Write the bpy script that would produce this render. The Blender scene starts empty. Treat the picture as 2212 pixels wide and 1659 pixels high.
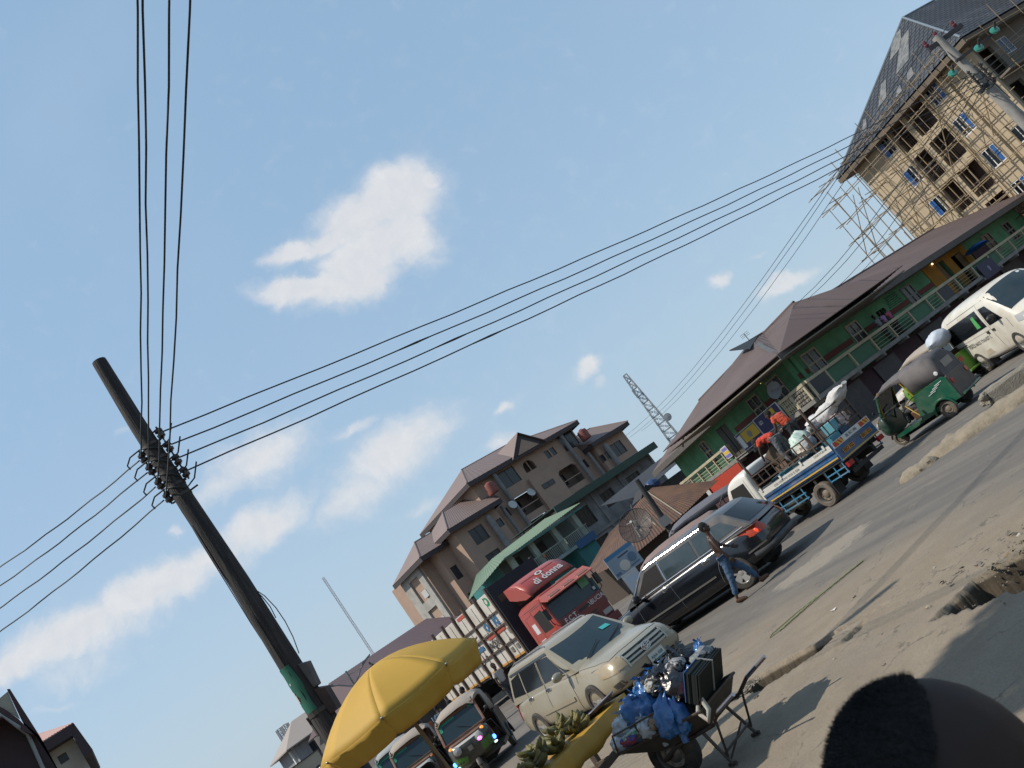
import bpy, bmesh, math, random
import numpy as np
from mathutils import Matrix, Vector, Euler, noise as mnoise
random.seed(11)
sc = bpy.context.scene
COL = sc.collection
R = math.radians
PI = math.pi

# ---------------------------------------------------------------- camera, sky, sun, exposure
cam = bpy.data.cameras.new('camera'); camo = bpy.data.objects.new('camera', cam); COL.objects.link(camo)
cam.dof.use_dof = True; cam.dof.focus_distance = 20; cam.dof.aperture_fstop = 16
cam.sensor_width = 36; cam.lens = 36*2033/2212; cam.clip_start = .05; cam.clip_end = 3000
camo.location = (0, 0, 2.25)
PITCH = math.atan(427/2033); ROLL = R(36.72)
_f = Vector((0, math.cos(PITCH), math.sin(PITCH))); _u = Vector((0, -math.sin(PITCH), math.cos(PITCH))); _r = Vector((1, 0, 0))
_cr, _sr = math.cos(ROLL), math.sin(ROLL)
# the photo is tilted: level things climb to the right in the picture, upright things lean to the left
_X = _r*_cr - _u*_sr; _Y = _u*_cr + _r*_sr
camo.rotation_euler = Matrix((( _X[0], _Y[0], -_f[0]), (_X[1], _Y[1], -_f[1]), (_X[2], _Y[2], -_f[2]))).to_euler()
sc.camera = camo
SUN_EL, SUN_H = R(51.5), Vector((-.986, -.169, 0)).normalized()
to_sun = Vector((SUN_H.x*math.cos(SUN_EL), SUN_H.y*math.cos(SUN_EL), math.sin(SUN_EL)))
sl = bpy.data.lights.new('sun', 'SUN'); sl.energy = 4.9; sl.angle = R(.6); sl.color = (1, .93, .82)
so = bpy.data.objects.new('sun', sl); COL.objects.link(so); so.rotation_euler = to_sun.to_track_quat('Z', 'Y').to_euler()
so.location = (-40, -5, 60)
W = bpy.data.worlds.new('World'); sc.world = W; W.use_nodes = True
vs = sc.view_settings; vs.view_transform = 'Standard'; vs.look = 'None'; vs.gamma = 1; vs.use_curve_mapping = False
vs.exposure = 0.0
sc.render.film_transparent = False
sc.cycles.max_bounces = 6

CLOUDS = [(17.734,-4.484,1.645,-6.602,-23.047,10.852,1.0),(16.805,-1.492,1.131,-3.102,-28.578,13.503,0.95),(4.367,-20.539,8.669,-28.133,-5.227,2.449,0.85),(13.211,-0.852,0.946,-2.57,-31.031,13.35,1.0),(24.07,-5.453,5.239,-19.0,-66.531,30.193,0.8),(26.516,-6.188,4.913,-14.648,-51.297,23.305,0.8),(13.445,-7.164,4.745,-27.18,-43.438,15.784,1.0),(16.469,-2.547,2.236,-7.773,-40.93,16.279,0.9),(27.34,-30.08,11.165,-60.82,-49.46,19.464,0.35),(34.02,-30.88,11.918,-43.87,-42.05,22.019,0.7),(13.955,-1.643,4.321,-5.143,-27.795,7.378,0.62),(17.268,-2.643,6.444,-9.643,-41.464,9.867,0.45),(13.545,-0.598,2.039,-2.393,-31.518,6.908,0.75),(17.75,0.804,3.58,0.116,-43.571,9.336,0.55),(26.473,-5.991,3.838,-15.455,-60.348,12.047,0.5),(47.31,-5.04,-2.673,-7.72,-82.03,14.913,0.75),(82.38,-25.75,-2.062,-32.25,-105.67,18.629,0.35),(85.2,-8.06,3.416,-14.33,-139.65,26.494,0.6),(59.41,-15.17,-12.345,-25.49,-120.19,26.367,0.6),(28.93,-7.33,-7.783,-19.2,-98.23,17.419,0.62),(71.96,-12.33,-19.052,-22.67,-196.64,37.193,0.3),(10.491,-1.455,5.115,-8.455,-35.366,5.662,0.85),(9.741,-0.857,5.654,-6.812,-32.741,5.454,0.8),(15.321,-1.098,5.113,-5.536,-39.036,8.018,0.8),(17.67,-4.321,7.855,-13.866,-41.741,5.358,0.65),(25.687,-1.241,16.463,-8.589,-47.268,8.34,0.8),(13.161,-3.982,7.815,-11.348,-27.411,1.575,0.5),(71.63,-6.74,30.342,-28.71,-156.1,36.557,0.45),(77.9,-16.14,37.108,-45.72,-145.69,45.998,0.3),(29.26,-5.72,6.392,-22.61,-93.14,22.153,0.45),(30.1,-11.64,3.132,-37.35,-92.6,13.608,0.5),(45.27,-12.61,9.113,-27.4,-87.1,9.965,0.4),(11.87,-1.75,7.076,-8.53,-32.08,3.026,0.35),(29.84,-5.97,19.532,-44.52,-136.92,3.599,0.3)]
def build_world():
    nt = W.node_tree; N = nt.nodes; Lk = nt.links; N.clear()
    def nd(t, **k):
        n = N.new(t)
        for a, b in k.items(): setattr(n, a, b)
        return n
    def mth(op, a, b=None, c=None):
        n = nd('ShaderNodeMath', operation=op)
        for i, q in enumerate((a, b, c)):
            if q is None: continue
            if isinstance(q, (int, float)): n.inputs[i].default_value = q
            else: Lk.new(q, n.inputs[i])
        return n.outputs[0]
    sky = nd('ShaderNodeTexSky'); sky.sky_type = 'NISHITA'; sky.sun_disc = False
    sky.sun_elevation = SUN_EL; sky.sun_rotation = math.atan2(SUN_H.x, SUN_H.y)
    sky.air_density = 1.0; sky.dust_density = 1.6; sky.ozone_density = 1.5; sky.altitude = 50
    tint = nd('ShaderNodeMixRGB', blend_type='MIX'); tint.inputs[0].default_value = .42
    Lk.new(sky.outputs[0], tint.inputs[1]); tint.inputs[2].default_value = (4.1, 6.9, 9.8, 1)
    tc = nd('ShaderNodeTexCoord'); sep = nd('ShaderNodeSeparateXYZ'); Lk.new(tc.outputs['Generated'], sep.inputs[0])
    # pale haze thickening towards the horizon, all the way round
    hz = nd('ShaderNodeMixRGB'); Lk.new(mth('MULTIPLY', mth('EXPONENT', mth('MULTIPLY', mth('MAXIMUM', sep.outputs[2], 0), -3.6)), .80), hz.inputs[0]); Lk.new(tint.outputs[0], hz.inputs[1]); hz.inputs[2].default_value = (4.55, 5.45, 6.1, 1)
    bg = nd('ShaderNodeBackground'); bg.inputs[1].default_value = .112; Lk.new(hz.outputs[0], bg.inputs[0])
    yy = mth('MAXIMUM', sep.outputs[1], .05)
    a = mth('DIVIDE', sep.outputs[0], yy); b = mth('DIVIDE', sep.outputs[2], yy)
    cb = nd('ShaderNodeCombineXYZ'); Lk.new(a, cb.inputs[0]); Lk.new(b, cb.inputs[1]); cb.inputs[2].default_value = 1
    nz = nd('ShaderNodeTexNoise'); nz.inputs['Scale'].default_value = 16; nz.inputs['Detail'].default_value = 6; nz.inputs['Roughness'].default_value = .6
    Lk.new(cb.outputs[0], nz.inputs['Vector'])
    off = nd('ShaderNodeVectorMath', operation='SUBTRACT'); Lk.new(nz.outputs['Color'], off.inputs[0]); off.inputs[1].default_value = (.5, .5, .5)
    ofs = nd('ShaderNodeVectorMath', operation='MULTIPLY'); Lk.new(off.outputs[0], ofs.inputs[0]); ofs.inputs[1].default_value = (.05, .05, 0)
    pv = nd('ShaderNodeVectorMath', operation='ADD'); Lk.new(cb.outputs[0], pv.inputs[0]); Lk.new(ofs.outputs[0], pv.inputs[1])
    acc = None
    for (m00, m01, k0, m10, m11, k1, w) in CLOUDS:
        d1 = nd('ShaderNodeVectorMath', operation='DOT_PRODUCT'); Lk.new(pv.outputs[0], d1.inputs[0]); d1.inputs[1].default_value = (m00, m01, k0)
        d2 = nd('ShaderNodeVectorMath', operation='DOT_PRODUCT'); Lk.new(pv.outputs[0], d2.inputs[0]); d2.inputs[1].default_value = (m10, m11, k1)
        s1 = mth('MULTIPLY', d1.outputs['Value'], d1.outputs['Value'])
        q = mth('MULTIPLY_ADD', d2.outputs['Value'], d2.outputs['Value'], s1)
        v = mth('MULTIPLY', mth('EXPONENT', mth('MULTIPLY', q, -1.1)), w)
        acc = v if acc is None else mth('SMOOTH_MAX', acc, v, .12)
    nf = nd('ShaderNodeTexNoise'); nf.inputs['Scale'].default_value = 34; nf.inputs['Detail'].default_value = 7; nf.inputs['Roughness'].default_value = .62
    Lk.new(pv.outputs[0], nf.inputs['Vector'])
    dens = mth('ADD', acc, mth('MULTIPLY', mth('SUBTRACT', nf.outputs['Fac'], .5), .42))
    mr = nd('ShaderNodeMapRange', interpolation_type='SMOOTHSTEP'); Lk.new(dens, mr.inputs[0]); mr.inputs[1].default_value = .06; mr.inputs[2].default_value = .70; mr.inputs[4].default_value = .84
    # thin veil, broad
    nv = nd('ShaderNodeTexNoise'); nv.inputs['Scale'].default_value = 1.7; nv.inputs['Detail'].default_value = 4; Lk.new(cb.outputs[0], nv.inputs['Vector'])
    veil = nd('ShaderNodeMapRange', interpolation_type='SMOOTHSTEP'); Lk.new(nv.outputs['Fac'], veil.inputs[0]); veil.inputs[1].default_value = .42; veil.inputs[2].default_value = .75; veil.inputs[4].default_value = .10
    fac = mth('MAXIMUM', mr.outputs[0], veil.outputs[0])
    fac = mth('MULTIPLY', fac, mth('GREATER_THAN', sep.outputs[1], .06))
    cl = nd('ShaderNodeMixRGB'); Lk.new(nf.outputs['Fac'], cl.inputs[0]); cl.inputs[1].default_value = (.66, .68, .72, 1); cl.inputs[2].default_value = (.90, .88, .87, 1)
    bgc = nd('ShaderNodeBackground'); Lk.new(cl.outputs[0], bgc.inputs[0]); bgc.inputs[1].default_value = 1
    mx = nd('ShaderNodeMixShader'); Lk.new(fac, mx.inputs[0]); Lk.new(bg.outputs[0], mx.inputs[1]); Lk.new(bgc.outputs[0], mx.inputs[2])
    out = nd('ShaderNodeOutputWorld'); Lk.new(mx.outputs[0], out.inputs[0])
build_world()

# ---------------------------------------------------------------- helpers
def T(x=0, y=0, z=0): return Matrix.Translation((x, y, z))
def RX(a): return Matrix.Rotation(a, 4, 'X')
def RY(a): return Matrix.Rotation(a, 4, 'Y')
def RZ(a): return Matrix.Rotation(a, 4, 'Z')
def FR(ox, oy, deg, oz=0): return T(ox, oy, oz) @ RZ(R(deg))
IDM = Matrix.Identity(4)

class G:
    """collects shapes, build() links them as one mesh object"""
    def __init__(s): s.v = []; s.f = []; s.mi = []; s.cur = 0
    def add(s, vs, fs, M=None):
        n = len(s.v)
        s.v += [tuple(M @ Vector(q)) for q in vs] if M is not None else [tuple(q) for q in vs]
        s.f += [tuple(i+n for i in f) for f in fs]; s.mi += [s.cur]*len(fs)
        return s
    def box(s, c, d, M=None):
        x, y, z = c; a, b, e = d[0]/2, d[1]/2, d[2]/2
        vs = [(x+i*a, y+j*b, z+k*e) for i in (-1, 1) for j in (-1, 1) for k in (-1, 1)]
        return s.add(vs, [(0, 1, 3, 2), (4, 6, 7, 5), (0, 4, 5, 1), (2, 3, 7, 6), (0, 2, 6, 4), (1, 5, 7, 3)], M)
    def bx(s, x0, x1, y0, y1, z0, z1, M=None):
        return s.box(((x0+x1)/2, (y0+y1)/2, (z0+z1)/2), (x1-x0, y1-y0, z1-z0), M)
    def beam(s, a, b, w, h=None, M=None, up=(0, 0, 1)):
        a = Vector(a); b = Vector(b); h = h or w; d = b-a; L = d.length
        if L < 1e-6: return s
        d.normalize(); u = Vector(up)
        if abs(d.dot(u)) > .98: u = Vector((1, 0, 0))
        y = u.cross(d).normalized(); z = d.cross(y)
        m = Matrix(((d.x, y.x, z.x, a.x), (d.y, y.y, z.y, a.y), (d.z, y.z, z.z, a.z), (0, 0, 0, 1)))
        return s.box((L/2, 0, 0), (L, w, h), (M @ m) if M is not None else m)
    def tube(s, pts, r, n=8, M=None, cap=True, flat=1.0):
        pts = [Vector(q) for q in pts]; k = len(pts); vs = []; fs = []
        rr = r if isinstance(r, (list, tuple)) else [r]*k
        u = None
        for i, q in enumerate(pts):
            d = (pts[min(i+1, k-1)]-pts[max(i-1, 0)]).normalized()
            if u is None:
                u = Vector((0, 0, 1)) if abs(d.z) < .9 else Vector((1, 0, 0))
            u = (u-d*d.dot(u)); u.normalize(); w = d.cross(u)
            for j in range(n):
                t = 2*PI*j/n; vs.append(q+(u*math.cos(t)*flat+w*math.sin(t))*rr[i])
        for i in range(k-1):
            for j in range(n):
                a, b = i*n+j, i*n+(j+1) % n; fs.append((a, b, b+n, a+n))
        if cap: fs += [tuple(range(n))[::-1], tuple(range((k-1)*n, k*n))]
        return s.add(vs, fs, M)
    def lathe(s, prof, n=16, M=None, cap=False):
        vs = [(r*math.cos(2*PI*j/n), r*math.sin(2*PI*j/n), z) for r, z in prof for j in range(n)]; fs = []
        for i in range(len(prof)-1):
            for j in range(n):
                a, b = i*n+j, i*n+(j+1) % n; fs.append((a, b, b+n, a+n))
        if cap: fs += [tuple(range(n))[::-1], tuple(range((len(prof)-1)*n, len(prof)*n))]
        return s.add(vs, fs, M)
    def prism(s, poly, y0, y1, M=None):
        """polygon in XZ pushed from y0 to y1"""
        n = len(poly); vs = [(x, y0, z) for x, z in poly]+[(x, y1, z) for x, z in poly]
        fs = [tuple(range(n)), tuple(range(2*n-1, n-1, -1))]+[(i, i+n, (i+1) % n+n, (i+1) % n) for i in range(n)]
        return s.add(vs, fs, M)
    def loft(s, rings, M=None, cap=True, closed=True):
        n = len(rings[0]); vs = [q for r in rings for q in r]; fs = []
        for i in range(len(rings)-1):
            for j in range(n if closed else n-1):
                a, b = i*n+j, i*n+(j+1) % n; fs.append((a, b, b+n, a+n))
        if cap and closed: fs += [tuple(range(n))[::-1], tuple(range((len(rings)-1)*n, len(rings)*n))]
        return s.add(vs, fs, M)
    def ell(s, c, r, n=(10, 7), M=None, nz=0, sc_=3, seed=0):
        vs = []; fs = []; a, b = n; r = r if isinstance(r, (tuple, list)) else (r, r, r)
        for i in range(b+1):
            ph = PI*i/b-PI/2
            for j in range(a):
                t = 2*PI*j/a; d = Vector((math.cos(ph)*math.cos(t), math.cos(ph)*math.sin(t), math.sin(ph)))
                k = 1+(nz*mnoise.noise(d*sc_+Vector((seed*7.3, seed*3.1, seed))) if nz else 0)
                vs.append((c[0]+d.x*r[0]*k, c[1]+d.y*r[1]*k, c[2]+d.z*r[2]*k))
        for i in range(b):
            for j in range(a):
                p, q = i*a+j, i*a+(j+1) % a; fs.append((p, q, q+a, p+a))
        return s.add(vs, fs, M)
    def quad(s, a, b, c, d, M=None): return s.add([a, b, c, d], [(0, 1, 2, 3)], M)
    def slab(s, pts, t, M=None, n=None):
        """planar polygon given thickness t along its normal (downwards by default)"""
        P = [Vector(q) for q in pts]
        nn = Vector(n) if n else (P[1]-P[0]).cross(P[2]-P[0]).normalized()
        k = len(P); vs = P+[q-nn*t for q in P]
        fs = [tuple(range(k)), tuple(range(2*k-1, k-1, -1))]+[(i, (i+1) % k, (i+1) % k+k, i+k) for i in range(k)][::1]
        return s.add(vs, fs, M)
    def mesh(s, name, mats, smooth=None):
        me = bpy.data.meshes.new(name); me.from_pydata([tuple(q) for q in s.v], [], s.f)
        for m in (mats if isinstance(mats, (list, tuple)) else [mats]): me.materials.append(m)
        if any(s.mi): me.polygons.foreach_set('material_index', s.mi)
        bm = bmesh.new(); bm.from_mesh(me); bmesh.ops.recalc_face_normals(bm, faces=bm.faces); bm.to_mesh(me); bm.free()
        if smooth:
            me.polygons.foreach_set('use_smooth', [True]*len(me.polygons)); me.set_sharp_from_angle(angle=R(smooth))
        me.update(); return me
    def build(s, name, mats, parent=None, smooth=None, bevel=0):
        o = bpy.data.objects.new(name, s.mesh(name, mats, smooth)); COL.objects.link(o)
        if parent: o.parent = parent
        if bevel:
            b = o.modifiers.new('bevel', 'BEVEL'); b.width = bevel; b.segments = 2; b.limit_method = 'ANGLE'; b.angle_limit = R(40)
        return o

def link(name, me, parent=None, M=None):
    o = bpy.data.objects.new(name, me); COL.objects.link(o)
    if parent: o.parent = parent
    if M is not None: o.matrix_local = M
    return o
def tag(o, label, cat, group=None):
    o['label'] = label; o['category'] = cat
    if group: o['group'] = group
    return o
def thing(name, label, cat, M=None, group=None):
    o = bpy.data.objects.new(name, None); COL.objects.link(o); o.empty_display_size = .2
    if M is not None: o.matrix_world = M
    return tag(o, label, cat, group)
def struct(o, kind='structure'): o['kind'] = kind; return o
def kids(o): return [c for c in bpy.data.objects if c.parent == o]
def dup(o, M, label=None, group=None):
    al = list(bpy.data.objects)
    ch = {}
    for q in al:
        if q.parent: ch.setdefault(q.parent.name, []).append(q)
    def rec(q, par):
        c = q.copy(); COL.objects.link(c)
        if par: c.parent = par
        for k in ch.get(q.name, []): rec(k, c)
        return c
    c = rec(o, None); c.matrix_world = M
    if label: c['label'] = label
    if group: c['group'] = group
    return c

def applied(o, name=None):
    """bake an object's modifiers into its mesh"""
    dg = bpy.context.evaluated_depsgraph_get(); e = o.evaluated_get(dg)
    me = bpy.data.meshes.new_from_object(e); me.name = name or o.name
    o.modifiers.clear(); o.data = me; return o

_tc = {}
def text_geo(g, s, size, M, depth=.004, bold=.0):
    """lettering lying in XZ of M (reads along +X, up +Z, facing -Y)"""
    key = (s, round(bold, 3))
    if key not in _tc:
        cu = bpy.data.curves.new('t', 'FONT'); cu.body = s; cu.size = 1; cu.align_x = 'CENTER'; cu.align_y = 'CENTER'; cu.offset = bold; cu.resolution_u = 2
        o = bpy.data.objects.new('t', cu); COL.objects.link(o)
        dg = bpy.context.evaluated_depsgraph_get(); me = bpy.data.meshes.new_from_object(o.evaluated_get(dg))
        _tc[key] = ([tuple(v.co) for v in me.vertices], [tuple(p.vertices) for p in me.polygons])
        bpy.data.objects.remove(o); bpy.data.curves.remove(cu); bpy.data.meshes.remove(me)
    vs, fs = _tc[key]
    n = len(vs)
    g.add([(x*size, -depth, y*size) for x, y, _ in vs], fs, M)
    return g

# ---------------------------------------------------------------- materials
_mc = {}
def mat(name, col, rough=.7, metal=0, col2=None, nscale=6, namt=.5, bump=0, bscale=40, spec=.5, coat=0, dirt=None, dscale=2.5, damt=.5, emit=None, trans=0, ior=1.45, alpha=1, stretch=None, sheen=0, thresh=(.35, .7)):
    if name in _mc: return _mc[name]
    m = bpy.data.materials.new(name); m.use_nodes = True; nt = m.node_tree; N = nt.nodes; Lk = nt.links
    b = N['Principled BSDF']; c4 = lambda c: (c[0]*.86, c[1]*.86, c[2]*.86, 1)
    b.inputs['Base Color'].default_value = c4(col); b.inputs['Roughness'].default_value = rough; b.inputs['Metallic'].default_value = metal
    b.inputs['Specular IOR Level'].default_value = spec; b.inputs['Coat Weight'].default_value = coat; b.inputs['Coat Roughness'].default_value = .12
    if trans: b.inputs['Transmission Weight'].default_value = trans; b.inputs['IOR'].default_value = ior
    if alpha < 1: b.inputs['Alpha'].default_value = alpha
    if sheen: b.inputs['Sheen Weight'].default_value = sheen
    if emit: b.inputs['Emission Color'].default_value = c4(emit[0]); b.inputs['Emission Strength'].default_value = emit[1]
    vec = None
    if col2 is not None or dirt is not None or bump:
        tc = N.new('ShaderNodeTexCoord'); vec = tc.outputs['Object']
        if stretch:
            mp = N.new('ShaderNodeMapping'); mp.inputs['Scale'].default_value = stretch; Lk.new(vec, mp.inputs[0]); vec = mp.outputs[0]
    out = None
    def noise_fac(scale, lo, hi, detail=5):
        n = N.new('ShaderNodeTexNoise'); n.inputs['Scale'].default_value = scale; n.inputs['Detail'].default_value = detail; n.inputs['Roughness'].default_value = .62
        Lk.new(vec, n.inputs['Vector'])
        r = N.new('ShaderNodeMapRange'); r.inputs[1].default_value = lo; r.inputs[2].default_value = hi; Lk.new(n.outputs['Fac'], r.inputs[0]); return r.outputs[0]
    if col2 is not None:
        f = noise_fac(nscale, thresh[0], thresh[1]); k = N.new('ShaderNodeMath'); k.operation = 'MULTIPLY'; Lk.new(f, k.inputs[0]); k.inputs[1].default_value = namt
        mx = N.new('ShaderNodeMixRGB'); Lk.new(k.outputs[0], mx.inputs[0]); mx.inputs[1].default_value = c4(col); mx.inputs[2].default_value = c4(col2); out = mx.outputs[0]
    if dirt is not None:
        f = noise_fac(dscale, .42, .72, 7); k = N.new('ShaderNodeMath'); k.operation = 'MULTIPLY'; Lk.new(f, k.inputs[0]); k.inputs[1].default_value = damt
        mx = N.new('ShaderNodeMixRGB'); Lk.new(k.outputs[0], mx.inputs[0])
        if out: Lk.new(out, mx.inputs[1])
        else: mx.inputs[1].default_value = c4(col)
        mx.inputs[2].default_value = c4(dirt); out = mx.outputs[0]
        rr = N.new('ShaderNodeMapRange'); Lk.new(k.outputs[0], rr.inputs[0]); rr.inputs[3].default_value = rough; rr.inputs[4].default_value = min(1, rough+.45); Lk.new(rr.outputs[0], b.inputs['Roughness'])
    if out: Lk.new(out, b.inputs['Base Color'])
    if bump:
        n = N.new('ShaderNodeTexNoise'); n.inputs['Scale'].default_value = bscale; n.inputs['Detail'].default_value = 4; Lk.new(vec, n.inputs['Vector'])
        bp = N.new('ShaderNodeBump'); bp.inputs['Strength'].default_value = bump; bp.inputs['Distance'].default_value = .02; Lk.new(n.outputs['Fac'], bp.inputs['Height']); Lk.new(bp.outputs[0], b.inputs['Normal'])
    _mc[name] = m; return m
DUST = (.33, .26, .19)
def paint(name, c, dirt=DUST, damt=.35, rough=.32, coat=.35, dscale=2.2, c2=None): return mat(name, c, rough, 0, col2=c2, nscale=3, namt=.4, coat=coat, dirt=dirt, damt=damt, dscale=dscale)
GLASS = mat('dark glass', (.008, .010, .013), .06, spec=.32, dirt=(.05, .047, .044), damt=.05, dscale=1.5)
GLASS2 = mat('windscreen glass', (.02, .035, .045), .05, spec=.4, dirt=(.12, .115, .1), damt=.15, dscale=1.3)
RUBBER = mat('tyre rubber', (.022, .021, .02), .85, col2=(.16, .13, .1), nscale=5, namt=.5, bump=.3, bscale=60)
DUSTRUB = mat('dusty tyre rubber', (.10, .085, .07), .9, col2=(.22, .18, .14), nscale=4, namt=.8, bump=.3, bscale=60)
BLACK = mat('black plastic', (.014, .014, .015), .5, col2=(.05, .045, .04), nscale=8, namt=.4)
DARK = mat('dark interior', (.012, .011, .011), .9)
STEEL = mat('worn steel', (.32, .31, .29), .42, .85, dirt=(.2, .15, .1), damt=.5, dscale=6)
CHROME = mat('chrome', (.7, .7, .7), .14, 1)
ALLOY = mat('alloy wheel', (.58, .57, .55), .35, .6, dirt=(.2, .16, .12), damt=.55, dscale=7)
BROWNMETAL = mat('brown painted steel', (.07, .05, .042), .6, .2, col2=(.15, .09, .06), nscale=12, namt=.7)
WHITE = paint('white paint', (.72, .71, .66), damt=.3)
# ---------------------------------------------------------------- ground
def poly_sd(px, py, P):
    d = np.full(px.shape, 1e9); ins = np.zeros(px.shape, bool); n = len(P)
    for i in range(n):
        x0, y0 = P[i]; x1, y1 = P[(i+1) % n]; ex, ey = x1-x0, y1-y0
        t = np.clip(((px-x0)*ex+(py-y0)*ey)/(ex*ex+ey*ey), 0, 1)
        d = np.minimum(d, np.hypot(px-x0-t*ex, py-y0-t*ey))
        c = ((y0 > py) != (y1 > py)) & (px < (x1-x0)*(py-y0)/(y1-y0+1e-12)+x0); ins ^= c
    return np.where(ins, -d, d)
def fbm(x, y, sc_, oct=4, seed=0):
    out = np.zeros(x.shape); amp = 1
    for o in range(oct):
        rs = np.random.RandomState(seed*17+o); tab = rs.rand(256, 256)
        X = x*sc_+rs.rand()*90+300; Y = y*sc_+rs.rand()*90+300; xi = np.floor(X).astype(int); yi = np.floor(Y).astype(int); fx = X-xi; fy = Y-yi
        fx = fx*fx*(3-2*fx); fy = fy*fy*(3-2*fy); g = lambda i, j: tab[(xi+i) % 256, (yi+j) % 256]
        out += amp*((g(0, 0)*(1-fx)+g(1, 0)*fx)*(1-fy)+(g(0, 1)*(1-fx)+g(1, 1)*fx)*fy-.5); amp *= .5; sc_ *= 2
    return out
PIT = [(1.80, 9.52), (2.15, 9.68), (2.45, 9.82), (2.95, 9.55), (3.6, 9.1), (3.5, 8.3), (2.9, 8.42), (2.43, 8.62), (2.1, 9.05)]
GUT = [(-.02, 12.34), (.20, 12.52), (.38, 12.42), (.80, 12.12), (1.12, 11.86), (1.30, 11.80), (1.16, 11.58), (.92, 11.46), (.62, 11.55), (.30, 11.62), (.10, 11.86), (-.10, 12.08)]
GUT2 = [(1.30, 11.78), (1.65, 11.60), (1.95, 11.38), (1.70, 11.48), (1.38, 11.66)]
HOLE = [(1.16, 11.10), (1.34, 11.16), (1.62, 11.36), (1.45, 11.12), (1.30, 11.0)]
LIP = [(-4.5, 16.6), (-2.4, 14.75), (-1.6, 14.0), (-.75, 13.1), (-.1, 12.4), (-.18, 12.2), (-.9, 12.85), (-1.75, 13.75), (-2.55, 14.5), (-4.7, 16.3)]
def ground_z(x, y):
    n = fbm(x, y, 6, 3, 3); n2 = fbm(x, y, 1.2, 4, 5)
    z = np.zeros(x.shape)
    for P, dep, w in ((PIT, .85, .05), (GUT, .32, .035), (GUT2, .10, .04), (HOLE, .2, .025), (LIP, .07, .06)):
        d = poly_sd(x, y, P)+n*.07
        z -= dep*np.clip((-d)/w, 0, 1)*(1+.18*n2)
        z += .012*np.exp(-(d/.16)**2)*(d > 0)*(1+2*n)
    s = .7*x+.714*y-8.9
    near = 1/(1+np.exp((s-1.2)*2.2))
    z += near*(.012*n2+.008*n)+.004*n2
    fade = np.clip(np.minimum.reduce([x-GX0, GX1-x, y-GY0, GY1-y])/.6, 0, 1)
    return z*fade
GX0, GX1, GY0, GY1 = -5.0, 5.0, 7.0, 18.0
def build_ground():
    st = .034; nx = int((GX1-GX0)/st)+1; ny = int((GY1-GY0)/st)+1
    xs = np.linspace(GX0, GX1, nx); ys = np.linspace(GY0, GY1, ny); X, Y = np.meshgrid(xs, ys); Z = ground_z(X, Y)
    V = np.stack([X.ravel(), Y.ravel(), Z.ravel()], 1)
    idx = np.arange(nx*ny).reshape(ny, nx); F = np.stack([idx[:-1, :-1], idx[:-1, 1:], idx[1:, 1:], idx[1:, :-1]], -1).reshape(-1, 4)
    o = 1500.
    ring = [(-o, -o, 0), (o, -o, 0), (o, o, 0), (-o, o, 0), (GX0, GY0, 0), (GX1, GY0, 0), (GX1, GY1, 0), (GX0, GY1, 0)]
    n = len(V); V = np.vstack([V, np.array(ring)])
    F = F.tolist()+[(n, n+1, n+5, n+4), (n+1, n+2, n+6, n+5), (n+2, n+3, n+7, n+6), (n+3, n, n+4, n+7)]
    me = bpy.data.meshes.new('ground'); me.from_pydata(V.tolist(), [], F); me.polygons.foreach_set('use_smooth', [True]*len(me.polygons)); me.update()
    m = bpy.data.materials.new('dusty road'); m.use_nodes = True; nt = m.node_tree; N = nt.nodes; Lk = nt.links; b = N['Principled BSDF']
    b.inputs['Roughness'].default_value = .93; b.inputs['Specular IOR Level'].default_value = .25
    geo = N.new('ShaderNodeTexCoord'); P = geo.outputs['Object']
    def noise(scale, detail=5, rough=.6, vec=P, dim=None):
        t = N.new('ShaderNodeTexNoise'); t.inputs['Scale'].default_value = scale; t.inputs['Detail'].default_value = detail; t.inputs['Roughness'].default_value = rough; Lk.new(vec, t.inputs['Vector']); return t.outputs['Fac']
    def mr(v, a, c, lo=0, hi=1):
        r = N.new('ShaderNodeMapRange'); r.interpolation_type = 'SMOOTHSTEP'; Lk.new(v, r.inputs[0]); r.inputs[1].default_value = a; r.inputs[2].default_value = c; r.inputs[3].default_value = lo; r.inputs[4].default_value = hi; return r.outputs[0]
    def mth(op, a, c):
        k = N.new('ShaderNodeMath'); k.operation = op
        for i, q in enumerate((a, c)):
            if isinstance(q, (int, float)): k.inputs[i].default_value = q
            else: Lk.new(q, k.inputs[i])
        return k.outputs[0]
    def mix(f, a, c):
        k = N.new('ShaderNodeMixRGB'); Lk.new(f, k.inputs[0])
        for i, q in ((1, a), (2, c)):
            if isinstance(q, tuple): k.inputs[i].default_value = (*q, 1)
            else: Lk.new(q, k.inputs[i])
        return k.outputs[0]
    dt = N.new('ShaderNodeVectorMath'); dt.operation = 'DOT_PRODUCT'; Lk.new(P, dt.inputs[0]); dt.inputs[1].default_value = (.70, .714, 0)
    s = mth('SUBTRACT', dt.outputs['Value'], 8.9)
    # streaks along the traffic
    mp = N.new('ShaderNodeMapping'); mp.inputs['Rotation'].default_value = (0, 0, R(-130)); mp.inputs['Scale'].default_value = (1, 1, 1); Lk.new(P, mp.inputs[0])
    ms = N.new('ShaderNodeMapping'); ms.inputs['Scale'].default_value = (.16, 1.3, 1); Lk.new(mp.outputs[0], ms.inputs[0])
    st1 = noise(1.1, 6, .6, ms.outputs[0]); big = noise(.28, 5); mid = noise(1.6, 6, .65); fine = noise(38, 3); peb = noise(120, 2)
    sw = mth('ADD', s, mth('MULTIPLY', mth('SUBTRACT', big, .5), 7.0)); sw = mth('ADD', sw, mth('MULTIPLY', mth('SUBTRACT', mid, .5), 2.4))
    sand_f = mr(sw, 5.2, 1.0)
    sand = mix(mr(mid, .3, .72), (.225, .18, .13), (.27, .22, .163))
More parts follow.
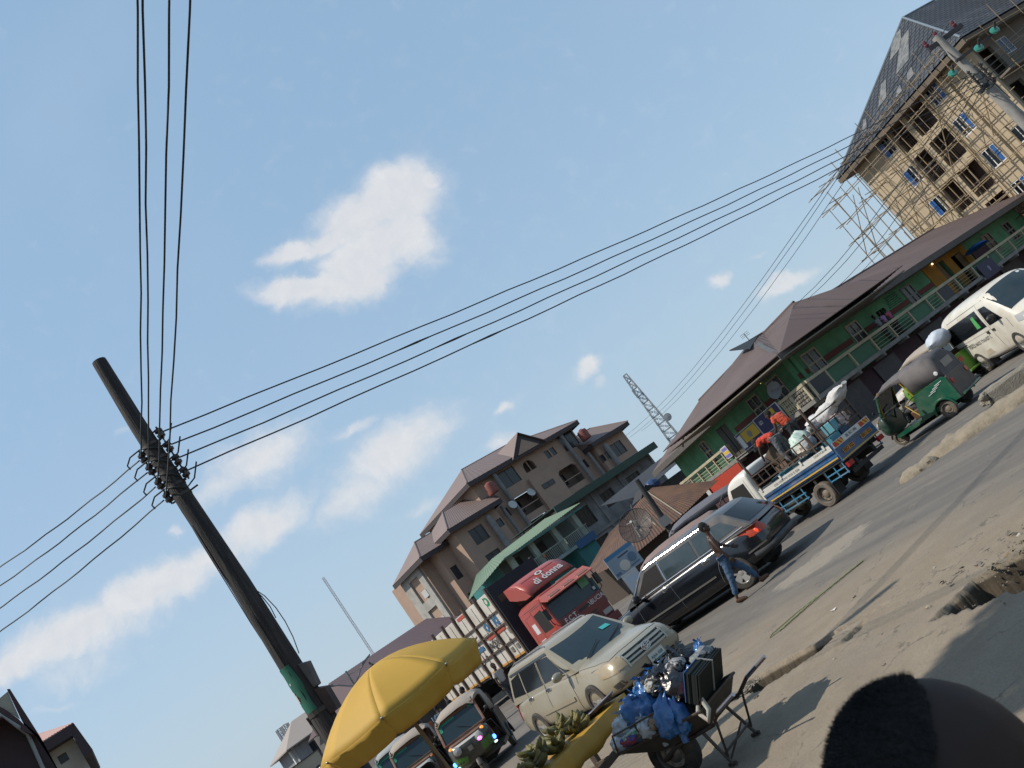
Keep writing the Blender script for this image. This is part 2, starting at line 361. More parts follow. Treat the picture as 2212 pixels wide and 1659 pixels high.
    sand = mix(mr(big, .45, .7, 0, .6), sand, (.205, .175, .14))
    asp = mix(mr(st1, .35, .68), (.125, .114, .104), (.18, .16, .138))
    asp = mix(mr(mid, .58, .7, 0, .75), asp, (.225, .19, .145))
    asp = mix(mr(big, .56, .66, 0, .6), asp, (.10, .092, .085))
    col = mix(sand_f, asp, sand)
    # pale worn patch of concrete in the road
    pc = N.new('ShaderNodeVectorMath'); pc.operation = 'SUBTRACT'; Lk.new(P, pc.inputs[0]); pc.inputs[1].default_value = (2.6, 17.9, 0)
    pm = N.new('ShaderNodeMapping'); pm.inputs['Rotation'].default_value = (0, 0, R(-8)); pm.inputs['Scale'].default_value = (.85, 1.05, 1); Lk.new(pc.outputs[0], pm.inputs[0])
    ln = N.new('ShaderNodeVectorMath'); ln.operation = 'LENGTH'; Lk.new(pm.outputs[0], ln.inputs[0])
    pf = mr(mth('ADD', ln.outputs['Value'], mth('MULTIPLY', mth('SUBTRACT', noise(2.2, 6, .7), .5), 2.2)), 1.0, .72, 0, .8)
    col = mix(pf, col, (.29, .25, .20))
    col = mix(mr(fine, .42, .7, 0, .35), col, (.12, .10, .08)); col = mix(mr(peb, .62, .75, 0, .4), col, (.36, .31, .25))
    # shade inside the sunken pit and gutter, painted dark brown by depth
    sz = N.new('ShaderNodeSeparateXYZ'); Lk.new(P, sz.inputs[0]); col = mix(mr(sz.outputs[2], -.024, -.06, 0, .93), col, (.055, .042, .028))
    # hairline cracks in the worn asphalt
    vc = N.new('ShaderNodeTexVoronoi'); vc.feature = 'DISTANCE_TO_EDGE'; vc.inputs['Scale'].default_value = .55
    wv = N.new('ShaderNodeVectorMath'); wv.operation = 'ADD'; nc = N.new('ShaderNodeTexNoise'); nc.inputs['Scale'].default_value = 2.5; nc.inputs['Detail'].default_value = 6; Lk.new(P, nc.inputs['Vector']); Lk.new(P, wv.inputs[0]); Lk.new(nc.outputs['Color'], wv.inputs[1]); Lk.new(wv.outputs[0], vc.inputs['Vector'])
    col = mix(mth('MULTIPLY', mr(vc.outputs['Distance'], .012, .003, 0, .6), mr(mid, .45, .6)), col, (.07, .06, .048))
    grit = noise(9, 8, .75); col = mix(mr(grit, .55, .72, 0, .45), col, (.11, .095, .075)); col = mix(mr(grit, .40, .28, 0, .35), col, (.33, .28, .22))
    dk = N.new('ShaderNodeMixRGB'); dk.blend_type = 'MULTIPLY'; dk.inputs[0].default_value = 1; Lk.new(col, dk.inputs[1]); dk.inputs[2].default_value = (.84, .85, .86, 1); col = dk.outputs[0]
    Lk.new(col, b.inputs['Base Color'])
    bp = N.new('ShaderNodeBump'); bp.inputs['Strength'].default_value = .5; bp.inputs['Distance'].default_value = .012
    Lk.new(mth('ADD', fine, mth('MULTIPLY', mid, 3.)), bp.inputs['Height']); Lk.new(bp.outputs[0], b.inputs['Normal'])
    me.materials.append(m); o = link('ground', me); struct(o); return o
build_ground()

# ---------------------------------------------------------------- poles and wires
DWOOD = mat('tarred timber', (.020, .019, .022), .85, col2=(.075, .068, .064), nscale=4, namt=.9, bump=.8, bscale=9, stretch=(7, 7, .45), thresh=(.45, .75))
WIRE = mat('old cable', (.018, .026, .03), .7)
IRON = mat('galvanised iron dark', (.05, .05, .052), .6, .5, col2=(.14, .1, .08), nscale=15, namt=.6)
def shackle(par, a, name='insulator'):
    """bobbin insulator between two straps, a = centre, local to pole"""
    g = G(); g.lathe([(.03, -.055), (.05, -.05), (.052, -.02), (.03, -.01), (.03, .01), (.052, .02), (.05, .05), (.03, .055)], 10, T(*a), cap=True); g.tube([(a[0], a[1], a[2]-.10), (a[0], a[1], a[2]+.10)], .012, 6)
    ins = g.build(name, mat('brown porcelain', (.05, .035, .032), .35), par, 50)
    h = G(); sx = -1 if a[0] < 0 else 1
    for dz in (-.07, .07): h.beam((a[0]+.02*sx, a[1], a[2]+dz), (.1*sx, a[1], a[2]+dz*.9), .035, .008)
    h.build('strap', IRON, ins)
def main_pole():
    t = thing('utility_pole', 'tall dark timber power pole with a green poster, standing beside the yellow parasol', 'utility pole', T(-4.04, 11, 0))
    g = G(); rr = [.16, .15, .132, .122, .112, .102, .09, .088]; zz = [0, 2, 3.4, 4.6, 5.8, 7, 7.96, 8.0]
    g.tube([(.01*math.sin(z*1.7)*1.2, 0, z) for z in zz], rr, 20); g.build('shaft', DWOOD, t, 45)
    for z, l_, a in ((5.1, 1.2, 2.6), (3.9, 1.6, 3.3), (4.6, .9, 4.1), (2.9, 1.3, 4.6), (5.6, .8, 3.7)):
        g = G(); rz = lambda q: np.interp(q, zz, rr)+.0015; g.tube([((rz(q))*math.cos(a+.02*math.sin(q*5)), rz(q)*math.sin(a+.02*math.sin(q*5)), q) for q in np.linspace(z, z+l_, 8)], [.001]+[.006]*6+[.001], 4); g.build('drying_split', mat('split shadow', (.004, .004, .004), 1), t)
    hts_l = (6.60, 6.42, 6.20, 6.00); hts_r = (6.73, 6.52, 6.32, 6.13)
    for z in hts_l: shackle(t, (-.17, 0, z))
    for z in hts_r: shackle(t, (.17, 0, z))
    for z in (6.66, 6.45, 6.25, 6.05, 5.90):
        b = G(); b.lathe([(.108, z-.02), (.113, z-.02), (.113, z+.02), (.108, z+.02)], 18, cap=False); b.tube([(-.16, -.0, z), (.22 if z < 5.95 else .14, 0, z)], .012, 6); b.build('clamp_band', IRON, t, 40)
    j = G()
    for zl, zr, k in zip(hts_l, hts_r, range(4)):      # jumper loops
        P_ = [Vector(v) for v in ((-.38, .0, zl-.02), (-.39, 0, zl+.04), (-.30, -.02, zl+.10), (-.13, -.06, zl+.09), (0, -.125, zl+.02), (.12, -.07, zr-.20), (.24, -.02, zr-.14), (.36, 0, zr+.02))]; j.tube([P_[i].lerp(P_[i+1], q) for i in range(7) for q in (0, .5)]+[P_[7]], .010, 6)
    j.build('jumper_cable', WIRE, t, 60)
    w = G(); w.tube([(.11, 0, 4.80), (.125, .0, 4.6), (.125, 0, 4.42), (.17, .02, 4.3), (.215, 0, 4.1), (.22, 0, 3.9), (.20, 0, 3.7), (.155, 0, 3.5)], .006, 5); w.tube([(.12, 0, 4.42), (.155, -.02, 4.3), (.165, 0, 4.15), (.15, 0, 4.0)], .006, 5); w.tube([(.105, -.03, 4.78), (.118, -.03, 4.6), (.12, -.03, 4.4)], .014, 6); w.build('loose_wire', WIRE, t, 60)
    p = G(); n = 16; m = 7; vs = []
    for i in range(m):
        z = 2.86+.60*i/(m-1); rd = .141+.004*math.sin(i*2.2)
        for a in np.linspace(-.30+.25*math.sin(i*1.3)*.3, 1.5-.2*abs(math.sin(i*1.9)), n): vs.append((-math.sin(a)*rd, -math.cos(a)*rd, z))
    p.add(vs, [(i*n+j, i*n+j+1, (i+1)*n+j+1, (i+1)*n+j) for i in range(m-1) for j in range(n-1)])
    po = p.build('poster', mat('green poster', (.008, .13, .085), .55, col2=(.02, .09, .07), nscale=9, namt=.6), t, 60)
    q = G()
    for (a0, a1, z0, z1) in ((.75, 1.1, 3.02, 3.12), (.8, 1.0, 3.13, 3.16), (1.0, 1.3, 3.33, 3.38), (.55, .7, 3.24, 3.27), (.95, 1.15, 2.96, 2.99)):
        A = np.linspace(a0, a1, 5); vs = [(-math.sin(a)*.148, -math.cos(a)*.148, z) for z in (z0, z1) for a in A]; q.add(vs, [(i, i+1, i+6, i+5) for i in range(4)])
    q.build('poster_print', mat('poster print', (.5, .52, .47), .6), po)
    b = G(); b.prism([(.11, 3.07), (.17, 3.07), (.21, 3.36), (.10, 3.40)], -.09, .06); b.build('meter_box', mat('grey box', (.07, .072, .08), .6, col2=(.16, .16, .16), nscale=9), t, bevel=.01)
    s2 = G(); s2.prism([(.12, 2.72), (.22, 2.72), (.23, 3.00), (.11, 3.06)], -.10, .08); s2.build('cable_box', mat('rusty dark box', (.03, .02, .024), .7, col2=(.08, .05, .04), nscale=8), t)
    r_ = G(); r_.tube([(-.15, -.06, 2.84), (-.16, -.02, 2.75), (-.14, -.07, 2.6)], .016, 6); r_.lathe([(.142, 2.80), (.15, 2.80), (.15, 2.85), (.142, 2.85)], 18); r_.build('tie_wire', IRON, t)
    return t
main_pole()
def wire(pts, label, group, r=.010, name='power_line', n=26, knots=()):
    """sagging cable between 3D end points"""
    a, b, sag = Vector(pts[0]), Vector(pts[1]), pts[2]; P = []
    for i in range(n+1):
        k = i/n; q = a.lerp(b, k); q.z -= sag*4*k*(1-k); q.x += .006*math.sin(i*2.3+a.z*9); q.z += .006*math.sin(i*1.7+b.z*7); P.append(q)
    g = G(); g.tube(P, r, 6)
    for k in knots:
        i = int(k*n); g.tube([P[i], P[i]*.4+P[i+1]*.6, P[i+1]], [r*1.1, r*1.7, r*1.1], 6)
    o = g.build(name, WIRE, None, 60); tag(o, label, 'cable', group); return o
names = ['topmost', 'second from the top', 'third from the top', 'lowest']
CX, CY = 14.93, 25.0
for i, (zl, e) in enumerate(zip((6.60, 6.42, 6.20, 6.00), ((-.57, 6, 7.57), (-.53, 6, 7.54), (-.38, 6, 7.40), (-.26, 6, 7.30)))):
    a = Vector((-4.24, 11, zl)); d = Vector(e)-a; b = a+d*2.6
    wire((a, b, .12), 'cable rising from the timber pole to the top edge, %s of four from the left' % ['leftmost', 'second', 'third', 'rightmost'][i], 'cables overhead to the top edge', .009)
for i, (zr, zc) in enumerate(zip((6.73, 6.52, 6.32, 6.13), (6.80, 6.62, 6.45, 6.28))):
    wire(((-3.83, 11, zr), (CX-.12, CY, zc), .24), 'long cable from the timber pole to the concrete pole, %s of four' % names[i], 'cables across the sky between both poles', .0105, n=40, knots=((), (.16,), (.18,), (.2,))[i])
for i, (zl, e) in enumerate(zip((6.60, 6.42, 6.20, 6.00), ((-7.23, 12.5, 7.30), (-7.37, 12.5, 7.08), (-7.52, 12.5, 6.82), (-7.68, 12.5, 6.54)))):
    a = Vector((-4.27, 11, zl)); d = Vector(e)-a
    wire((a, a+d*2.2, .14), 'cable leaving the timber pole to the left edge, %s of four' % names[i], 'cables running to the left edge', .0095)

CONC = mat('weathered concrete', (.30, .29, .265), .9, col2=(.19, .18, .17), nscale=5, namt=.7, bump=.3, bscale=50)
def concrete_pole():
    t = thing('utility_pole', 'pale concrete power pole with green glass insulators before the scaffolded building', 'utility pole', T(CX, CY, 0))
    g = G(); g.tube([(.33, 0, 0), (.22, 0, 3), (.08, 0, 6.6), (0, 0, 8.2)], [.20, .18, .135, .11], 14); g.build('shaft', CONC, t, 50)
    xa = G(); xa.beam((-.38, 0, 8.02), (.74, 0, 8.02), .11, .12); xa = xa.build('crossarm', mat('dark steel arm', (.03, .026, .03), .6), t)
    for x, z in ((-.34, 8.02), (.05, 8.06), (.6, 8.02)):
        i = G(); i.lathe([(.02, .05), (.06, .10), (.07, .14), (.045, .17), (.06, .21), (.05, .27), (.01, .29)], 12, T(x, 0, z), cap=True); i.build('pin_insulator', mat('purple porcelain', (.12, .03, .04), .25), t, 50)
    xb = G(); xb.beam((-.14, -.14, 7.28), (1.22, -.14, 7.28), .07, .07); xb.beam((-.05, .0, 7.9), (-.1, -.12, 7.3), .02); xb.build('crossarm', mat('dark steel arm', (.03, .026, .03), .6), t)
    GI = mat('green glass insulator', (.02, .20, .14), .08, spec=.8, coat=.6)
    for x, z in ((1.08, 7.28), (.44, 7.15), (-.53, 7.02)):
        i = G(); m = T(x, -.3, z) @ RX(R(65)); i.lathe([(.01, -.02), (.10, 0), (.125, .03), (.11, .07), (.05, .10), (.04, .13), (.01, .14)], 16, m, cap=True); q = i.build('disc_insulator', GI, t, 40)
        k = G(); k.tube([m @ Vector((0, 0, .12)), m @ Vector((0, .03, .34))], .03, 6); k.tube([m @ Vector((0, 0, .3)), (x+.1, -.14, 7.28)], .014, 5); k.build('hanger', IRON, q)
    for z in (6.80, 6.62, 6.45, 6.28): shackle(t, (-.12, -.16, z)); shackle(t, (.26, -.14, z))
    j = G()
    for z in (6.8, 6.62, 6.45, 6.28):
        j.tube([(-.3, -.1, z-.02), (-.2, -.22, z-.1), (0, -.24, z-.16), (.2, -.2, z-.1), (.36, -.1, z)], .014, 5)
    j.lathe([(.16, 6.2), (.165, 6.2), (.165, 6.3), (.16, 6.3)], 14); j.tube([(.1, -.2, 6.9), (.14, -.24, 6.2), (.2, -.2, 5.6)], .016, 5)
    j.build('jumper_cable', WIRE, t)
concrete_pole()
for i, (z, e) in enumerate(((6.80, (26, 17, 7.2)), (6.62, (26, 17, 7.0)), (6.45, (26, 17, 6.8)), (6.28, (26, 17, 6.6)))):
    wire(((CX+.28, CY-.14, z), e, .2), 'cable leaving the concrete pole towards the right edge, %s of four' % names[i], 'cables off the concrete pole to the right', .012, n=12)
# thin high-voltage lines back over the roofs to the lattice mast side, and service drops to the green building
for i, (x, z, e) in enumerate(((-.34, 8.3, (5.7, 100, 11.4)), (.05, 8.35, (6.6, 100, 11.0)), (.6, 8.3, (8.0, 100, 10.8)))):
    wire(((CX+x, CY, z), e, 1.0), 'thin high line from the concrete pole back over the brown roof, %s of three' % ['left', 'middle', 'right'][i], 'thin lines over the roofs', .012, n=30)
for i, (z, e) in enumerate(((6.8, (14.2, 52, 7.15)), (6.62, (15.2, 53, 7.1)), (6.45, (18.0, 56.2, 6.9)), (6.28, (20.0, 58, 6.9)))):
    wire(((CX-.1, CY, z), e, .5), 'service cable from the concrete pole to the long brown roof, %s of four' % ['leftmost', 'second leftmost', 'second rightmost', 'rightmost'][i], 'service cables to the long roof', .013, n=24)
# ---------------------------------------------------------------- building kit
def wall_geo(g, M, x0, x1, z0, z1, ops, th=.22, y=0):
    """wall from x0..x1, z0..z1 with rectangular openings (a,b,c,d)=(x0,x1,z0,z1); outer face at y"""
    xs = sorted({x0, x1, *[q for o in ops for q in o[:2] if x0 < q < x1]}); zs = sorted({z0, z1, *[q for o in ops for q in o[2:4] if z0 < q < z1]})
    inside = lambda cx, cz: any(o[0] < cx < o[1] and o[2] < cz < o[3] for o in ops)
    vid = {}; V = []; F = []
    def v(i, j, k):
        if (i, j, k) not in vid: vid[(i, j, k)] = len(V); V.append((xs[i], y+k*th, zs[j]))
        return vid[(i, j, k)]
    S = {(i, j) for i in range(len(xs)-1) for j in range(len(zs)-1) if not inside((xs[i]+xs[i+1])/2, (zs[j]+zs[j+1])/2)}
    for i, j in S:
        F.append((v(i, j, 0), v(i+1, j, 0), v(i+1, j+1, 0), v(i, j+1, 0))); F.append((v(i, j, 1), v(i, j+1, 1), v(i+1, j+1, 1), v(i+1, j, 1)))
        for (di, dj, a, b) in ((-1, 0, (i, j), (i, j+1)), (1, 0, (i+1, j), (i+1, j+1)), (0, -1, (i, j), (i+1, j)), (0, 1, (i, j+1), (i+1, j+1))):
            if (i+di, j+dj) not in S: F.append((v(*a, 0), v(*b, 0), v(*b, 1), v(*a, 1)))
    g.add(V, F, M); return g
_wc = {}
def window(par, M, x, z, w, h, fm, gm=None, nx=2, nz=1, fw=.07, y=.06, dep=.08, zs=None, name='window', sill=None):
    """framed window, frame front at y (facade frame: X along, Y into the wall)"""
    gm = gm or GLASS; zs = zs or [i/nz for i in range(1, nz)]; xs = [i/nx for i in range(1, nx)]
    key = (round(w, 2), round(h, 2), nx, tuple(zs), fm.name, fw, dep)
    if key not in _wc:
        g = G()
        g.bx(0, w, 0, dep, 0, fw); g.bx(0, w, 0, dep, h-fw, h); g.bx(0, fw, 0, dep, fw, h-fw); g.bx(w-fw, w, 0, dep, fw, h-fw)
        for q in xs: g.bx(q*w-fw*.4, q*w+fw*.4, .004, dep-.004, fw, h-fw)
        for q in zs: g.bx(fw, w-fw, .007, dep-.007, q*h-fw*.5, q*h+fw*.5)
        me = g.mesh(name, fm)
        pm = {}
        X = [0]+xs+[1]; Z = [0]+list(zs)+[1]; cells = []
        for i in range(len(X)-1):
            for k in range(len(Z)-1):
                cw, ch = (X[i+1]-X[i])*w-fw*.5, (Z[k+1]-Z[k])*h-fw*.5
                kk = (round(cw, 2), round(ch, 2))
                if kk not in pm: pm[kk] = G().box((0, 0, 0), (cw, .012, ch)).mesh('pane', gm)
                cells.append((pm[kk], ((X[i]+X[i+1])/2*w, dep*.55, (Z[k]+Z[k+1])/2*h)))
        _wc[key] = (me, cells)
    me, cells = _wc[key]
    o = link(name, me, par, M @ T(x, y, z))
    for pme, c in cells: link('pane', pme, o, T(*c))
    if sill: s = G(); s.bx(-.06, w+.06, -.1, dep, -.07, -.003); s.build('sill', sill, o)
    return o
def stain(name, c, c2, sc_=.7, amt=.7, dirt=(.06, .055, .05), damt=.35): return mat(name, c, .9, col2=c2, nscale=sc_, namt=amt, dirt=dirt, dscale=1.1, damt=damt, bump=.12, bscale=25)
def corrug(g, a, b, c, d, n, amp, th=.03, M=None):
    """corrugated sheet a-b along the eave, d-c along the ridge; n ribs"""
    a, b, c, d = map(Vector, (a, b, c, d)); nn = (b-a).cross(d-a).normalized(); vs = []; fs = []
    k = n*2
    for i in range(k+1):
        t = i/k; o = nn*(amp if i % 2 else 0); p, q = a.lerp(b, t)+o, d.lerp(c, t)+o
        vs += [p, q]
    m = len(vs); vs += [v-nn*th for v in vs[:m]]
    for i in range(k):
        p = 2*i; fs += [(p, p+2, p+3, p+1), (p+m, p+1+m, p+3+m, p+2+m)]
    fs += [(0, 1, 1+m, m), (m-2, m-2+m, 2*m-1, m-1)]
    for i in range(k): fs += [(2*i, 2*i+m, 2*i+2+m, 2*i+2), (2*i+1, 2*i+3, 2*i+3+m, 2*i+1+m)]
    return g.add(vs, fs, M)
def hip(g, x0, x1, y0, y1, z, zr, M=None, th=.12, hx=None, ridge=None, gab=(0, 0)):
    """hip roof, ridge along X; hx = how far the ridge ends sit in from the ends"""
    yc = (y0+y1)/2; hx = (y1-y0)/2 if hx is None else hx; a, b = (x0+hx, x1-hx) if ridge is None else ridge
    vs = [(x0, y0, z), (x1, y0, z), (x1, y1, z), (x0, y1, z), (a, yc, zr), (b, yc, zr)]
    lo = [(x, y, q-th) for x, y, q in vs]
    fs = [(0, 1, 5, 4), (1, 2, 5), (2, 3, 4, 5), (3, 0, 4)]
    fl = [tuple(i+6 for i in f[::-1]) for f in fs]+[(0, 6, 7, 1), (1, 7, 8, 2), (2, 8, 9, 3), (3, 9, 6, 0)]
    return g.add(vs+lo, fs+fl, M)

# ---------------------------------------------------------------- pale building under bamboo scaffolding
def scaffold_block():
    t = thing('apartment_block', 'tall cream apartment block wrapped in bamboo scaffolding under a dark hipped roof', 'building', FR(33.7, 77.6, -68))
    CREAM = stain('cream render', (.46, .37, .255), (.40, .325, .22), .5, .6, (.27, .23, .17), .25); SHADE = stain('shaded cream render', (.20, .17, .135), (.15, .13, .10), .6)  # SHADE: darker render, the shade of the unlit front put into its colour
    WF = mat('white window frame', (.70, .70, .68), .5); BL = mat('blue film glass', (.03, .12, .36), .2, col2=(.02, .06, .18), nscale=3); DW = mat('dark timber frame', (.035, .022, .018), .7)
    HT = 16.0; ops = []; wins = []; recs = []
    for r in range(5):
        z = 13.95-3.1*r+.25
        for x in (3.3, 9.75): ops.append((x, x+1.35, z, z+1.55)); wins.append((x, z))
        for x, w in ((5.05, 1.6), (7.1, 2.1)): ops.append((x, x+w, z-.75, z+1.65)); recs.append((x, w, z-.75, r))
        if r >= 2: ops.append((12.7, 13.7, z+.1, z+1.3)); wins.append((12.7, z+.1))
    g = G(); wall_geo(g, IDM, 0, 14.7, 0, HT, ops, .28)
    g.bx(0, .28, .28, 18, 0, HT); g.bx(.28, 14.4, 17.7, 18, 0, HT)
    for r in range(6): g.bx(.0, 14.68, -.1, 0-.002, 3.2*r+.05, 3.2*r+.22) if r in (0,) else None
    g.bx(11.55, 11.95, -.25, -.002, 0, HT-.5); g.bx(4.72, 4.95, -.16, -.002, 0, HT-.3); g.bx(9.28, 9.5, -.16, -.002, 0, HT-.3)
    g.build('wall', CREAM, t)
    g = G()
    for r in range(5):
        z = 13.2-3.1*r
        g.bx(4.9, 9.4, 1.7, 1.8, z, z+2.6); g.bx(4.9, 4.98, .28, 1.7, z, z+2.6); g.bx(9.3, 9.4, .28, 1.7, z, z+2.6); g.bx(6.72, 7.0, .28, 1.7, z, z+2.6); g.bx(4.9, 9.4, .28, 1.7, z-.12, z)
        g.bx(4.9, 9.4, .28, 1.7, z+2.6, z+2.7); g.bx(3.2, 4.75, .5, .6, z+.6, z+2.5); g.bx(9.6, 11.2, .5, .6, z+.6, z+2.5)
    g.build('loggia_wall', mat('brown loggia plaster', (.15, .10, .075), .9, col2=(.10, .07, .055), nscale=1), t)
    for i, (x, z) in enumerate(wins):
        if x > 12: window(t, IDM, x, z, 1.0, 1.2, WF, GLASS, 2, 1, .07, .05)
        else:
            o = window(t, IDM, x, z, 1.35, 1.55, WF, GLASS, 3, 1, .09, .03, .1)
            s = G(); (s.bx(.98, 1.30, -.02, -.003, .1, 1.42) if x > 5 else s.bx(.06, .55, -.02, -.003, .1, 1.42)); s.build('film_sash', BL, o)
    for x, w, z, r in recs:
        o = G(); o.bx(x, x+w, .02, .06, z+.9, z+.97); [o.bx(x+.1+k*.22, x+.13+k*.22, .03, .05, z, z+.9) for k in range(int(w/.22))]; o.build('balcony_railing', DW, t)['kind'] = 'stuff'
        if w < 2: window(t, IDM, x+.4, z+.5, .8, 1.3, mat('grey window frame', (.25, .27, .29), .5), GLASS, 3, 2, .06, 1.6, .07)
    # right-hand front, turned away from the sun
    M2 = T(14.7, 0, 0) @ RZ(R(90))
    ops2 = [(2.6+3.4*k, 3.8+3.4*k, 1.2+3.1*r, 2.5+3.1*r) for k in range(4) for r in range(5)]+[(.5, 1.9, .2+3.1*r, 2.4+3.1*r) for r in range(5)]
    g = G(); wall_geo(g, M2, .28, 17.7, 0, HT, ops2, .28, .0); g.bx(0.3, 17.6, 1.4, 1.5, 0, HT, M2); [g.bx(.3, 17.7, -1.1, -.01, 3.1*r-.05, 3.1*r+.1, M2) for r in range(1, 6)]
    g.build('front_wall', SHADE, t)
    for k in range(4):
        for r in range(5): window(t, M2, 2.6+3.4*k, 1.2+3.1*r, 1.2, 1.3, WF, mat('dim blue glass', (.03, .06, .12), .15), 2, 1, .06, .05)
    # roof: hipped, ridge running back from the lit side
    RM = mat('blue-grey roof sheet', (.058, .062, .072), .50, .3, col2=(.11, .115, .125), nscale=.5, namt=.6, thresh=(.5, .62)); PATCH = mat('pale worn roof sheet', (.20, .195, .18), .55, .2, col2=(.10, .105, .11), nscale=2.2, namt=1, thresh=(.45, .6))
    x0, x1, y0, y1, z, zp = -1.1, 15.8, -1.1, 19.1, 16.05, 22.6
    pk, pk2 = Vector((7.35, 7.1, zp)), Vector((7.35, 11.2, zp))
    c = [Vector((x0, y0, z)), Vector((x1, y0, z)), Vector((x1, y1, z)), Vector((x0, y1, z))]
    def plane(a, b, p, q, n, rows):
        rf = G(); nn = (b-a).cross(q-a).normalized(); rf.add([a, b, p, q], [(0, 1, 2, 3)]) if p != q else rf.add([a, b, p], [(0, 1, 2)])
        rf.add([v-nn*.1 for v in (a, b, p, q)] if p != q else [v-nn*.1 for v in (a, b, p)], [(0, 1, 2, 3)] if p != q else [(0, 1, 2)])
        o = rf.build('roof_plane', RM, t)
        ti = G()                                              # overlapping tile courses and ribs
        for r in range(1, rows):
            k = r/rows; l, m = a.lerp(q, k), b.lerp(p, k); ti.beam(l+nn*.012, m+nn*.012, .07, .03, up=nn)
        m_ = int((b-a).length/.62)
        for i in range(1, m_):
            k = i/m_; e = a.lerp(b, k)
            lo_, hi_ = 0, 1
            up = ((p+q)/2-(a+b)/2); up -= (b-a).normalized()*up.dot((b-a).normalized())
            L = (b-a).length; sl_ = (q-a).dot((b-a).normalized())/L; sr = 1-(p-a).dot((b-a).normalized())/L
            f = min(1, k/max(sl_, .001), (1-k)/max(sr, .001)); ti.beam(e+nn*.02, e+up*f+nn*.02, .04, .03, up=nn)
        to = ti.build('tile_courses', RM, o); to['kind'] = 'stuff'
        return o, nn
    o, nn = plane(c[0], c[1], pk, pk, 30, 24); plane(c[1], c[2], pk2, pk, 30, 24); plane(c[2], c[3], pk2, pk2, 30, 10); plane(c[3], c[0], pk, pk2, 30, 10)
    ex = (c[1]-c[0]).normalized(); uy = (pk-(c[0]+c[1])/2); 
    for (a, b, d, e) in ((.50, .60, .42, .78), (.22, .27, .18, .34), (.42, .52, .68, .92), (.36, .43, .28, .52), (.60, .66, .18, .30), (.52, .57, .15, .26)):
        q = [c[0].lerp(c[1], a)+uy*d*.98+nn*.05, c[0].lerp(c[1], b)+uy*d*.98+nn*.05, c[0].lerp(c[1], b-.03)+uy*e*.98+nn*.05, c[0].lerp(c[1], a+.0)+uy*e*.98+nn*.05]
        pg = G(); pg.slab(q, .03); pg.build('roof_patch', PATCH, t)
    f = G(); f.bx(x0, x1, y0, y1, z-.5, z-.13); f.build('eave_soffit', mat('brown soffit boards', (.12, .09, .065), .8, col2=(.17, .135, .10), nscale=2), t)
    rc = G(); rc.tube([c[0]+nn*.05, pk+Vector((0, 0, .05)), pk2+Vector((0, 0, .05))], .09, 6); rc.tube([c[1]+Vector((0, 0, .04)), pk+Vector((0, 0, .05))], .09, 6); rc.build('ridge_cap', mat('pale ridge cap', (.26, .29, .31), .4, .5), t)
    # brown block with rough brickwork rising behind the ridge
    b = G(); b.bx(7.5, 13.5, 12.5, 18, 18, 22.2); b.bx(9, 9.8, 12.3, 12.5, 21.6, 23.2); b.build('stair_head', mat('raw block wall', (.13, .085, .065), .95, col2=(.22, .17, .13), nscale=3, bump=.5, bscale=10), t)
    return t
scaffold_block()
BAMB = mat('bamboo', (.30, .225, .125), .7, col2=(.20, .14, .08), nscale=3, namt=.8); BAMB2 = mat('weathered bamboo', (.26, .20, .14), .75, col2=(.15, .11, .08), nscale=3, namt=.8)
def scaffolding():
    t = thing('bamboo_scaffolding', 'lattice of bamboo poles lashed in front of the cream apartment block', 'scaffolding', FR(33.7, 77.6, -68))
    rnd = random.Random(5); n = 0
    me = [G().tube([(0, 0, 0), (0, 0, .5), (0, 0, 1)], [.042, .038, .031], 6).mesh('pole', m) for m in (BAMB, BAMB2)]
    def pole(a, b):
        a, b = Vector(a), Vector(b); d = b-a; q = d.to_track_quat('Z', 'Y').to_matrix().to_4x4()
        link('pole', me[rnd.random() < .4], t, T(*a) @ q @ Matrix.Diagonal((1, 1, d.length, 1)))
    J = lambda s=.08: rnd.uniform(-s, s)
    xs = [-3.6, -2.1]+[.2+1.55*k for k in range(10)]
    for i, x in enumerate(xs):
        for y in (-.55, -1.75):
            top = (15.2 if x < 0 else 17.3)+J(.7); j = J(.15)
            pole((x+J(), y+J(), 0), (x+j, y+J(.05), 8.8+J(.8))); pole((x+j+.05, y+J(.05), 7.8), (x+j+J(.2), y+J(.12), top))
    for lv in range(10):
        z = .9+1.72*lv
        for y in (-.62, -1.82):
            pole((-4.2+J(.4), y, z+J(.1)), (2.6+J(.5), y+J(.05), z+J(.12))); pole((1.8+J(.5), y-.06, z+J(.1)), (8.6+J(.6), y-.05, z+J(.14))); pole((7.6+J(.5), y, z+J(.1)), (15.2+J(.6), y+J(.05), z+J(.14)))
    for lv in range(10):
        z = .98+1.72*lv
        for x in xs[::1]:
            if rnd.random() < .82: pole((x+J(.1), -.1 if x > 0 else -.3, z+J(.1)), (x+J(.15), -2.35+J(.35), z+J(.12)))
    for k in range(12):
        x = -3.4+1.5*k; z = rnd.choice((.9, 4.4, 7.8, 9.6)); pole((x, -1.9, z), (x+3.0+J(.4), -1.86, z+4.6+J(.5)))
    for k in range(9):     # on the shaded front
        y = 1+2*k; pole((15.9, y, 0), (15.9+J(), y+J(), 16.6+J(.8))); 
    for lv in range(9):
        z = 1.2+1.8*lv; pole((16.0, -1.2, z), (16.0, 9.5, z+J(.15))); pole((16.0, 8.5, z), (16.0, 18, z+J(.15)))
    return t
scaffolding()
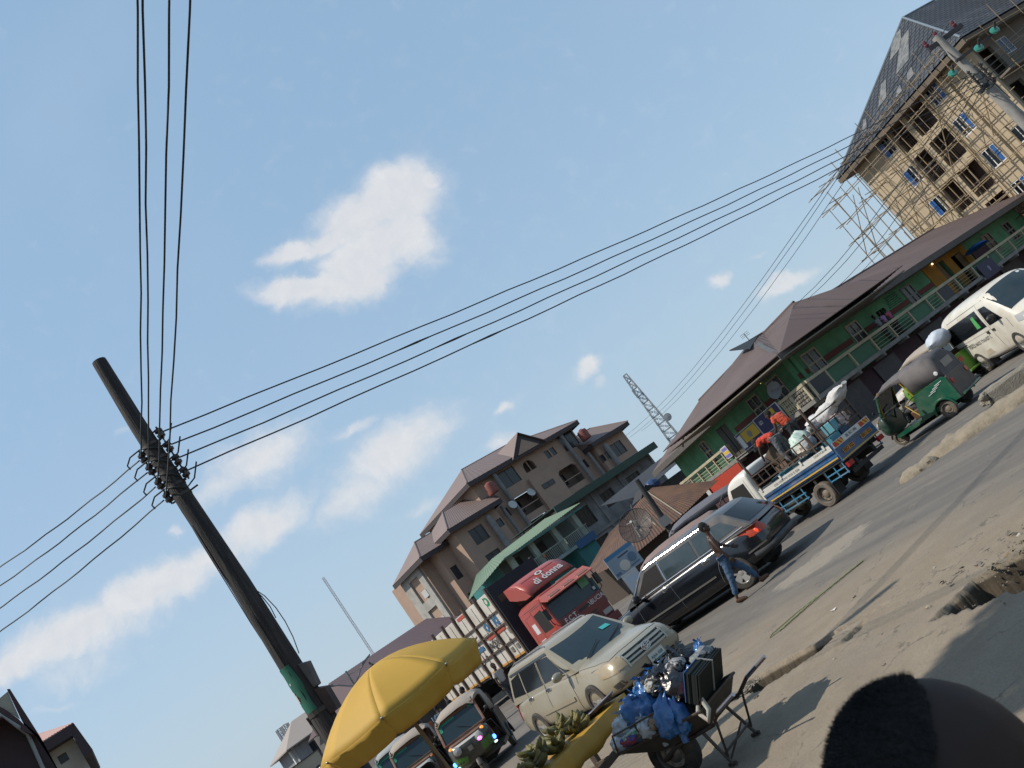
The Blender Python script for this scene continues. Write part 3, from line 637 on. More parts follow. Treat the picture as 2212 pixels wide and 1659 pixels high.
# ---------------------------------------------------------------- long green two-storey corner building
def stone_panel(par, M, w, h, seed, n0=.19):
    """random rubble facing: every stone a piece"""
    rnd = random.Random(seed); z = 0; SM = [mat('rubble stone %d' % i, c, .9, bump=.4, bscale=30) for i, c in enumerate(((.20, .18, .145), (.145, .135, .115), (.235, .205, .16), (.11, .105, .095)))]
    bk = G(); bk.bx(0, w, .0, .05, 0, h); b = bk.build('stone_cladding', mat('dark mortar', (.05, .047, .042), .95), par); b.matrix_local = M
    mes = []
    for i in range(10):
        g = G(); k = 6; P = [((.5+rnd.uniform(-.08, .1))*math.cos(2*PI*j/k+.4), (.46+rnd.uniform(-.08, .1))*math.sin(2*PI*j/k+.4)) for j in range(k)]
        g.add([(x, 0, z_) for x, z_ in P]+[(x*.72, -.5, z_*.72) for x, z_ in P], [tuple(range(k, 2*k))]+[(j, (j+1) % k, (j+1) % k+k, j+k) for j in range(k)]); mes.append(g.mesh('stone', SM[i % 4]))
    r = 0
    while z < h-.04:
        rh = min(n0*rnd.uniform(.8, 1.2), h-z); x = -rnd.uniform(0, .1)
        while x < w:
            rw = n0*rnd.uniform(.9, 1.7); c0, c1 = max(x, .01), min(x+rw, w-.01)
            if c1-c0 > .05: link('stone', rnd.choice(mes), b, T((c0+c1)/2, 0, z+rh/2) @ RY(rnd.uniform(-.12, .12)) @ Matrix.Diagonal(((c1-c0)*1.0, .11, rh*1.02, 1)))
            x += rw
        z += rh
GREEN = stain('green painted render', (.13, .34, .175), (.10, .27, .14), .5, .6, (.035, .06, .04), .45); GCREAM = stain('cream painted rail', (.46, .40, .27), (.38, .33, .23), 2, .6, (.16, .13, .09), .4)
def green_building():
    t = thing('shop_house', 'long green two-storey corner building with a cream balcony rail and brown hipped roof', 'building')
    L = FR(5.2, 66.3, -72.5); RW = FR(11.2, 46.3, 39); LL, RL = 20.95, 33.0
    ROOFM = mat('brown roof sheet', (.105, .072, .066), .62, .1, col2=(.155, .112, .10), nscale=.35, namt=.8, dirt=(.07, .048, .045), dscale=.7, damt=.6)
    CF = mat('cream window frame', (.42, .37, .26), .7); SOFF = mat('dusty soffit', (.20, .175, .14), .85, col2=(.11, .095, .08), nscale=1.5)
    RED = mat('dull red band', (.18, .045, .035), .85, col2=(.12, .035, .03), nscale=2); SLABM = stain('grey concrete edge', (.27, .255, .23), (.16, .15, .135), 1.5)
    PLUM = stain('dark plum shopfront', (.055, .022, .03), (.085, .04, .045), .5)
    zf = 2.5
    # walls, set back behind the balcony
    wopsL = [(3.55, 4.75, 3.0, 4.72), (6.9, 8.6, 2.5, 4.62), (12.5, 14.0, 3.1, 4.74), (15.5, 17.05, 3.1, 4.76)]
    wopsR = [(3.0, 4.5, 3.1, 4.7), (7.75, 9.05, 3.1, 4.66), (11.1, 12.0, 2.5, 4.35), (14.6, 15.9, 3.1, 4.68), (19.6, 20.7, 2.5, 4.72), (21.7, 23.1, 2.5, 4.55), (26.5, 27.9, 3.1, 4.6), (30.0, 31.2, 3.0, 4.5)]
    g = G(); wall_geo(g, L, -1.5, 19.0, 0, 5.5, wopsL, .22, 1.3); wall_geo(g, RW, 1.92, 33.2, 0, 5.5, wopsR, .22, 1.3)
    g.bx(33.2, 33.4, 1.3, 9, 0, 5.5, RW); g.bx(-1.6, -1.4, 1.5, 8, 0, 5.5, L); g.build('wall', GREEN, t)
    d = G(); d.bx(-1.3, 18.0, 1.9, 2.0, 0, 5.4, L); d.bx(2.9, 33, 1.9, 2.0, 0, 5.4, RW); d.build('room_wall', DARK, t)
    lo = G(); lo.bx(-1.4, 19.2, 1.1, 1.29, 0, 2.2, L); lo.bx(1.7, 33, 1.1, 1.29, 0, 2.2, RW); lo.build('shopfront', PLUM, t)
    for x0, x1, z0, z1 in ((2.2, 5.4, 0, 2.0), (7, 9.4, 0, 2.0), (12.5, 15.6, 0, 2.0), (19, 21.5, 0, 2.1), (25, 28, 0, 2.1)):
        s = G(); s.bx(x0, x1, 1.0, 1.098, z0, z1, RW); [s.bx(x0, x1, .98, .999, z0+.25*k, z0+.25*k+.02, RW) for k in range(int((z1-z0)/.25))]; s.build('shutter', mat('dark shutter', (.045, .04, .045), .5, .3, col2=(.1, .08, .07), nscale=3), t)
    for M, ws in ((L, [(3.55, 3.0, 1.2, 1.72), (12.5, 3.1, 1.5, 1.64), (15.5, 3.1, 1.55, 1.66)]), (RW, [(3.0, 3.1, 1.5, 1.6), (7.75, 3.1, 1.3, 1.56), (14.6, 3.1, 1.3, 1.58), (26.5, 3.1, 1.4, 1.5), (30, 3.0, 1.2, 1.5)])):
        for x, z, w, h in ws:
            window(t, M, x, z, w, h, CF if M is L or x < 10 else mat('grey cream frame', (.24, .23, .20), .8), mat('dim pane', (.02, .022, .024), .25), 2, 2, .10, 1.24, .1, zs=[.55])
    for a, b in ((6.9, 7.7), (7.8, 8.6)): dr = G(); dr.bx(a, b, 1.30, 1.36, 2.5, 4.6, L); dr.build('door', mat('grey door', (.085, .08, .072), .7, col2=(.05, .05, .045), nscale=2), t)
    # red dado band between windows
    for M, a, b in ((L, 9.2, 12.4), (L, 14.1, 15.4), (RW, 1.95, 2.9), (RW, 4.6, 7.6), (RW, 9.2, 11.0), (RW, 12.2, 14.5), (RW, 16.0, 18.0)): g = G(); g.bx(a, b, 1.262, 1.297, 3.66, 3.98, M); g.build('painted_band', RED, t)
    # orange shopfront upstairs
    g = G(); wall_geo(g, RW, 18.0, 23.9, 2.5, 5.0, [(19.6, 20.7, 2.5, 4.72), (21.7, 23.1, 2.5, 4.55)], .04, 1.25); g.build('orange_front', stain('orange render', (.42, .19, .018), (.36, .16, .015), 1), t)
    for a, b, c in ((19.65, 20.2, 4.7), (22.35, 23.1, 4.5)): g = G(); g.bx(a, b, 1.3, 1.34, 2.5, c, RW); g.build('door', mat('brown door', (.14, .075, .02), .6), t)
    g = G(); g.bx(24.1, 26.4, 1.24, 1.29, 2.5, 4.3, RW); g.build('dark_panel', PLUM, t)
    g = G(); rn = random.Random(8)                              # worn hand lettering, too faded to read
    for i in range(6):
        x = 12.5+.05*i
        while x < 14.1: w = rn.uniform(.05, .12); g.bx(x, x+w, 1.290, 1.299, 4.05+.12*i, 4.05+.12*i+rn.uniform(.05, .09), RW); x += w+rn.uniform(.03, .09)
    g.build('faded_lettering', mat('dark green letters', (.012, .045, .03), .8), t)['kind'] = 'stuff'
    # floor slab and joists
    g = G(); g.bx(0, LL, -.02, 1.3, 2.28, zf, L); g.bx(0, 33.2, -.02, 1.3, 2.28, zf, RW); g.build('balcony_slab', SLABM, t)
    je = G().bx(-.1, .1, -.16, .5, -.17, 0).mesh('joist_end', SLABM)
    for k in range(8): link('joist_end', je, t, L @ T(1.5+2.7*k, 0, 2.28))
    for k in range(12): link('joist_end', je, t, RW @ T(1.5+2.7*k, 0, 2.28))
    # rail
    pe = G().bx(-.06, .06, .0, .12, 0, .80).mesh('rail_post', GCREAM)
    def rail(M, x0, x1, posts, gaps, rods=4):
        g = G(); g.bx(x0, x1, -.04, .14, 3.30, 3.46, M); g.build('top_beam', GCREAM, t)
        for x in posts: link('rail_post', pe, t, M @ T(x, 0, 2.5))
        for a, b in gaps:
            me = G().tube([(0, 0, 0), (b-a, 0, 0)], .016, 5).mesh('rail_rod', GCREAM)
            for k in range(rods): link('rail_rod', me, t, M @ T(a, .06, 2.5+.8*(k+.7)/(rods+.2)))
    rail(L, 0, 9.6, (.1, 1.9, 3.5, 5.1, 6.64, 8.2, 9.5), ((1.9, 3.5), (3.5, 6.64), (6.64, 9.5)))
    rail(L, 17.5, 19.0, (17.6, 18.9), ((17.5, 19.0),), 5)
    rail(L, 18.7, LL+.05, (18.75, 20.85), ())
    rail(RW, 0, 33.1, (.1, 2.2, 4.68, 7.03, 9.19, 11.55, 13.85, 15.3, 17.9, 20.4, 22.9, 24.3, 26.5, 28.8, 31, 33), ((7.03, 9.19), (9.19, 11.55), (13.85, 15.3), (16.8, 20.4), (24.3, 33)))
    bal = G().lathe([(.03, 0), (.06, .06), (.035, .14), (.07, .3), (.035, .5), (.055, .62), (.03, .7), (.03, .8)], 8).mesh('baluster', GCREAM)
    for k in range(6): link('baluster', bal, t, L @ T(17.75+.22*k, .06, 2.5))
    for a, b in ((.15, 2.1), (15.4, 16.8)): g = G(); g.bx(a, b, .02, .08, 2.52, 3.29, RW); g.build('grey_panel', mat('dark grey board', (.045, .048, .052), .7, col2=(.07, .07, .07), nscale=2), t)
    gp = mat('green mesh panel', (.06, .15, .085), .8, col2=(.045, .11, .065), nscale=6)
    for a, b in ((2.3, 4.6), (4.75, 6.95), (11.6, 13.8), (20.5, 24.2)):
        g = G(); g.bx(a, b, .10, .13, 2.52, 3.29, RW); g.build('infill_panel', gp, t)
    g = G(); g.bx(2.0, 9.5, .16, .18, 2.52, 3.1, L); g.build('infill_panel', gp, t)
    stone_panel(t, L @ T(19.0, -.01, 2.52), 1.80, .78, 3); stone_panel(t, L @ T(.15, -.01, 2.52), 1.7, .78, 4)
    # roof: two wings meeting at a gablet over the corner
    def wing(M, x0, x1, y0, y1, z, zr, ridge, n):
        yc = (y0+y1)/2; a, b = ridge
        P = [((x0, y0, z), (x1, y0, z), (b, yc, zr), (a, yc, zr)), ((x1, y1, z), (x0, y1, z), (a, yc, zr), (b, yc, zr))]
        for q in P:
            g = G(); corrug(g, *q, n, .025, .03, M); g.build('roof_sheet', ROOFM, t)
        for q in (((x0, y1, z), (x0, y0, z), (a, yc, zr)), ((x1, y0, z), (x1, y1, z), (b, yc, zr))):
            g = G(); g.slab(q, .05, M); g.build('roof_end', ROOFM, t)
        g = G(); g.tube([(a, yc, zr+.02), (b, yc, zr+.02)], .09, 6, M); g.build('ridge_cap', ROOFM, t)
        f = G(); f.bx(x0, x1, y0-.03, y0-.002, z-.34, z+.02, M); f.build('fascia', mat('grey fascia board', (.085, .075, .066), .8, col2=(.14, .125, .11), nscale=3), t)
        s = G(); s.bx(x0, x1, y0, y1-.1, z-.30, z-.24, M); s.build('soffit', SOFF, t)
    wing(L, -2.2, 21.3, -.35, 8.4, 5.22, 7.15, (2.2, 18.4), 60); wing(RW, -.45, 34.2, -.35, 10.0, 5.20, 7.2, (5.2, 29.6), 90)
    g = G(); q = [RW @ Vector(v) for v in ((3.2, 3.5, 6.7), (6.0, 4.75, 7.24), (3.8, 5.2, 7.45))]; g.slab(q, .06); g.build('gablet', mat('dark gablet board', (.02, .026, .03), .7), t)
    g = G(); q = L @ Vector((20.9, -.42, 5.0)); g.beam(RW @ Vector((.0, -.05, 5.28)), RW @ Vector((3.2, 3.0, 6.65)), .28, .02); g.build('valley_sheet', mat('grey flashing', (.16, .15, .135), .5, .4, col2=(.08, .07, .06), nscale=3), t)
    for (a, b) in (((9.5, 1.4), (12.0, 1.9)), ((8.4, 1.1), (8.9, 1.3))):
        g = G(); zz = lambda y: 5.28+(y+.35)*2.0/5.17; g.beam(RW @ Vector((a[0], a[1], zz(a[1]))), RW @ Vector((b[0], b[1], zz(b[1]))), .10, .015); g.build('lifted_flashing', mat('bright flashing', (.55, .53, .5), .4, .3), t)
    # lights
    for M, x, z in ((L, 15.3, 4.95), (RW, 19.3, 4.85)):
        g = G(); g.ell((x, 1.18, z), .06, (8, 6), M); g.build('lamp', mat('lit bulb', (.9, .7, .3), .4, emit=((1, .72, .3), 4)), t)
    # ladder-like plank on the eave
    g = G(); g.beam(L @ Vector((5.2, -.4, 5.1)), L @ Vector((7.2, -.3, 6.0)), .1, .03); g.build('loose_plank', IRON, t)
    return L, RW
GL, GR = green_building()
def board(name, label, cat, M, w, h, col, prints, depth=.05, group=None, rim=None):
    t = thing(name, label, cat, M, group); g = G(); g.bx(0, w, 0, depth, 0, h); g.build('panel', mat('board '+name+label[:12], col, .6, col2=tuple(c*.7 for c in col), nscale=2, namt=.4), t)
    for i, p in enumerate(prints):
        g = G()
        if p[0] == 'r': g.bx(p[1], p[2], -.004-.002*i, -.001-.002*i, p[3], p[4]); nm = 'print_block'
        elif p[0] == 'e': g.ell((p[1], -.012, p[2]), (p[3], .01, p[4]), (16, 8)); nm = 'print_disc'
        else: text_geo(g, p[1], p[4], T(p[2], -.001, p[3]), .004+.002*i, p[6] if len(p) > 6 else .02); nm = 'lettering'
        g.build(nm, mat('print %s' % (p[5],), p[5], .6), t)
    if rim: g = G(); [g.bx(*q) for q in ((-.03, w+.03, -.02, depth, -.03, 0), (-.03, w+.03, -.02, depth, h, h+.03), (-.03, 0, -.02, depth, 0, h), (w, w+.03, -.02, depth, 0, h))]; g.build('rim', mat('rim %s' % (rim,), rim, .5), t)
    return t
NAVY = (.02, .022, .10); YEL = (.62, .42, .02); WH = (.7, .7, .68)
board('banner', 'navy and yellow banner reading N40 tied to the green balcony rail', 'banner', GL @ T(14.4, -.12, 2.55), 3.1, 1.0, NAVY, [('r', .2, 1.2, .42, .85, NAVY), ('r', 1.5, 2.5, .62, .93, YEL), ('r', 1.75, 3.05, .05, .2, YEL), ('t', 'N40', 2.25, .40, .42, WH, .03), ('t', 'GO', .55, .62, .3, WH)], rim=WH)
board('banner', 'yellow and navy banner behind the red-shirted men on the balcony rail', 'banner', GL @ T(11.4, -.12, 2.5), 2.9, 1.0, NAVY, [('r', .7, 2.8, .3, .95, YEL), ('e', 1.7, .62, .3, .2, (.25, .24, .22)), ('r', .05, .6, .1, .9, WH)], rim=WH)
board('poster', 'small purple and yellow poster at the left end of the balcony rail', 'poster', GL @ T(8.75, -.12, 2.72), .85, .78, (.55, .53, .5), [('r', .06, .79, .50, .70, (.16, .14, .42)), ('r', .06, .79, .28, .46, YEL), ('r', .06, .79, .06, .24, (.16, .14, .42))])
board('banner', 'dark navy poster with a pale emblem on the far balcony rail above the van', 'banner', GR @ T(20.6, -.14, 2.06), 2.2, 1.05, (.03, .028, .075), [('e', 1.1, .55, .14, .16, (.22, .22, .3)), ('r', .98, 1.22, .34, .42, (.22, .22, .3))])
g = board('shop_sign', 'red and white shop sign reading NEW STEP under the balcony', 'shop sign', GL @ T(-.35, -.5, 1.25), 4.9, .86, (.46, .055, .025), [('r', .95, 4.85, .04, .84, (.42, .45, .43)), ('r', 2.2, 4.0, .34, .82, (.02, .03, .06)), ('t', 'NEW STEP', 3.1, .56, .36, WH), ('r', 2.4, 4.7, .08, .26, (.25, .38, .28)), ('e', 1.5, .5, .16, .12, (.03, .12, .08)), ('e', 1.9, .22, .12, .1, (.03, .12, .08))])
board('shop_sign', 'plain orange-red shop board with yellow script right of the NEW STEP sign', 'shop sign', GL @ T(4.7, -.45, 1.05), 5.5, 1.2, (.42, .045, .02), [('t', 'A Taste O Dar', 2.0, .2, .28, (.65, .5, .2), .01)])
def sat_dish(M, r, label, col, group=None, mesh=False):
    t = thing('satellite_dish', label, 'satellite dish', M, group); g = G(); pr = [(.02, 0)]+[(r*k/6, .22*r*(k/6)**2) for k in range(1, 7)]; pr += [(q, z+.015) for q, z in pr[::-1]]
    g.lathe(pr, 22); g.build('reflector', col, t, 60)
    a = G(); a.tube([(-r*.7, -.0, .12*r), (0, -r*.1, r*.85)], .014, 6); a.tube([(r*.7, 0, .12*r), (0, -r*.1, r*.85)], .014, 6); a.ell((0, -r*.1, r*.87), (.05, .05, .08)); a.build('feed_arm', STEEL, t)
    p = G(); p.tube([(0, 0, -.02), (0, .0, -.18)], .03, 7); p.build('mount', IRON, t); return t
DISHG = mat('grey dish', (.20, .21, .22), .55, col2=(.14, .14, .15), nscale=4)
sat_dish(GL @ T(18.35, -.1, 4.02) @ RX(R(75)) @ RY(R(25)), .46, 'grey satellite dish on the corner of the green balcony', DISHG)
g = G(); g.tube([(18.35, .1, 3.4), (18.38, .12, 3.9), (18.36, .05, 4.0)], .025, 6, GL); tag(g.build('mast', IRON), 'short steel pipe holding the grey dish at the balcony corner', 'pipe')
u = thing('umbrella', 'round blue cloth umbrella open under the brown eave, seen side-on', 'umbrella', GR @ T(23.2, .35, 4.12) @ RY(R(8)))
g = G(); g.lathe([(.02, .20), (.3, .17), (.6, .09), (.85, -.05), (.84, -.06), (.6, .07), (.3, .15), (.02, .18)], 10); g.build('canopy', mat('blue nylon', (.02, .12, .42), .6), u, 60); g = G(); g.tube([(0, 0, .18), (0, 0, -1.55)], .02, 6); g.build('pole', IRON, u)
# ---------------------------------------------------------------- pink apartment block far behind
def pink_block():
    M = FR(-14.1, 97, 42); t = thing('apartment_block', 'four-storey pink apartment block with brown hipped roofs, arches and grey columns', 'building', M)
    PINK = stain('pink beige render', (.40, .275, .205), (.35, .24, .18), .25, .6, (.20, .16, .13), .25); FR_ = mat('brown window frame', (.05, .04, .038), .6); GCOL = stain('grey column', (.24, .23, .225), (.19, .185, .18), 1)
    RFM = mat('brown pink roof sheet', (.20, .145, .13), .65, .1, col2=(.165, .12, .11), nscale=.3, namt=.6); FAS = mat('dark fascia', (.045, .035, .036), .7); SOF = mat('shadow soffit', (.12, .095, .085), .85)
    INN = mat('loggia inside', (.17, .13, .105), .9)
    # main block set back 1.2 m behind the wings; arched recesses and loggias are real openings
    rows = (15.0, 11.9, 8.8, 5.7, 2.6)
    ops = []; W2 = []; LOG = []
    for i, z in enumerate(rows):
        if i == 0:
            for x, w, dz, h in ((10.0, 2.6, 0, 2.0), (7.6, .9, .3, .9), (17.6, .75, .5, 1.0), (18.55, .75, .5, 1.0), (20.6, 2.6, .1, 2.1)): ops.append((x, x+w, z+dz, z+dz+h)); W2.append((x, z+dz, w, h))
            ops.append((13.7, 15.5, z+.35, z+1.7)); LOG.append((13.7, 15.5, z+.35, z+1.7, True))
        else:
            for x0, x1 in ((9.6, 13.1), (17.3, 20.6)): ops.append((x0, x1, z-.6, z+1.75)); LOG.append((x0, x1, z-.6, z+1.75, False))
            ops.append((13.9, 15.7, z+.8, z+1.35)); W2.append((13.9, z+.8, 1.8, .55))
            for x in (7.7, 21.4): ops.append((x, x+.8, z+.3, z+1.4)); W2.append((x, z+.3, .8, 1.1))
    g = G(); y = 1.2; wall_geo(g, IDM, 6.2, 23.4, 0, 17.4, ops, .25, y); wall_geo(g, T(6.2, y, 0) @ RZ(R(90)), .25, 12, 0, 17.4, [], .25, -.25); g.bx(23.15, 23.4, y+.25, y+12, 0, 17.4); g.build('wall', PINK, t)
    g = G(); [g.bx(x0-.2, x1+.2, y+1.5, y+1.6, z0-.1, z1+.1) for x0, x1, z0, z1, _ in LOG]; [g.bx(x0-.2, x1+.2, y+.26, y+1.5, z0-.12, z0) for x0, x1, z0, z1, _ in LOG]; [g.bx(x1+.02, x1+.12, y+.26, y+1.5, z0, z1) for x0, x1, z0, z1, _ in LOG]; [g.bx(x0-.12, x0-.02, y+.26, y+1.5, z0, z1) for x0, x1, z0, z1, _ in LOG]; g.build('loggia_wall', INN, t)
    for x0, x1, z0, z1, arch in LOG:
        g = G()
        if arch:
            xc = (x0+x1)/2; r = (x1-x0)/2
            for s_ in (-1, 1): g.prism([(xc+s_*r, z1)]+[(xc+s_*r*math.cos(a), z1-.9+.9*math.sin(a)) for a in np.linspace(0, PI/2, 8)]+[(xc, z1)], y-.03, y+.22)
            g.bx(xc-.06, xc+.06, y+.05, y+.12, z0, z1)
        else:
            c = .5; g.prism([(x0, z1), (x0+c, z1), (x0, z1-c)], y-.02, y+.2); g.prism([(x1, z1), (x1, z1-c), (x1-c, z1)], y-.02, y+.2); g.bx(x0+.15, x1-.15, y+.02, y+.12, z0+.85, z0+.95)
        g.build('arch_trim' if arch else 'loggia_corner', PINK, t)
        if not arch: window(t, IDM, x0+.4, z0+.6, 1.5, 1.4, FR_, GLASS, 2, 1, .08, y+1.4, .08)
    for x, z, w, h in W2: window(t, IDM, x, z, w, h, FR_, mat('dim window glass', (.025, .03, .036), .2), 2 if w > .95 else 1, 1, .06, y+.08, .08)
    g = G(); [g.bx(13.0, 17.0, y-.45, y-.003, 0, 14.6) for _ in (0,)]; g.build('centre_bay', PINK, t)
    for i, z in enumerate(rows[1:]): window(t, IDM, 14.0, z+.75, 1.9, .6, FR_, mat('dim window glass', (.025, .03, .036), .2), 2, 1, .06, y-.52, .06)
    ce = G().lathe([(.26, 0), (.26, 17.2)], 14).mesh('column', GCOL)
    for x in (9.3, 20.9): link('column', ce, t, T(x, y-.5, 0))
    c2 = G().lathe([(.2, 0), (.2, 13.6)], 12).mesh('column', GCOL)
    for x in (7.4, 22.6): link('column', c2, t, T(x, y-.75, 0))
    # wings
    def wing(x0, x1, z, cols, wn, y0=0):
        ops = [(a, a+w, zz, zz+h) for a, w, zz, h in wn]
        g = G(); wall_geo(g, IDM, x0, x1, 0, z, ops, .25, y0); g.bx(x0, x0+.25, y0+.25, y0+8, 0, z); g.bx(x1-.25, x1, y0+.25, y0+8, 0, z); g.build('wing_wall', PINK, t)
        for a, w, zz, h in wn: window(t, IDM, a, zz, w, h, FR_, mat('dim window glass', (.025, .03, .036), .2), 2 if w > 1 else 1, 1, .06, y0+.1, .08)
        for x in cols:
            g = G(); g.lathe([(.34, 0), (.34, z-1.2), (.28, z-.8), (.1, z-.6)], 14, T(x, y0-.55, 0)); g.build('column', GCOL, t, 40)
    wl = [(1.6, 2.0, zz, 1.75) for zz in (11.3, 8.2, 5.1)]+[(5.3, .8, zz+.3, .9) for zz in (11.3, 8.2, 5.1)]
    wr = [(25.6, 2.1, zz, 1.7) for zz in (11.2, 8.1)]+[(23.3, .7, zz+.4, .9) for zz in (11.2, 8.1)]+[(24.2, .6, 11.6, .9)]
    wing(0, 6.19, 14.0, (4.4,), wl); wing(23.41, 29.0, 14.0, (24.6,), wr)
    # stepped left end: returns catch the sun
    wing(-1.7, -.01, 13.4, (), [(-1.35, .9, zz, 1.5) for zz in (9.6, 6.4)], 2.2); wing(-3.0, -1.71, 13.4, (), [], 4.0)
    g = G(); xc, z0 = -5.2, 10.0
    wall_geo(g, T(-3.0, 4.2, 0) @ RZ(R(90)), .1, 5.0, 0, 13.2, [(1.2, 3.4, 10.0, 12.6), (1.2, 3.4, 6.6, 9.0), (1.2, 3.4, 3.4, 5.8)], .25, .0); g.build('end_wall', stain('grey white render', (.42, .40, .37), (.34, .32, .29), .4), t)
    g = G(); g.bx(-2.7, -2.6, 4.4, 9, 0, 13); g.build('loggia_wall', DARK, t)
    for zz in (6.9, 3.7, 10.2):
        a = G(); a.bx(-3.3, -3.0, 5.3, 6.4, zz, zz+.8); a.build('air_unit', mat('air unit', (.5, .5, .48), .6), t)
    # roofs
    def roof(x0, x1, y0, y1, z, zr, rg=None, hx=None, n=26):
        yc = (y0+y1)/2; hx = (y1-y0)/2 if hx is None else hx; a, b = rg or (x0+hx, x1-hx)
        for q in (((x0, y0, z), (x1, y0, z), (b, yc, zr), (a, yc, zr)), ((x1, y1, z), (x0, y1, z), (a, yc, zr), (b, yc, zr))): g = G(); corrug(g, *q, n, .02, .05); g.build('roof_sheet', RFM, t)
        for q in (((x0, y1, z), (x0, y0, z), (a, yc, zr)), ((x1, y0, z), (x1, y1, z), (b, yc, zr))): g = G(); g.slab(q, .06); g.build('roof_end', RFM, t)
        f = G(); f.bx(x0+.02, x1-.02, y0+.02, y0+.1, z-.5, z-.05); f.bx(x0+.02, x0+.1, y0+.1, y1, z-.5, z-.05); f.bx(x1-.1, x1-.02, y0+.1, y1, z-.5, z-.05); f.build('fascia', FAS, t)
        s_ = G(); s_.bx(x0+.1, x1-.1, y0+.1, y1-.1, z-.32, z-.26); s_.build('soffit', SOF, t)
        r_ = G(); r_.tube([(x0, y0, z), (a, yc, zr), (b, yc, zr), (x1, y0, z)], .1, 6); r_.build('ridge_cap', RFM, t)
    roof(5.3, 24.2, .2, 14, 17.6, 20.6, hx=5.5); roof(-.9, 7.0, -.9, 8.6, 14.2, 16.8, (3.0, 8.5)); roof(22.6, 29.9, -.9, 9.0, 14.2, 16.6, (22, 28.8)); roof(-3.9, .2, 1.6, 9.6, 13.6, 15.8, (-1, 2))
    g = G(); g.prism([(12.6, 17.5), (17.6, 17.5), (15.1, 19.6)], .15, .4); g.build('gablet', FAS, t)
    for sx in (-1, 1):
        g = G(); q = [(15.1+sx*2.9, -.1, 17.3), (15.1, -.1, 19.8), (15.1, 6, 19.8), (15.1+sx*2.9, 5, 17.4)]; g.slab(q if sx < 0 else q[::-1], .06); g.build('gablet_roof', RFM, t)
    g = G(); g.prism([(13.3, 17.4), (16.9, 17.4), (15.1, 18.9)], .1, .15); g.build('gablet_wall', PINK, t)
    TK = mat('red water tank', (.22, .06, .045), .6)
    for x, y_, z in ((7.0, -.5, 15.0), (23.0, -.4, 14.9)):
        g = G(); g.lathe([(.62, 0), (.66, .1), (.62, .5), (.66, .9), (.58, 1.25), (.2, 1.4), (.2, 1.46)], 14, T(x, y_, z), cap=True); g.build('water_tank', TK, t, 40)
    DW = mat('white dish', (.5, .5, .49), .5)
    for x, z in ((8.7, 13.0), (12.4, 13.2)):
        g = G(); g.lathe([(.02, 0), (.3, .05), (.52, .14), (.5, .15), (.02, .03)], 14, T(x, y-.8 if x < 9 else y-.1, z) @ RX(R(75)), cap=True); g.tube([(x, y-.1, z), (x, y+.1, z-.5)], .03, 5); g.build('dish', DW, t, 50)
pink_block()

def grey_house():
    M = FR(-3.5, 85, 39); t = thing('house', 'stained grey concrete house with a long dark green roof edge', 'house', M)
    GC = stain('stained bare concrete', (.235, .235, .235), (.15, .15, .155), .35, .9, (.055, .055, .055), .7)
    ops = [(1.0, 3.1, 5.5, 7.3), (4.9, 6.6, 5.9, 7.4), (8.7, 10.6, 5.8, 7.3), (1.2, 3.1, 2.2, 4.2), (5.6, 7.4, 2.3, 4.0), (9.0, 10.4, 2.4, 3.9)]
    g = G(); wall_geo(g, IDM, 0, 13, 0, 8.1, ops, .3, 0); g.bx(0, .3, .3, 9, 0, 8.1); g.bx(12.7, 13, .3, 9, 0, 8.1); g.build('wall', GC, t)
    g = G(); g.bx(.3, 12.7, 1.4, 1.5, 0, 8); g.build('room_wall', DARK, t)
    for x in (0, 4.0, 7.9, 12.7): g = G(); g.bx(x, x+.28, -.12, -.002, 0, 8.1); g.build('concrete_pier', GC, t)
    g = G(); g.bx(.281, 12.69, -.14, -.003, 4.5, 4.75); g.build('concrete_beam', GC, t)
    FM = mat('iron window bars', (.03, .032, .036), .6)
    for a, b, c, d in ops: window(t, IDM, a, c, b-a, d-c, FM, mat('dim pane', (.02, .022, .024), .25), 3, 2, .06, .14, .06)
    RG = mat('dark green roof fascia', (.022, .055, .042), .55, col2=(.03, .07, .055), nscale=.8); f = G(); f.bx(-1.0, 13.6, -1.1, -.98, 7.95, 8.62); f.build('fascia', RG, t)
    g = G(); corrug(g, (-1.0, -1.1, 8.64), (13.6, -1.1, 8.64), (13.6, 9, 9.2), (-1, 9, 9.2), 50, .02, .04); g.build('roof_sheet', RG, t)
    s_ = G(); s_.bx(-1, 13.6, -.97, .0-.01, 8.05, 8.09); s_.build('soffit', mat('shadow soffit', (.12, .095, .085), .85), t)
    g = G(); g.bx(11.0, 12.2, -.5, -.15, 5.6, 6.5); g.build('white_panel', mat('pale board', (.4, .41, .4), .7), t)
grey_house()
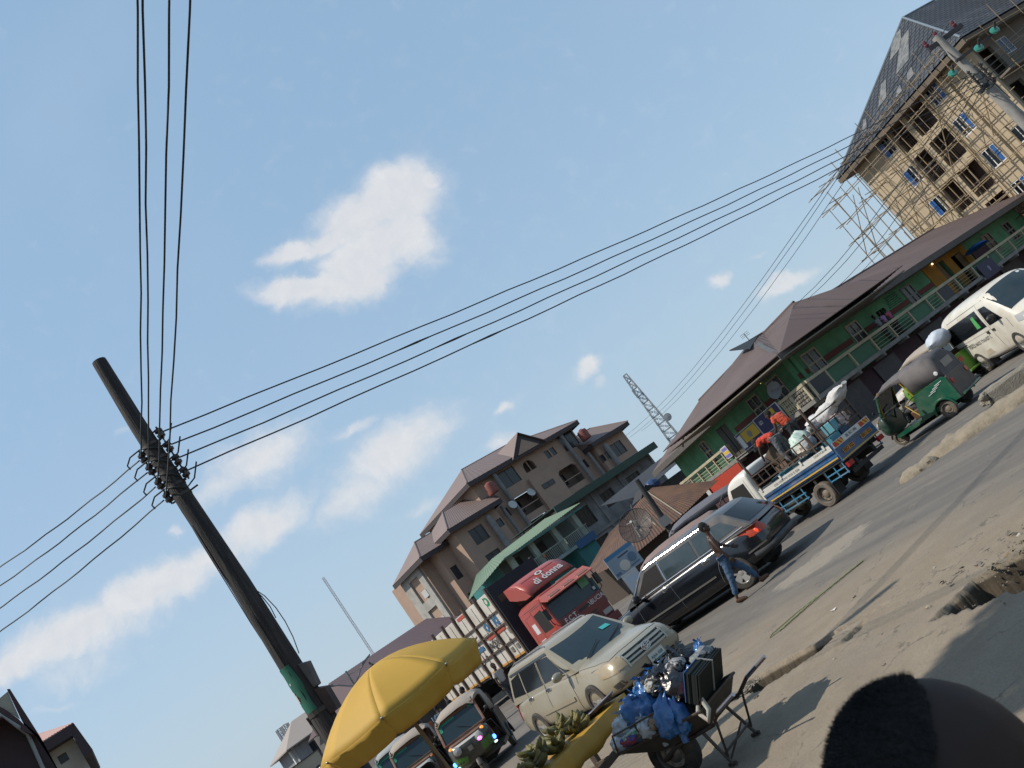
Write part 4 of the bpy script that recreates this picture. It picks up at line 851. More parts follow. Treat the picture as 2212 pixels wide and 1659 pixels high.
def teal_house():
    M = FR(-7.6, 66.5, 38); t = thing('house', 'small two-storey teal house with a ribbed green roof and balcony railing', 'house', M)
    TL = stain('teal wall', (.04, .20, .20), (.03, .15, .16), .6); PG = stain('pale green column', (.33, .40, .34), (.26, .31, .27), 1); DKW = mat('dark door', (.035, .028, .026), .7)
    g = G(); wall_geo(g, IDM, 0, 7.4, 0, 4.3, [(3.1, 5.4, 0, 3.2)], .2, 1.5); g.bx(5.5, 7.4, .3, 1.49, 0, 4.2); g.bx(0, .2, 1.7, 7, 0, 6.4); g.build('lower_wall', TL, t)
    g = G(); wall_geo(g, IDM, 0, 7.4, 4.45, 6.5, [(1.0, 1.9, 4.46, 6.2), (3.4, 4.3, 4.46, 6.2), (5.6, 6.2, 4.9, 6.1)], .2, 1.5); g.bx(7.2, 7.4, 1.7, 7, 0, 6.5); g.build('upper_wall', mat('grey green wall', (.12, .14, .13), .9), t)
    for a, b in ((1, 1.9), (3.4, 4.3)): g = G(); g.bx(a, b, 1.6, 1.66, 4.46, 6.2); g.build('door', DKW, t)
    for x in (.2, 2.3, 4.6, 6.8): g = G(); g.bx(x, x+.42, .2, .55, 4.46, 6.4); g.build('column', PG, t)
    g = G(); g.bx(-.1, 7.5, .0, 1.5, 4.2, 4.44); g.build('balcony_slab', stain('pale blue edge', (.28, .36, .36), (.2, .26, .27), 1.2), t)
    g = G(); g.bx(5.5, 7.5, -.02, 0-.003, 4.0, 4.6); g.build('blue_edge', mat('blue edge', (.03, .09, .20), .7), t)
    rl = G().bx(-.014, .014, -.014, .014, 0, .82).mesh('rail_bar', mat('pale rail', (.34, .37, .33), .6))
    for k in range(46): link('rail_bar', rl, t, T(.1+.16*k, .08, 4.46))
    g = G(); g.bx(0, 7.4, .05, .11, 5.26, 5.32); g.build('hand_rail', PG, t)
    for x in (4.9, 5.35, 5.8): g = G(); g.tube([(x, .8, 2.05), (x+.16, .7, 2.95)], .16, 8); g.build('hanging_roll', mat('dark rolls', (.05, .045, .05), .8), t)
    LG = mat('pale green ribbed roof', (.15, .21, .13), .55, .1, col2=(.11, .165, .10), nscale=1.2, namt=.5)
    g = G(); corrug(g, (-.6, -.5, 6.45), (3.2+4.6, -.5, 6.75), (7.4, 4, 7.6), (1.4, 4, 7.3), 34, .035, .03); g.build('roof_sheet', LG, t)
    g = G(); corrug(g, (-2.6, 3.4, 5.7), (-.6, -.5, 6.45), (1.4, 4, 7.3), (.6, 6, 7.1), 14, .035, .03); g.build('roof_sheet', LG, t)
    g = G(); g.bx(-.5, 7.7, -.46, -.40, 6.38, 6.52); g.build('fascia', mat('teal fascia', (.03, .15, .13), .6), t)
    g = G(); g.prism([(2.6, 4.47), (3.0, 4.47), (2.95, 5.3), (2.7, 5.4)], .3, .5); g.build('hanging_cloth', mat('dark cloth', (.06, .03, .035), .9), t)
    # goods on the balcony
    for x, c, z in ((2.75, (.45, .16, .05), 5.1),): g = G(); g.ell((x, .1, z), (.12, .1, .16), (8, 6)); g.build('hanging_bag', mat('orange bag', c, .7), t)
teal_house()
def shack():
    t = thing('market_shack', 'low timber market shack under rusty brown hipped iron sheets', 'shack', FR(.2, 50.5, 34))
    RU = mat('rusted iron sheet', (.125, .068, .045), .8, .1, col2=(.07, .042, .034), nscale=.9, namt=.9, dirt=(.19, .10, .055), dscale=1.6, damt=.6)
    g = G(); g.bx(0, 6.2, .4, .5, 0, 2.0); g.bx(.2, .3, .5, 6, 0, 2.0); g.bx(6.1, 6.2, .5, 6, 0, 2); g.build('wall', mat('old planks', (.06, .045, .035), .9, col2=(.1, .075, .055), nscale=3, stretch=(6, 6, .6)), t)
    for q, n in ((((-.8, -.5, 1.62), (3.0, -.7, 1.75), (5.0, 3.2, 4.0), (3.0, 3.6, 3.55)), 18), (((3.0, -.7, 1.75), (6.9, -.3, 2.1), (5.4, 3.2, 4.05), (5.0, 3.2, 4.0)), 18), (((-1.5, 4.5, 2.1), (-.8, -.5, 1.62), (3.0, 3.6, 3.55), (2.4, 5, 3.4)), 16)):
        g = G(); corrug(g, *q, n, .03, .012); g.build('iron_sheet', RU, t)
    for (a, b) in (((3.0, -.72, 1.80), (5.0, 3.2, 4.06)), ((1.2, .6, 2.35), (2.3, 2.2, 3.1)), ((.6, .2, 2.15), (1.5, 1.4, 2.7)), ((1.9, .2, 2.1), (2.6, 1.4, 2.8))):
        g = G(); g.beam(a, b, .07, .04); g.build('roof_batten', mat('pale lath', (.30, .25, .19), .8), t)
    g = G(); g.prism([(4.4, 3.9), (6.0, 3.9), (5.2, 4.4)], 3.2, 4.4); g.build('roof_cap', mat('black tarpaulin', (.018, .017, .018), .7), t)
    g = G(); g.ell((6.2, 4.0, 4.1), (.55, .5, .45), (10, 7)); tk = g.build('blue_drum', mat('blue drum', (.02, .05, .13), .5), t)
shack()
def lean_shed():
    t = thing('shed', 'dark board shed with a sloping roof strip at the left end of the green building', 'shed', FR(4.2, 74, 36))
    DB = mat('dark weathered boards', (.055, .05, .048), .9, col2=(.10, .09, .08), nscale=1.5)
    g = G(); g.bx(0, 9, 0, .15, 0, 4.4); g.build('wall', DB, t); pe = G().bx(0, .56, -.04, -.004, 0, 4.3).mesh('board', DB)
    for k in range(15): link('board', pe, t, T(.05+.59*k, -.008*(k % 3), 0))
    g = G(); corrug(g, (-2.5, -.8, 4.6), (11, -.8, 5.6), (11, 4, 6.6), (-2.5, 4, 5.9), 40, .025, .02); g.build('roof_sheet', mat('black roof sheet', (.022, .022, .026), .6, col2=(.05, .045, .045), nscale=1), t)
lean_shed()
def old_pole():
    t = thing('post', 'short dark timber post leaning before the rusty shack roof', 'post', T(1.75, 44.2, 0)); g = G(); g.tube([(0, 0, 0), (.1, 0, 2.2), (.22, .0, 4.35)], [.17, .15, .12], 10); g.build('shaft', DWOOD, t, 50)
    b = G(); b.box((.1, -.17, 2.1), (.5, .2, .45)); b.build('fuse_box', mat('pale grey box', (.2, .2, .2), .6), t)
    c = G(); c.beam((-.25, -.15, 2.05), (-.3, -.2, 2.6), .08); c.build('white_bracket', mat('pale lath', (.30, .25, .19), .8), t)
old_pole()
def mesh_dish():
    t = thing('satellite_dish', 'big see-through dark mesh dish with feed struts in front of the rusty roof', 'satellite dish', T(.55, 35.6, 2.55) @ RZ(R(-20)) @ RX(R(62)) @ RY(R(10)))
    MM = bpy.data.materials.new('wire mesh'); MM.use_nodes = True; nt = MM.node_tree; b = nt.nodes['Principled BSDF']; b.inputs['Base Color'].default_value = (.02, .02, .022, 1); b.inputs['Roughness'].default_value = .6; b.inputs['Alpha'].default_value = .62
    r = .66; pr = [(.05, 0)]+[(r*k/8, .3*r*(k/8)**2) for k in range(1, 9)]
    g = G(); g.lathe(pr, 30); g.build('mesh_reflector', MM, t, 60)
    ri = G(); ri.tube([(r*math.cos(a), r*math.sin(a), .3*r) for a in np.linspace(0, 2*PI, 31)], .014, 6)
    for k in range(12):
        a = 2*PI*k/12; ri.tube([(q*math.cos(a), q*math.sin(a), z-.004) for q, z in pr], .008, 5)
    ri.build('frame_rib', mat('dark frame', (.015, .015, .017), .5), t)
    h = G(); h.lathe([(.11, -.05), (.11, .02), (.02, .03)], 12, cap=True); h.build('hub', mat('dark frame', (.015, .015, .017), .5), t)
    f = G(); [f.tube([(.6*r*math.cos(a), .6*r*math.sin(a), .12*r), (0, 0, r*.85)], .010, 5) for a in (0.3, 2.4, 4.5)]; f.lathe([(.05, .5), (.06, .56), (.05, .62)], 8, cap=True); f.build('feed_strut', mat('pale strut', (.4, .4, .38), .5), t)
    p = G(); p.tube([(0, 0, -.05), (0, .5, -.35), (0, 1.4, -.9)], .035, 7); p.build('mast', IRON, t)
mesh_dish()
t = board('sign_board', 'pale blue shop sign with a white oval dish picture beside the brown canopies', 'shop sign', FR(-1.28, 38.5, 24, 1.36), 1.42, .98, (.30, .36, .42), [('r', 0, 1.4, .80, .96, (.06, .20, .36)), ('e', .62, .30, .24, .22, (.62, .58, .50)), ('r', .55, 1.1, .66, .72, (.04, .06, .10)), ('e', 1.1, .42, .2, .2, (.12, .18, .27)), ('r', .85, 1.3, .1, .16, (.10, .16, .26)), ('r', .06, .3, .1, .2, (.10, .16, .26))])
g = G(); [g.tube([(x, .03, -1.36), (x, .03, .0)], .03, 6) for x in (.15, 1.25)]; g.build('sign_leg', IRON, t)
t = board('sign_board', 'small white framed notice board leaning behind the red truck', 'notice board', FR(-1.02, 36.2, 20, .55), .62, .86, (.62, .62, .62), [('r', .08, .54, .1, .76, (.50, .55, .62))], rim=(.6, .6, .6))
g = G(); [g.tube([(x, .03, -.55), (x, .03, 0)], .025, 6) for x in (.08, .54)]; g.build('sign_leg', IRON, t)

def hall():
    t = thing('warehouse', 'long low hall with a plum brown roof behind the parasol', 'building', FR(-24.2, 79.5, 46)); PL = mat('plum roof sheet', (.105, .065, .068), .6, .1, col2=(.085, .052, .055), nscale=.4)
    g = G(); corrug(g, (-1.0, -.6, 5.2), (12.5, -.6, 5.2), (12.5, 7, 8.1), (.2, 7, 8.1), 44, .03, .04); g.build('roof_sheet', PL, t)
    g = G(); g.slab([(-1, 14, 5.2), (-1, -.6, 5.2), (.2, 7, 8.1)], .05); g.build('roof_end', PL, t)
    g = G(); g.bx(-.4, 12.4, 0, .2, 0, 5.15); g.bx(-.4, -.2, .2, 14, 0, 5.15); g.build('wall', stain('grey hall wall', (.16, .145, .14), (.12, .11, .105), .6), t)
    f = G(); f.tube([(-.9, -.62, 5.2), (12.4, -.62, 5.2)], .09, 6); f.tube([(9.0, -.5, 5.2), (9.0, -.1, 3.8)], .05, 6); f.build('gutter', mat('pale gutter', (.4, .4, .4), .5), t)
    for k in range(5): window(t, IDM, 1.0+2.3*k, 2.2, 1.4, 1.3, mat('grey cream frame', (.24, .23, .20), .8), GLASS, 2, 1, .07, -.06, .06)
hall()
def grey_left():
    M = FR(-40.4, 98.0, 36); t = thing('apartment_block', 'distant grey three-storey block with a fawn hipped roof left of the timber pole', 'building', M); W_ = stain('blue grey render', (.27, .275, .29), (.20, .205, .22), .3, .8, (.12, .12, .13), .5)
    ops = [(x, x+1.3, z, z+1.4) for x in (1.5, 5.5, 9.0) for z in (1.2, 4.0)]
    g = G(); wall_geo(g, IDM, 0, 12, -1, 6.0, ops, .25); g.bx(0, .25, .25, 8, -1, 6.0); g.build('wall', W_, t)
    for a, b, c, d in ops: window(t, IDM, a, c, b-a, d-c, mat('brown window frame', (.05, .04, .038), .6), mat('dim window glass', (.025, .03, .036), .2), 2, 1, .07, .08, .07)
    g = G(); hip(g, -.9, 12.6, -.9, 9, 6.12, 8.5, hx=3.2); g.build('roof', mat('fawn roof', (.30, .26, .235), .7, col2=(.26, .225, .2), nscale=.5), t)
    g = G(); g.bx(-.25, -.002, 1.0, 1.5, -1, 5.9); g.build('pilaster', mat('white paint strip', (.6, .6, .57), .7), t)
grey_left()
def lattice(name, label, M, h, w0, w1, r, col, n, extra=None):
    t = thing(name, label, 'mast', M); mm = mat('mast steel '+label[:8], col, .5, .3); g = G(); C = lambda k: [((w0+(w1-w0)*k/n)/2*sx, (w0+(w1-w0)*k/n)/2*sy, h*k/n) for sx, sy in ((-1, -1), (1, -1), (1, 1), (-1, 1))]
    for i in range(4): g = G(); g.tube([C(0)[i], C(n)[i]], r, 5); g.build('leg', mm, t)
    g = G()
    for k in range(n):
        a, b = C(k), C(k+1)
        for i in range(4): g.tube([a[i], b[(i+1) % 4]], r*.5, 4); g.tube([a[(i+1) % 4], b[i]], r*.5, 4); g.tube([b[i], b[(i+1) % 4]], r*.55, 4)
    o = g.build('bracing', mm, t); o['kind'] = 'stuff'
    if extra: extra(t, mm)
    return t
def _ex(t, mm):
    for z, x in ((6.6, .9), (1.2, -.2)): g = G(); g.lathe([(.02, 0), (.5, .16), (.52, .3), (.02, .34)], 12, T(x, -.7, z) @ RX(R(90)), cap=True); g.build('dish', mat('pale drum', (.35, .36, .37), .6), t)
    g = G(); g.bx(-.6, -.35, -.6, -.4, 10.8, 12); g.build('antenna', mat('pale drum', (.35, .36, .37), .6), t)
lattice('radio_mast', 'pale tapered lattice mast rising between the pink block and the brown roof', T(12.2, 119, 5.2), 14.2, 1.75, .5, .07, (.30, .32, .34), 13, _ex)
lattice('radio_mast', 'thin faint lattice mast left of the plum roof', T(-57.5, 200, 10), 25, .42, .42, .025, (.36, .33, .33), 30)
def cell(t, mm):
    for a in range(6): g = G(); g.box((.75*math.cos(a), .75*math.sin(a), 3.2), (.25, .15, 1.9)); g.build('antenna', mat('pale drum', (.35, .36, .37), .6), t)
lattice('cell_mast', 'short stubby cell mast behind the fawn roof at the far left', T(-42.9, 104.5, 4.6), 4.2, .9, .9, .06, (.34, .35, .36), 5, cell)
def street_lamp():
    t = thing('street_lamp', 'double-armed grey street lamp above the yellow parasol', 'street lamp', T(-17.0, 52.8, 0) @ RZ(R(20))); LG = mat('lamp grey', (.16, .17, .165), .6)
    g = G(); g.tube([(0, 0, 0), (0, 0, 5.9)], [.09, .06], 8); g.build('pole', LG, t)
    for s_ in (-1, 1):
        a = G(); a.tube([(0, 0, 4.95), (.35*s_, 0, 5.2), (.8*s_, 0, 5.55), (1.25*s_, 0, 5.75)], .035, 6); a.build('arm', LG, t); h = G(); h.prism([(.9, 5.60), (1.6, 5.84), (1.62, 5.92), (.95, 5.74)] if s_ > 0 else [(-.9, 5.60), (-1.6, 5.84), (-1.62, 5.92), (-.95, 5.74)], -.09, .09); h.build('lamp_head', LG, t)
    w_ = G(); w_.tube([(-.9, 0, 5.55), (0, 0, 5.62), (.9, 0, 5.55)], .015, 5); w_.build('stay', LG, t)
street_lamp()
def antenna(M, label, h):
    t = thing('aerial', label, 'aerial', M); g = G(); g.tube([(0, 0, 0), (0, 0, h)], .022, 5); g.build('rod', IRON, t); g = G(); [g.tube([(-.28, 0, h-.1*k), (.28, 0, h-.1*k)], .01, 4) for k in range(3)]; g.build('cross_rod', IRON, t)
antenna(T(12.75, 55.6, 7.0), 'thin aerial on the left slope of the long brown roof', 1.0)
antenna(T(2.9, 86, 8.9), 'thin bent aerial above the dark green roof edge', 2.0)
# sign near the timber pole
t = board('shop_sign', 'cream board with dark letters PLS low down beside the timber pole', 'shop sign', FR(-11.25, 26.4, 24, 1.86), .86, .95, (.42, .38, .30), [('t', 'PLS', .46, .46, .36, (.03, .05, .07), .04)], rim=(.06, .05, .045))
g = G(); [g.tube([(x, .1, -1.86), (x, .1, .4)], .04, 6) for x in (.1, .76)]; g.build('sign_leg', IRON, t)

def left_houses():
    t = thing('house', 'dark plum house end with a cream gable board at the bottom left corner', 'house', FR(-10.82, 16.83, 32.7))
    DP = stain('dark plum wall', (.035, .022, .028), (.05, .032, .036), .8); MR = mat('maroon roof', (.05, .022, .028), .6)
    g = G(); g.prism([(-4, 6.55), (-.26, 6.6), (-.1, 6.2), (0, 5.8), (.03, 5.0), (.05, 0), (-4, 0)], 0, 6); g.build('wall', DP, t)
    g = G(); g.prism([(-4, 6.75), (-.24, 6.76), (-.05, 6.80), (-.09, 6.24), (-.26, 6.62), (-4, 6.57)], -.08, -.004); g.build('gable_board', stain('cream gable', (.44, .42, .34), (.36, .34, .28), 1), t)
    g = G(); g.prism([(-.045, 6.84), (.0, 6.82), (.05, 5.75), (-.08, 6.2)], -.10, 6); g.build('verge', MR, t)
    g = G(); g.prism([(-4, 6.56), (-.27, 6.60), (-.11, 6.22), (-.02, 5.82), (-.12, 5.95), (-.30, 6.36), (-4, 6.30)], -.30, -.012); g.build('fascia', MR, t)
    g = G(); g.tube([(-4, -.36, 6.42), (-.31, -.36, 6.42), (-.17, -.3, 6.08), (-.10, -.1, 5.92), (-.15, -.06, 5.3), (-.16, -.06, 0)], .035, 6); g.build('downpipe', mat('pale pipe', (.24, .27, .28), .5), t)
    g = G(); g.prism([(-3, 5.6), (-.55, 5.55), (-.42, 5.2), (-.36, 4.4), (-3, 4.2)], -.05, -.003); g.build('orange_patch', stain('orange brown wall', (.22, .08, .04), (.1, .05, .03), 1.5), t)
    t = thing('house', 'cream house with a pink ribbed roof at the lower left edge', 'house', FR(-20.9, 34.1, 31.5))
    g = G(); wall_geo(g, IDM, -3, .13, 0, 8.75, [(-.62, -.30, 8.02, 8.34)], .2, 0); g.bx(-.07, .13, .2, 5, 0, 8.7); g.build('wall', stain('grey cream wall', (.36, .34, .29), (.30, .28, .24), .6), t)
    window(t, IDM, -.62, 8.02, .32, .32, mat('brown window frame', (.05, .04, .038), .6), GLASS, 2, 1, .04, .05, .07)
    g = G(); corrug(g, (-3.2, -.62, 9.02), (.36, -.62, 9.0), (-1.0, .9, 9.65), (-3.2, 1.6, 10.0), 34, .025, .03); g.build('roof_sheet', mat('pink ribbed roof', (.33, .145, .13), .6, col2=(.27, .115, .105), nscale=.8), t)
    MD = mat('maroon dark', (.03, .018, .022), .7)
    g = G(); g.prism([(-3.2, 8.62), (.13, 8.62), (.36, 8.99), (-3.2, 9.0)], -.6, -.004); g.build('fascia', MD, t)
    g = G(); g.prism([(.134, 8.62), (.365, 8.98), (.47, 7.80), (.41, 7.69), (.14, 7.70)], -.6, 5); g.build('side_overhang', MD, t)
    # unseen block added beside the camera to keep the near onlooker in shade
    t = thing('apartment_block', 'unseen plain plaster block added left of the camera to shade the near onlooker', 'building', T(-7.4, 3.2, 0) @ RZ(R(180)))
    g = G(); wall_geo(g, IDM, 0, 12, 0, 11.8, [(1.5+3*k, 2.8+3*k, 1.2+3.2*r, 2.6+3.2*r) for k in range(3) for r in range(3)], .25); g.bx(0, .25, .25, 14, 0, 11.8); g.bx(.25, 12, 13.75, 14, 0, 11.8); g.build('wall', stain('yellow plaster', (.42, .34, .2), (.35, .28, .17), .5), t)
    g = G(); g.bx(-.3, 12.3, -.3, 14.3, 11.8, 12.05); g.build('roof_slab', CONC, t)
left_houses()
def roadside_tree():
    t = thing('tree', 'tall roadside tree left of the picture whose shade lies on the near ground', 'tree', T(-5.1, 6.1, 0)); g = G(); g.tube([(0, 0, 0), (.05, .05, 3), (-.05, 0, 6), (.1, 0, 9.2)], [.2, .16, .13, .07], 10); rr = random.Random(6)
    for k in range(9): a = k*.7; g.tube([(0, 0, 7.2+.25*k), (.6*math.cos(a), .6*math.sin(a), 8.4+.2*k), (1.1*math.cos(a), 1.1*math.sin(a), 9.2+.12*k)], [.06, .04, .015], 6)
    g.build('trunk', DWOOD, t); lv = G()
    for _ in range(5200):
        d = Vector((rr.gauss(0, 1), rr.gauss(0, 1), rr.gauss(0, 1))).normalized()*(rr.random()**.45); p = Vector((d.x*1.55, d.y*1.5, 10+d.z*1.25)); m = T(*p) @ Euler((rr.uniform(0, 6), rr.uniform(0, 6), rr.uniform(0, 6))).to_matrix().to_4x4(); lv.add([(-.13, 0, 0), (0, -.06, 0), (.15, 0, .02), (0, .06, 0)], [(0, 1, 2, 3)], m)
    o = lv.build('crown', mat('leaf green', (.05, .09, .025), .6, col2=(.08, .12, .03), nscale=3), t); o['kind'] = 'stuff'
roadside_tree()
# ---------------------------------------------------------------- vehicle kit
from mathutils.bvhtree import BVHTree
def bvh_of(*objs):
    V = []; F = []
    for o in objs:
        n = len(V); V += [v.co.copy() for v in o.data.vertices]; F += [tuple(i+n for i in p.vertices) for p in o.data.polygons]
    return BVHTree.FromPolygons(V, F)
def hit(b, u, v, side):
    """project onto the shell; side: 'L','R' (u=x,v=z), 'F','B' (u=y,v=z), 'T' (u=x,v=y)"""
    o, d = {'L': ((u, 3, v), (0, -1, 0)), 'R': ((u, -3, v), (0, 1, 0)), 'F': ((5, u, v), (-1, 0, 0)), 'B': ((-6, u, v), (1, 0, 0)), 'T': ((u, v, 5), (0, 0, -1))}[side]
    p, n, i, r = b.ray_cast(Vector(o), Vector(d))
    if p is None:
        p, n, i, r = b.find_nearest(Vector(o)+Vector(d)*2.2); n = -Vector(d)
    if n.dot(Vector(d)) > 0: n = -n
    return p, n
def patch(g, b, q, side, off=.006, nu=6, nv=4, skirt=.02):
    """sheet following the shell between four (u,v) corners"""
    (a0, a1), (b0, b1), (c0, c1), (d0, d1) = q; vs = []; sk = []
    for i in range(nu+1):
        s = i/nu
        for j in range(nv+1):
            t = j/nv; u = (a0*(1-s)+b0*s)*(1-t)+(d0*(1-s)+c0*s)*t; v = (a1*(1-s)+b1*s)*(1-t)+(d1*(1-s)+c1*s)*t
            p, n = hit(b, u, v, side); vs.append(p+n*off); sk.append(p-n*skirt)
    m = nv+1; fs = [(i*m+j, (i+1)*m+j, (i+1)*m+j+1, i*m+j+1) for i in range(nu) for j in range(nv)]
    bd = [i*m for i in range(nu+1)]+[nu*m+j for j in range(1, m)]+[i*m+nv for i in range(nu-1, -1, -1)]+[j for j in range(nv-1, 0, -1)]
    N = len(vs); k = len(bd); vs += [sk[i] for i in bd]
    fs += [(bd[i], N+i, N+(i+1) % k, bd[(i+1) % k]) for i in range(k)]
    return g.add(vs, fs)
def seam(g, b, pts, side, w=.012, off=.001):
    P = []
    for (u0, v0), (u1, v1) in zip(pts[:-1], pts[1:]):
        for k in range(5): p, n = hit(b, u0+(u1-u0)*k/5, v0+(v1-v0)*k/5, side); P.append(p+n*off)
    p, n = hit(b, *pts[-1], side); P.append(p+n*off); g.tube(P, w/2, 4)
_whl = {}
def wheel(par, x, y, r, w, style='alloy', dusty=False, steer=0, name='wheel'):
    key = (r, w, style, dusty)
    if key not in _whl:
        ty = G(); h = w/2; A = RX(R(90))
        ty.lathe([(r*.62, -h*.8), (r*.66, -h), (r*.9, -h*1.02), (r*.985, -h*.82), (r, -h*.5), (r, h*.5), (r*.985, h*.82), (r*.9, h*1.02), (r*.66, h), (r*.62, h*.8)], 28, A)
        tm = ty.mesh(name, DUSTRUB if dusty else RUBBER, 35)
        g = G(); g.lathe([(r*.64, h*.86), (r*.60, h*.7), (r*.58, -h*.3), (r*.1, -h*.3)], 24, A); rims = [(g.mesh('rim', ALLOY if style == 'alloy' else STEEL, 40), 'rim')]
        s = G()
        if style == 'alloy':
            for k in range(5):
                m = A @ RZ(2*PI*k/5); s.add([(r*.1, -.05, h*.55), (r*.1, .05, h*.55), (r*.58, .075, h*.7), (r*.58, -.075, h*.7), (r*.1, -.05, h*.3), (r*.1, .05, h*.3), (r*.58, .075, h*.45), (r*.58, -.075, h*.45)], [(0, 1, 2, 3), (4, 7, 6, 5), (0, 3, 7, 4), (1, 5, 6, 2), (0, 4, 5, 1), (3, 2, 6, 7)], m)
            s.lathe([(r*.17, h*.3), (r*.17, h*.6), (r*.1, h*.66), (.001, h*.66)], 12, A); rims.append((s.mesh('spokes', ALLOY, 40), 'spokes'))
        else:
            s.lathe([(r*.56, h*.25), (r*.50, h*.42), (r*.36, h*.30), (r*.26, h*.5), (r*.2, h*.62), (.001, h*.62)], 20, A)
            for k in range(8): a = 2*PI*k/8; s.lathe([(r*.06, h*.36), (r*.06, h*.44), (.001, h*.44)], 8, A @ T(r*.44*math.cos(a), r*.44*math.sin(a), 0))
            rims.append((s.mesh('wheel_disc', STEEL if not dusty else mat('dusty wheel disc', (.16, .13, .10), .7, .2, col2=(.28, .23, .17), nscale=7), 40), 'wheel_disc'))
        _whl[key] = (tm, rims)
    tm, rims = _whl[key]
    o = link(name, tm, par, T(x, y, r) @ RZ((0 if y < 0 else PI)+steer))
    for me, nm in rims: link(nm, me, o)
    return o
def shell(par, name, rings, m, wheels=(), rw=.4, wy=.45, sub=2, cutm=None):
    g = G(); g.loft(rings); o = g.build(name, [m, cutm or DARK], par)
    if sub: s = o.modifiers.new('s', 'SUBSURF'); s.levels = s.render_levels = sub
    cuts = []
    for (x, y, z) in wheels:
        c = G(); c.cur = 0; c.tube([(x, math.copysign(wy, y), z), (x, math.copysign(1.4, y), z)], rw, 24); co = c.build('cut', [cutm or DARK]); cuts.append(co)
        b = o.modifiers.new('b', 'BOOLEAN'); b.operation = 'DIFFERENCE'; b.object = co; b.solver = 'EXACT'; b.material_mode = 'TRANSFER'
    bpy.context.view_layer.update(); applied(o, name)
    for c in cuts: bpy.data.objects.remove(c)
    me = o.data; me.polygons.foreach_set('use_smooth', [True]*len(me.polygons)); me.set_sharp_from_angle(angle=R(38)); return o
def ring(x, zb, zt, hb, hm, ht, crown=.02, zm=None, rake=0):
    zm = zm if zm is not None else (zb+zt)/2
    h = [(x-0*rake, hb, zb), (x, hm, zb+.10), (x, hm, zm), (x+rake, ht, zt-.06), (x+rake, ht-.10, zt)]
    return [(x, 0, zb)]+h+[(x+rake, 0, zt+crown)]+[(a, -b, c) for a, b, c in h[::-1]]
def cabin_ring(xf, xr, hw, z, bf=.10, br=.06, n=7):
    k = [(-1+2*i/(n-1)) for i in range(n)]
    return [(xf+bf*(1-q*q), -q*hw, z) for q in k]+[(xr-br*(1-q*q), q*hw, z) for q in k]
def mirror_(par, x, y, z, m, s=1):
    g = G(); g.ell((x, y+s*.14, z), (.07, .13, .085), (12, 8)); g.beam((x, y-s*.02, z-.05), (x, y+s*.08, z-.04), .05, .03); o = g.build('mirror', m, par, 60); return o

